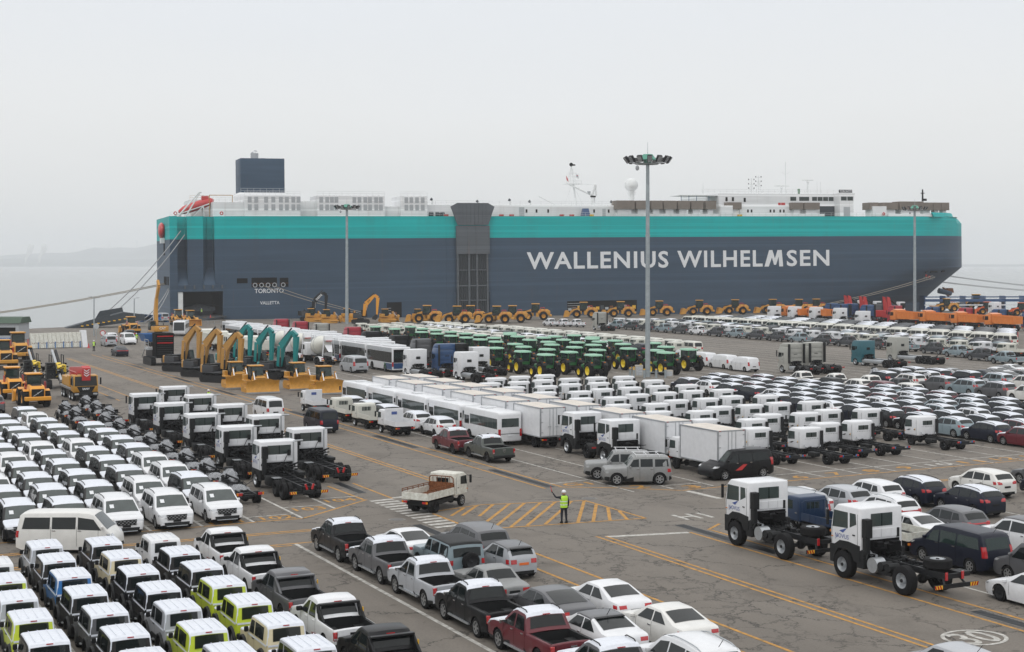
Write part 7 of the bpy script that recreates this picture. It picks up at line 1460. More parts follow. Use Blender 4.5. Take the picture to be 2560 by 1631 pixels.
WP = make_pickup(ivory, ivory); DP = make_pickup(slate, slate, bars=True)
for P, u, v, lb in ((WP, 107.5, 141, 'white pickup leading the row behind the suv columns'), (WP, 108.9, 136.5, 'white pickup behind the black small suv'), (WP, 110.6, 132.6, 'white pickup half hidden by a white suv'), (DP, 110.8, 127.8, 'dark pickup with roll bar beside the white suvs')): put(P, 'pickup_truck', lb, 'pickup', u, v, 1)
for ch, u, v, lb in (('k', 105.8, 134.2, 'black small suv with plain roof beside the white pickups'), ('w', 107.2, 131, 'white small suv, furthest of three at the block edge'), ('r', 107.6, 127.7, 'dark red small suv between two white ones'), ('w', 108.4, 124.2, 'white small suv nearest the open lane')): put(mc('suv', mcol={'k': black, 'w': ivory, 'r': red}[ch], lod=1), 'suv_car', lb, 'suv', u, v, 1)
for i in range(9): put(BC, 'wrapped_chassis', ('sheeted bare chassis among the far suvs, nearest the camera', 'sheeted bare chassis among the far suvs, middle one', 'sheeted bare chassis among the far suvs, furthest away')[i // 2], 'chassis', 119.3 + (i % 2) * .4, 118 + i * 4.6, 1, 'sheeted chassis among the large suvs') if i in (1, 3, 5) else None
CL = {c: join(mc('saloon', mcol=m, lod=1)) for c, m in (('g', grey), ('w', white), ('s', silver), ('n', navy))}
for i, (ch, u, v) in enumerate((('s', 130, 141), ('n', 131.5, 137), ('g', 132, 133.5), ('g', 134, 138), ('w', 136.5, 140), ('g', 135.5, 134.5), ('w', 138, 136), ('g', 139, 141.5), ('w', 142, 143), ('s', 133, 129.5), ('w', 137, 131.8))): put(CL[ch], 'saloon_car', f"{ {'g': 'grey', 'w': 'white', 's': 'silver', 'n': 'navy'}[ch]} saloon in the mixed far block, {ordn(i)} by position", 'saloon', u, v, 1, 'saloons at the far right edge', single=True)
# ---- white panel vans, tall tractor units
PV = mc('van', mcol=white, lights='tall', lod=1, tint=white)
for i, v in enumerate((164.6, 170.3, 176, 181.6)): put(PV, 'panel_van', f"white panel van with red reflective tape, {ordn(i)} from the front", 'van', 115.6 + i * .5, v, 1, 'white panel vans by the farm tractors')
VG = highcab_tractor(mat('paint_stone', (.36, .36, .33), .35), H=3.95, deck=True); tg = paint('deep_teal', (.01, .1, .13), .3)
put(VG, 'tractor_truck', 'stone grey high-roof tractor unit, left of the pair', 'truck', 119.6, 159.6, 1); put(VG, 'tractor_truck', 'stone grey high-roof tractor unit, right of the pair', 'truck', 123.4, 160.2, 1)
put(highcab_tractor(tg, H=3.5, axles=(-6.0, -7.4), fair=False, front2=True), 'chassis_truck', 'deep teal four axle truck chassis', 'truck', 137.8, 167, 1); put(highcab_tractor(mat('paint_stone', (.36, .36, .33)), H=3.6, axles=(-5.6, -6.9, -8.2), fair=False), 'chassis_truck', 'stone grey four axle truck chassis before the dark pickups', 'truck', 147.9, 171.4, 1)
put(VG, 'tractor_truck', 'stone grey tractor unit at the end of the far pickup row', 'truck', 158.8, 280, 1)
HB = highcab_tractor(truckblue, H=4.1, axles=(-3.4,)); HW = highcab_tractor(white, H=3.45, axles=(-4.6, -5.9), fair=False, front2=True); HK = highcab_tractor(black, H=4.0, axles=(-3.4,)); HG = highcab_tractor(grey, H=4.1, axles=(-3.4,)); HR = highcab_tractor(paint('cherry', (.36, .015, .035), .3), H=4.1, axles=(-3.4,))
for P, u, v, lb in ((HW, 72.9, 176.5, 'white four axle truck beside the last city bus'), (HW, 76.4, 168.3, 'white four axle truck nearest the box trucks'), (HW, 82.2, 177.4, 'white four axle truck beside the farm tractors'), (HB, 76.6, 175.8, 'blue high-roof tractor unit between white trucks'), (HK, 79.1, 177.6, 'black tractor unit behind the blue one'), (HG, 78.7, 188.6, 'grey high-roof tractor unit behind the white trucks'), (HR, 83.5, 268, 'cherry red tractor unit furthest down the bus rows'), (HR, 83, 255, 'cherry red tractor unit, middle of three'), (VG, 84.8, 249, 'pale grey tractor unit behind the middle red one'), (HW, 79.6, 230, 'white truck cab left of the nearest red unit'), (HR, 83.5, 229, 'cherry red tractor unit nearest the camera'), (HK, 81, 214.5, 'black tractor unit, further of two by the tractors'), (HW, 79.8, 206.5, 'white truck cab among the black units'), (HK, 80.6, 201.5, 'black tractor unit, nearer of two by the tractors')): put(P, 'tractor_truck', lb, 'truck', u, v, 1, 'tractor units beside the buses')
CT = coach(9.2, 2.5, 3.2, white, True); bm_ = ((73.4, (187.2, 197.6, 208, 218.4, 228.8, 239.2, 249.6, 260)), (76.9, (201.5, 212, 222.4, 233, 243.4, 254, 264.5, 275)))
for ci, (u, vs) in enumerate(bm_):
    for i, v in enumerate(vs): put(CT, 'city_bus', f"white city bus with roof packs, {ordn(i)} from the front, {'left' if ci == 0 else 'right'} row", 'bus', u, v, 1, 'city buses in two rows', scale=1.05)
put(mc('van', mcol=silver, roofm=silver, lod=0, lights='tall'), 'van', 'silver high van in front of the city buses', 'van', 68.1, 186.2, 1, scale=1.15)
MX = mixer_truck()
for i, v in enumerate((204.6, 214, 223.4)): put(MX, 'mixer_truck', f"white concrete mixer truck, {ordn(i)} from the front", 'truck', 69.4 , v, 1, 'concrete mixers')
DC = dump_truck(cream)
for i, v in enumerate((222, 231, 240, 249)): put(DC, 'dump_truck', f"cream tipper truck, {ordn(i)} from the front behind the excavators", 'truck', 64.9, v, 1, 'cream tipper trucks')
# ---- machines
EY, ET = excavator(mat('excavator_ochre', (.42, .22, .05), .45, var=.2)), excavator(teal)
for i, v in enumerate((178, 187.6, 198)): EY.place('excavator', f"ochre excavator with folded boom, {ordn(i)} from the front", 'excavator', W(47.7, v), TH + math.pi + .55, 'ochre excavators'); ET.place('excavator', f"teal excavator with folded boom, {ordn(i)} from the front", 'excavator', W(55.2, 179.4 + i * 10), TH + math.pi + .5, 'teal excavators')
DZ = bulldozer()
for u, v, lb in ((47.6, 161.8, 'yellow bulldozer with wide blade, nearest of the left pair'), (47.3, 169, 'yellow bulldozer behind the nearest one, left pair'), (53.3, 164.4, 'yellow bulldozer at the back of the right pair'), (54.2, 157.6, 'yellow bulldozer behind the white small truck')): put(DZ, 'bulldozer', lb, 'bulldozer', u, v, -1, 'yellow bulldozers', scale=1.04)
LV = loader(volvoy); LY = loader(yellow); LO = loader(paint('loader_orange', (.62, .11, .02), .2))
put(LV, 'wheel_loader', 'amber wheel loader with diagonal bar badge, nearest the minivans', 'loader', 22.7, 156.4, 1); put(LV, 'wheel_loader', 'amber wheel loader behind the nearest one at the left', 'loader', 22.0, 167.0, 1); put(LV, 'wheel_loader', 'amber wheel loader cut by the left edge', 'loader', 19.6, 178, 1)
put(LY, 'wheel_loader', 'large yellow loader with black grille near the hut', 'loader', 31.0, 229, 1, scale=1.3); put(LY, 'wheel_loader', 'yellow loader at the left edge behind the drill rig', 'loader', 27, 214, 1, scale=1.2)
put(mobile_crane(), 'crane_truck', 'ochre crane truck with red boom, SANY on its nose', 'crane', 28.4, 162.8, -1); put(drill_rig(), 'drill_rig', 'yellow and black tracked drill rig behind the crane truck', 'drill rig', 28.4, 178, -1, scale=1.15); put(drill_rig(), 'drill_rig', 'second drill rig with black frames further back', 'drill rig', 27.4, 190, -1)
put(crusher(), 'crushing_machine', 'black tracked crusher with blue hopper in the lane', 'crusher', 48.2, 212.6, 1, scale=1.1)
EC = excavator(yellow, logo='CAT', up=True, dark_side=False); EC.place('excavator', 'yellow excavator with raised boom and CAT on its back', 'excavator', W(65.5, 289.5), TH + .1, scale=1.12)
def at_xy(P, name, lb, cat, u, v, deg, group=None, scale=1., single=False): return P.place(name, lb, cat, W(u, v), R(deg), group, scale=scale, single=single)
for i, (u, v) in enumerate(((142, 336), (146.5, 328), (151, 330), (155, 323.5), (160, 325), (173, 338), (191.5, 346), (203.5, 347), (217, 349), (231.5, 351), (244, 351.5), (256, 350), (263, 347), (270, 348))): at_xy(LY, 'wheel_loader', f"yellow wheel loader facing left before the hull, {ordn(i)} from the left", 'loader', u, v, 90, 'yellow loaders along the quay', 1.27)
for i, (u, v) in enumerate(((118, 352), (119, 343), (126, 348), (133.4, 341), (140.5, 337))): at_xy(DZ, 'bulldozer', f"far bulldozer before the hull, {ordn(i)} from the left", 'bulldozer', u, v, -75, 'far bulldozers along the quay', 1.15)
at_xy(excavator(volvoy, boomtext='JCB'), 'excavator', 'amber excavator with arched boom before the hull', 'excavator', 125, 337, -85, None, 1.15); at_xy(excavator(plastic, boomtext='DEERE'), 'excavator', 'black excavator with folded boom before the hull', 'excavator', 119, 358, -80, None, 1.2)
at_xy(LY, 'wheel_loader', 'yellow loader behind the two parked vans', 'loader', 63.5, 305.5, 26, None, 1.1); at_xy(LY, 'wheel_loader', 'yellow loader beside the stern ramp, left one', 'loader', 83.5, 348.5, 206, None, 1.1); at_xy(LY, 'wheel_loader', 'yellow loader beside the stern ramp, right one', 'loader', 84.5, 341, 206, None, 1.1)
at_xy(LO, 'wheel_loader', 'orange loader between white cab and blue cab at right', 'loader', 306, 317, 90, None, 1.1); at_xy(LO, 'wheel_loader', 'orange loader at the right edge', 'loader', 308, 306, 90, None, 1.1); at_xy(LY, 'wheel_loader', 'large yellow loader above the orange one', 'loader', 339, 356, 90, None, 1.45); at_xy(LY, 'wheel_loader', 'yellow grader-like loader before the blue gangway', 'loader', 314, 342, 90, None, 1.2)
DO = dump_truck(orange)
for i, (u, v) in enumerate(((235.5, 270.5), (235.5, 260.5), (235.5, 250.4), (235.5, 240.0), (229, 304.5), (231, 297))): put(DO, 'dump_truck', f"orange tipper truck, {ordn(i)} in its line near the bow", 'truck', u, v, 1, 'orange tipper trucks', scale=1.15)
for i, (u, v) in enumerate(((224.6, 306.5), (227.6, 302), (229, 295.3), (229.6, 286.7), (219.4, 266), (303, 311))): put(HW, 'truck_cab', f"white far truck cab near the bow, {ordn(i)} from the left", 'truck', u, v, 1, 'white far truck cabs', scale=1.08)
for i, (u, v, P) in enumerate(((239, 302, HB), (236.3, 294.7, HB), (241, 296.5, HB), (237.1, 285.8, HB), (245, 292, HG), (238.3, 277.1, HR), (240.3, 266.5, HB), (240.7, 256.3, HR), (241, 246.2, HB), (241, 237, HB))): put(P, 'tractor_truck', f"{'blue' if P is HB else 'red' if P is HR else 'grey'} far tractor unit near the bow, {ordn(i)} from the left", 'truck', u, v, 1, 'far tractor units', scale=1.08)
def stacker():
    P = Proto(); track(P, 1.2, -2, 2, .5, .6); q = MB(hullred); q.box(-1.3, 1.3, -2.8, 2.4, 1.1, 2.6); P.part('body', q, bevel=.06, seg=1); q = MB(white); q.box(-1.3, -.2, 1.0, 2.6, 2.6, 4.6); P.part('cab', q, bevel=.05, seg=1); q = MB(glass); q.box(-1.32, -.18, 1.3, 2.62, 3.2, 4.3); P.part('cab_window', q)
    q = MB(hullred)
    for sg in (1, -1): q.prism([(-2.6, 2.5), (-1.4, 2.5), (-2.2, 5.6), (-2.9, 5.8)], sg * .8 - .15, sg * .8 + .15)
    P.part('gantry', q); q = MB(plastic); q.tube([(.2, 2.2, 2.6), (.2, -2.4, 5.6)], .12); q.tube([(-.4, 2.2, 2.6), (-.4, -2.4, 5.6)], .08); P.part('gantry_cable', q); return P
ST = stacker()
for i, (u, v) in enumerate(((246.4, 301), (243.5, 291.5), (245, 284.5))): at_xy(ST, 'crawler_crane', f"red crawler crane body with upright gantry, {ordn(i)} from the left", 'crane', u, v, -70, 'red crawler cranes', 1.1)
FT = farm_tractor(); tn = {}
for i, (u, v) in enumerate(sorted(((86.9, 166.9), (87.3, 174.5), (87.6, 183.2), (91.9, 163.5), (92.1, 170.4), (92.4, 177.2), (92.3, 184), (94.4, 191.2), (94.6, 198), (95.4, 205), (95.8, 211.2), (96, 217.4), (96.8, 225), (96.7, 231.5), (97, 244.7), (97.4, 255), (97.8, 173.1), (98, 180), (98.4, 187.3), (99.4, 208.4), (100.9, 217), (101.3, 223.5), (101.5, 230), (101.5, 236.5), (101.9, 243.5), (103, 252), (101.3, 194), (101.6, 200.5), (102.9, 163.9), (103.2, 174), (103.4, 184), (104.4, 191), (104.6, 211), (106.2, 198.5), (106.5, 205.5), (106.6, 217.5), (108.2, 184.2), (108.6, 191.5), (108.8, 222), (109.8, 175.2), (109.9, 208), (111.6, 199), (112, 193), (113.6, 184.5), (113.9, 203), (114.3, 210), (104.2, 168.8), (109.5, 168.8)), key=lambda t: t[1])):
    c_ = sum(u > k for k in (90, 93.5, 97.3, 99, 102.4, 105.5, 107.5, 111)); tn[c_] = tn.get(c_, -1) + 1
    put(FT, 'farm_tractor', f"green farm tractor with yellow wheels, {ordn(tn[c_])} in the {ordn(c_)} column from the blue truck", 'tractor', u, v, 1, 'green farm tractors', scale=1.09, jit=2)
# ---- far lot, vehicles a few pixels high
FP = {c: join(make_pickup(m, m, bars=True, lod=1)) for c, m in (('g', slate), ('b', bluegrey), ('w', white))}
for i, v in enumerate([159.2, 166.5, 174.2, 182.5, 190.6, 197.7, 204.8, 211.6, 218.3, 225, 231.6, 238.4, 245.1, 251.6, 258, 264.6, 271, 277.6, 284, 290.5]): ch = 'bgbgbgggbggbgwgbggbw'[i]; put(FP[ch], 'pickup_truck', f"{ {'g': 'dark grey', 'b': 'blue-grey', 'w': 'white'}[ch]} pickup with roll bar, {ordn(i)} from the right edge of the far row", 'pickup', 166 - (v < 185) * (185 - v) * .33, v, 1, 'pickups along the far lane', scale=1.06, single=True)
for i, (u, v) in enumerate(((162.3, 296.5), (160.6, 299.6), (158.8, 302.6))): put(FP['w'], 'pickup_truck', f"white pickup at the far left end of the row, {ordn(i)} one", 'pickup', u, v, 1, 'white pickups at the row end', single=True)
FB = {c: join(bed_truck(m, dbl=True)) for c, m in (('c', cream), ('w', white))}
FS = {c: join(mc('suv', mcol=m, roofm=film if c in 'wr' else m, lod=1)) for c, m in (('g', slate), ('b', bluegrey), ('n', navy), ('w', white), ('r', red), ('s', silver))}; FV = join(mc('minibus', mcol=cream, lod=1)); FD = join(mc('van', mcol=white, roofm=film, lod=1)); FVp = join(mc('van', mcol=slate, roofm=film, lod=1)); FVq = join(mc('van', mcol=slate, lod=1)); rr_ = random.Random(4)
def far_col(protos, name, cat, u, va, vb, step, what, group, pick=None, sc_=1.05):
    i = 0; v = va
    while v < vb:
        k = pick(i) if pick else list(protos)[0]
        put(protos[k], name, f"{what}, {ordn(min(i, 29))} from its near end", cat, u + rr_.uniform(-.25, .25), v, 1, group, scale=sc_, single=True, jit=2); v += step * rr_.uniform(.96, 1.05); i += 1
for u in (170.6,): far_col(FB, 'double_cab_truck', 'truck', u, 172, 292, 5.4, 'double cab truck in the column behind the far pickups', 'far double cab trucks', lambda i: 'cwccwwccwwwwc'[i % 13])
for j, u in enumerate((174.5, 178, 181.5, 185)): far_col(FS, 'suv_car', 'car', u, u + 4, 296, 4.9, ('small car in the column beside the double cab trucks', 'small car in the second of four far columns', 'small car in the third of four far columns', 'small car in the far column beside the white vans')[j], 'far cars, column %s' % ordn(j), lambda i: rr_.choice('gbnnwsgrbwn'))
for j, u in enumerate((190.8, 194.6)): far_col({'v': FV}, 'van', 'van', u, u + 3, 298, 5.5, ('white round-roofed van in the far column beside the small cars', 'white round-roofed van in the second far van column')[j], 'far white vans, column %s' % ordn(j), None, 1.08)
for j, u in enumerate((199.5, 203.2, 207, 210.5)): far_col({'d': FD, 'p': FVp, 'q': FVq}, 'van', 'van', u, u + 3, 299, 5.7, ('dark-glazed van with white roof, first of four far columns', 'dark-glazed van with white roof, second of four far columns', 'dark-glazed van with white roof, third of four far columns', 'dark-glazed van in the column nearest the orange tippers')[j], 'far dark-glazed vans, column %s' % ordn(j), lambda i: 'pqpqdqp'[i % 7])
far_col({'v': FV}, 'van', 'van', 130.3, 200, 270, 5.7, 'cream van in the row beside the open far lane', 'cream vans behind the farm tractors'); far_col({'v': FV}, 'van', 'van', 123.5, 274, 296, 4.5, 'cream van at the far end behind the farm tractors', 'cream vans at the far end')
far_col(FB, 'double_cab_truck', 'truck', 126.6, 198, 290, 5.6, 'cream small truck in the row behind the tractors', 'cream small trucks behind the farm tractors', lambda i: 'c')
for j, (u, va) in enumerate(((122.6, 203), (118.8, 210))): far_col(FS, 'suv_car', 'car', u, va, 294, 5.0, ('car in the column beside the cream small trucks', 'car behind the farm tractors, inner column')[j], 'cars behind the farm tractors, column %s' % ordn(j), lambda i: rr_.choice('wwgswn'))
far_col(FB, 'double_cab_truck', 'truck', 115, 214, 292, 6.2, 'cream small truck next to the farm tractors', 'cream small trucks next to the tractors', lambda i: 'c'); far_col({'v': FV}, 'van', 'van', 111.3, 226, 290, 6, 'white van in the column nearest the farm tractors', 'white vans nearest the farm tractors'); far_col(FB, 'double_cab_truck', 'truck', 107.5, 240, 290, 6.2, 'cream small truck in the innermost far column', 'innermost cream small trucks', lambda i: 'c')
# ================================================================ masts, quay furniture, people, small vehicles near the stern
def light_mast(H, r0, rings=14, R_=2.75, junk=True):
    P = Proto(); q = MB(poleg); q.cyl((0, 0, 0), (0, 0, H * .33), r0, r0 * .88, 20); q.cyl((0, 0, H * .33), (0, 0, H * .66), r0 * .86, r0 * .76, 20); q.cyl((0, 0, H * .66), (0, 0, H), r0 * .74, r0 * .64, 20)
    for k in (.33, .66): q.cyl((0, 0, H * k - .08), (0, 0, H * k + .08), r0 * .92, r0 * .92, 20)
    P.part('pole', q, smooth=40)
    q = MB(mat('mast_green', (.08, .3, .22), .5)); q.cyl((0, 0, H + .35), (0, 0, H + 1.05), 1.15, .62, 12); q.cyl((0, 0, H - .2), (0, 0, H + .35), .5, .5, 12); P.part('mast_cap', q)
    q = MB(steel); q.lathe([(-.25, R_ * .5), (-.2, R_ * .5), (-.1, R_ * .56), (-.15, R_ * .44), (-.25, R_ * .5)], 24, None, (0, 0, H), 'z'); q.lathe([(.0, R_ * .86), (.06, R_ * .86), (.06, R_ * .9), (0, R_ * .86)], 24, None, (0, 0, H), 'z')
    for i in range(8): a = math.pi * i / 4; q.tube([(.3 * math.cos(a), .3 * math.sin(a), H - .2), (R_ * .9 * math.cos(a), R_ * .9 * math.sin(a), H + .02)], .05, 5)
    P.part('lamp_ring', q)
    for i in range(rings):
        a = 2 * math.pi * (i + .5) / rings; q = MB(chassis); q.cb(0, 0, 0, .62, .34, .85); n = len(q.v)
        for k in range(4): q.cb(0, .19, -.3 + k * .2, .54, .03, .13, lens)
        q.rot(R(-35), 'X'); q.rot(a - math.pi / 2, 'Z'); q.shift((R_ * math.cos(a), R_ * math.sin(a), H + .35)); P.part('floodlight', q)
    q = MB(steel); q.cyl((0, 0, H + 1), (0, 0, H + 2.6), .035, .02, 6); P.part('lightning_rod', q)
    q = MB(vent); q.ball((-1.4, -.9, H - .75), .24, n=10, k=7, sc_=(1, 1, 1.4)); q.tube([(-1.4, -.9, H - .5), (-1.4, -.9, H - .1)], .03, 5); P.part('camera_globe', q); return P
ms = W(98.7, 161.5); light_mast(27.3, .34).place('light_mast', 'tall grey floodlight mast standing by the farm tractors', 'light mast', ms)
ms2 = light_mast(27.6, .42, 12); ms2.place('light_mast', 'floodlight mast behind the buses, left of the three', 'light mast', (-39.5, 354, 0)); ms2.place('light_mast', 'floodlight mast before the bow, right of the three', 'light mast', (98.5, 362, 0))
gp = Proto(); q = MB(poleg); q.cyl((0, 0, 0), (0, 0, 1.15), .14, n=12); q.cyl((0, 0, 1.04), (0, 0, 1.16), .145, n=12, m=stripey); gp.part('post', q)
for i, (du, dv) in enumerate(((-1.9, -1.6), (-.6, -1.9), (.9, -1.9), (2.1, -1.5), (-2.2, .4), (2.3, .6), (-1.6, 1.7), (.4, 1.9))): gp.place('guard_post', f"grey guard post with yellow cap round the tall mast, {ordn(i)}", 'bollard', (ms[0] + du, ms[1] + dv, 0), 0, 'guard posts round the tall mast')
q = MB(poleg); q.tube([(ms[0] - 1.9, ms[1] - 1.6, .75), (ms[0] - .6, ms[1] - 1.9, .75), (ms[0] + .9, ms[1] - 1.9, .75), (ms[0] + 2.1, ms[1] - 1.5, .75)], .04, 6); gr = Proto(); gr.part('rail', q); gr.place('guard_rail', 'low pipe rail between the guard posts of the tall mast', 'rail', (0, 0, 0))
for dx, dy, lb in ((-1.1, .2, 'beige electrical cabinet left of the tall mast'), (2.6, -1.0, 'small beige box right of the tall mast')): b = Proto(); q = MB(mat('cabinet_beige', (.4, .37, .32), .6)); q.box(-.5, .5, -.35, .35, 0, 1.5 if dx < 0 else .95); k = b.part('cabinet', q, bevel=.03, seg=1); q = MB(vent); q.box(-.4, .4, -.37, -.35, .2, 1.3 if dx < 0 else .8); b.part('door', q); b.place('electrical_cabinet', lb, 'cabinet', (ms[0] + dx, ms[1] + dy, 0))
for x, y, h, lb in ((-83.6, 296, 7.6, 'slim street lamp beside the stern ropes'), (-84.5, 331, 6.6, 'slim street lamp behind the raised excavator')):
    P = Proto(); q = MB(poleg); q.cyl((0, 0, 0), (0, 0, h), .13, .1, 10); P.part('pole', q)
    for sg in (1, -1): q = MB(vent); q.tube([(0, 0, h), (sg * .5, 0, h + .15)], .05, 5); q.cb(sg * .8, 0, h + .22, .7, .35, .16); P.part('lamp_head', q, bevel=.03, seg=1)
    P.place('street_lamp', lb, 'street lamp', (x, y, 0))
# white flood-barrier panels, blue gate, hut
bp_ = Proto(); bx0, by0, _ = W(37.6, 260.6); bx1, by1, _ = W(46.2, 262.4); L_ = math.hypot(bx1 - bx0, by1 - by0); n_ = 12
for i in range(n_):
    q = MB(oldwhite); q.prism([(0, 0), (.9, 2.0), (.95, 2.6), (.55, 2.6), (-.2, .1)], i * L_ / n_, (i + .94) * L_ / n_); k = bp_.part('panel', q)
    if i % 2: q = MB(blue); q.box((i + .4) * L_ / n_, (i + .55) * L_ / n_, -.3, -.1, 0, 1.1); bp_.part('strut', q, parent=k)
    q = MB(rusty); q.tube([((i + .1) * L_ / n_, .1, 1.0), ((i + .5) * L_ / n_, .05, .75), ((i + .9) * L_ / n_, .1, 1.0)], .06, 5); bp_.part('chain', q, parent=k)
q = MB(white); q.prism([(-.5, 0), (.5, 0), (1.1, 2.9), (.3, 2.9)], L_, L_ + .9); bp_.part('end_pier', q)
bp_.place('flood_barrier', 'slanted white steel barrier with chains at the water edge', 'barrier', (bx0, by0, 0), math.atan2(by1 - by0, bx1 - bx0))
gt = Proto()
for i in range(7): q = MB(blue); q.box(i * .75, i * .75 + .68, -.06, .06, .2, 2.2); gt.part('panel', q)
q = MB(concrete); q.box(5.3, 5.8, -.4, .4, 0, 2.3); gt.part('pier', q); x, y, _ = W(33, 256.5); gt.place('blue_gate', 'blue panelled gate left of the white barrier', 'gate', (x - 3.5, y, 0), R(-8))
ht_ = Proto(); q = MB(vent); q.box(-4, 4, -3, 3, 0, 3.2); ht_.part('wall', q); q = MB(mat('dull_green_roof', (.06, .1, .07), .7)); q.prism([(-3.4, 3.2), (3.4, 3.2), (2.2, 4.3), (-2.2, 4.3)], -4.4, 4.4); ht_.part('roof', q); q = MB(dark); q.box(-2.5, 3.4, -3.04, -3.0, .9, 2.4); ht_.part('window', q); q = MB(dark); q.box(-3.8, -2.9, -3.04, -3.0, 0, 2.1); ht_.part('door', q); ht_.place('hut', 'low grey hut with green roof at the left edge', 'hut', (-97, 282, 0))
sg_ = Proto(); q = MB(poleg); q.cyl((0, 0, 0), (0, 0, 2.2), .05, n=8); sg_.part('post', q); q = MB(vent); q.cyl((0, -.06, 2.5), (0, .0, 2.5), .55, n=18); sg_.part('sign_disc', q); sg_.place('traffic_mirror', 'round mirror on a post beside the blue gate', 'mirror', (-79.5, 283, 0)); s2 = Proto(); q = MB(poleg); q.cyl((0, 0, 0), (0, 0, 1.6), .05, n=8); s2.part('post', q); q = MB(hullred); q.cyl((0, -.06, 1.7), (0, 0, 1.7), .5, n=18); s2.part('sign_disc', q); q = MB(white); q.cyl((0, -.075, 1.7), (0, -.05, 1.7), .36, n=18); s2.part('sign_face', q); s2.place('round_sign', 'round red rimmed sign at the barrier end', 'sign', (-75.2, 272, 0))
cn_ = Proto(); q = MB(hullred); q.cyl((0, 0, .04), (0, 0, .8), .2, .04, 12); q.box(-.26, .26, -.26, .26, 0, .05); cn_.part('cone', q)
cn_.place('traffic_cone', 'orange traffic cone beside the barrier', 'cone', W(46.8, 259.4)); cn_.place('traffic_cone', 'orange traffic cone on the stern ramp edge', 'cone', (SP(-5, -4)[0], SP(-5, -4)[1], .6))
# shore ramp and fender structures left of the stern
sr = Proto(); q = MB(deckgrey); q.prism([(0, 0), (22, 2.8), (22, 4.4), (16, 5.2), (0, .9)], -3, 3); sr.part('ramp_deck', q); q = MB(deckgrey); q.prism([(3, .8), (13, 2.4), (12, 4.6), (5, 2.6)], 3, 3.4); q.prism([(8, 2), (17, 3.8), (16.4, 6.4), (10, 5.4)], -3.4, -3); sr.part('ramp_side', q)
for k in range(9): q = MB(stripey); q.box(3.41, 3.46, 4 + k * 1.5, 4.7 + k * 1.5, 1.2 + k * .24, 1.5 + k * .24); sr.part('edge_stripe', q)
sr.place('shore_ramp', 'dark steel shore ramp leaning at the water edge left of the stern', 'ramp', (-100.5, 333, -.6), R(-68), scale=.78)
bf = Proto(); q = MB(blue); q.prism([(0, 0)] + [(9.5 + 3 * math.sin(t), 3.6 - 3.6 * (1 - math.cos(t))) for t in [math.pi / 2 * i / 8 for i in range(9)]] + [(0, 3.6)], 0, 3, ax='y'); q.box(0, 1.6, -.1, 0, .2, 3.5, truckblue); bf.part('housing', q, bevel=.08, seg=1); bf.place('blue_housing', 'bright blue rounded housing behind the raised excavator', 'housing', (-92.3, 366, -.1), R(-4), scale=.58)
sb = coach(7.5, 2.4, 3.0, white); sb.place('shuttle_bus', 'white shuttle bus facing the camera near the stern ramp', 'bus', W(71.8, 297), TH + math.pi - .35)
put(make_car('minibus', mcol=silver), 'van', 'silver van climbing the stern ramp', 'van', 84.5, 368, 1, scale=1.15); 
for k, kw, u, v, f, lb in (('saloon', dict(mcol=navy, lights='bar'), 47.1, 234.8, 1, 'dark saloon driving towards the stern'), ('van', dict(mcol=silver, lights='tall'), 50.9, 263.5, 1, 'silver van, left of two parked near the stern'), ('van', dict(mcol=white), 55.3, 268.3, -1, 'white van facing the camera near the stern'), ('suv', dict(mcol=white), 54.2, 278, 1, 'white suv behind the two parked vans'), ('suv', dict(mcol=white), 41.2, 268.5, 1, 'white suv beyond the white barrier'), ('suv', dict(mcol=grey, lights='bar'), 18.2, 151.5, 1, 'dark suv cut by the left edge beside the loaders'), ('suv', dict(mcol=navy), 59.8, 289, 1, 'dark suv beside the raised excavator')): put(make_car(k, **kw), {'saloon': 'saloon_car', 'van': 'van', 'suv': 'suv_car'}[k], lb, k, u, v, f, scale=1.05)
fr = Proto(); fx0 = SP(-13, -10); q = MB(poleg)
for i in range(14): fr.part('post', MB(poleg).box(i * 1.6, i * 1.6 + .06, 0, .06, 0, 1.2))
for z in (.6, 1.2): fr.part('rail', MB(poleg).box(0, 21, 0, .05, z - .03, z + .03))
fr.place('pipe_fence', 'grey pipe fence beside the stern ramp', 'fence', (-88, 348, 0), R(-12))
gw = Proto(); q = MB(truckblue); q.box(0, 75, -2, 2, 2.6, 3.4); gw.part('deck_beam', q)
for i in range(12):
    q = MB(truckblue); q.box(i * 6.5, i * 6.5 + .3, -2, 2, 0, 4.4); gw.part('frame', q)
for z in (1.4, 3.9): q = MB(white if z < 3 else truckblue); q.box(0, 75, -2.05, -1.95, z, z + .35); gw.part('stringer', q)
gw.place('steel_gangway', 'long blue steel gangway lying along the quay past the bow', 'gangway', (128, 462, 0), R(6))
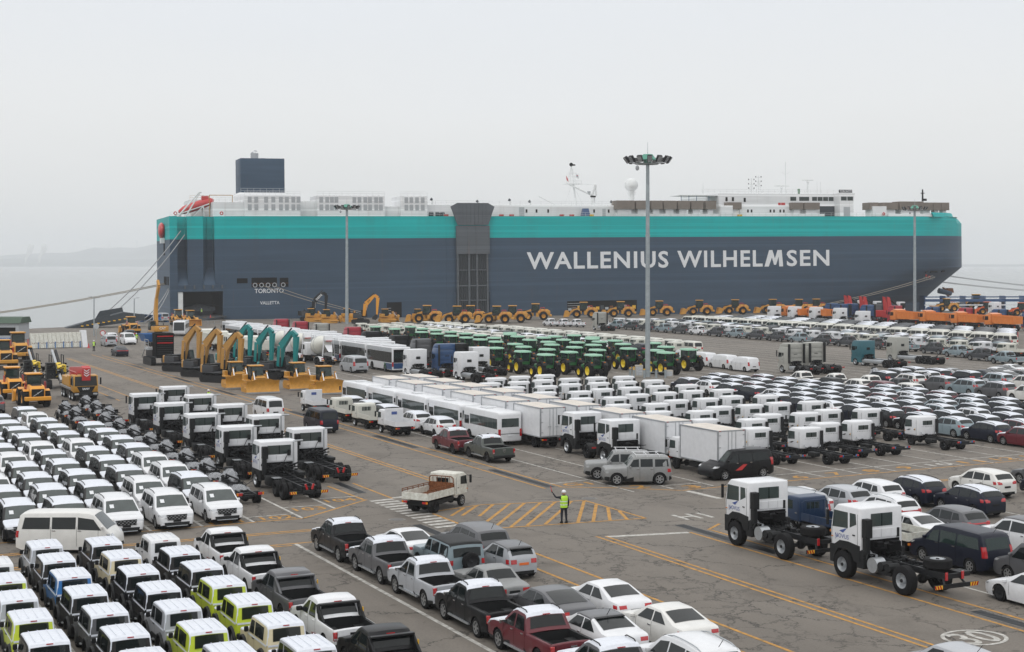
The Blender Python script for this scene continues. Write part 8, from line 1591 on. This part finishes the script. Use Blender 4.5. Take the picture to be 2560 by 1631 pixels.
# people
pm = person(True, True, True); pm.place('person', 'traffic marshal in hi-vis vest and white helmet raising a red baton', 'person', W(38.85, 72.45), R(18), scale=1.02)
pp = person()
pp.place('person', 'worker in hi-vis vest standing by the white barrier', 'person', W(45.9, 249.6), R(160)); pp.place('person', 'worker in hi-vis vest behind the heavy truck chassis', 'person', W(38.2, 146.6), R(40)); pp.place('person', 'worker in hi-vis vest inside the stern doorway', 'person', (SP(-6.4, 3)[0], SP(-6.4, 3)[1], 1.0), R(190)); pp.place('person', 'worker in hi-vis vest behind the white parked van', 'person', W(57.6, 272), R(200))
tb = Proto(); q = MB(mat('grey_tarp', (.13, .15, .17), .85, var=.3, scale=1.5)); r_ = random.Random(2); q.loft([[(x, y * w_, z) for y, z in ((-1.3, 1.0), (-1.2, 1.6 + h * .3), (-.5, 1.6 + h), (.5, 1.6 + h), (1.2, 1.6 + h * .3), (1.3, 1.0))] for x, w_, h in ((-4.6, .25, .1), (-3.4, .8, .45), (-1.5, 1, .7), (0, 1, 1.35), (1, 1, 1.2), (2.6, .95, .8), (4.6, .7, .5))]); tb.part('tarpaulin', q, smooth=60); q = MB(deckgrey); q.box(-3.5, 3.8, -1, 1, 0, 1.0); tb.part('cradle', q); a = SP(-6.8, 9); tb.place('covered_boat', 'grey tarpaulin-covered boat standing inside the stern doorway', 'boat', (a[0], a[1], .9), SH)
# steam plumes and pylons on the far shore
for i, (x, h, lb) in enumerate(((-2620, 105, 'faint lattice pylon on the far hill, tallest'), (-2990, 70, 'faint lattice pylon on the far hill, middle'), (-3210, 60, 'faint lattice pylon on the far hill, smallest'))):
    z0 = 120 if i == 0 else 90; P = Proto(); q = MB(steel)
    for sx_ in (1, -1): q.tube([(sx_ * 9, 0, 0), (sx_ * 1.5, 0, h)], .9, 4)
    for k in range(6): t = k / 6; w_ = 9 - 7.5 * t; w2 = 9 - 7.5 * (k + 1) / 6; q.tube([(-w_, 0, h * t), (w2, 0, h * (k + 1) / 6)], .5, 4); q.tube([(w_, 0, h * t), (-w2, 0, h * (k + 1) / 6)], .5, 4)
    for k in (.72, .84, .95): q.tube([(-11, 0, h * k), (11, 0, h * k)], .7, 4)
    P.part('lattice', q); P.place('pylon', lb, 'pylon', (x, 12000 if i == 0 else 11800, z0 + 40), 0)
stm = bpy.data.materials.new('steam'); stm.use_nodes = True; t = stm.node_tree; b = t.nodes['Principled BSDF']; b.inputs['Base Color'].default_value = (.85, .84, .82, 1); b.inputs['Roughness'].default_value = 1; b.inputs['Alpha'].default_value = .5
for i, (x, lb) in enumerate(((-3280, 'white steam plume on the far shore, left'), (-3190, 'white steam plume on the far shore, right'))):
    q = MB(stm); r_ = random.Random(i)
    for k in range(9): q.ball((k * 6 + r_.uniform(-6, 6), 0, k * 15), 5 + k * 2.2, n=10, k=6)
    o = bpy.data.objects.new('steam', q.mesh('steam', smooth=80)); col.objects.link(o); o.location = (x, 9950, 12); o['kind'] = 'stuff'; o['label'] = lb
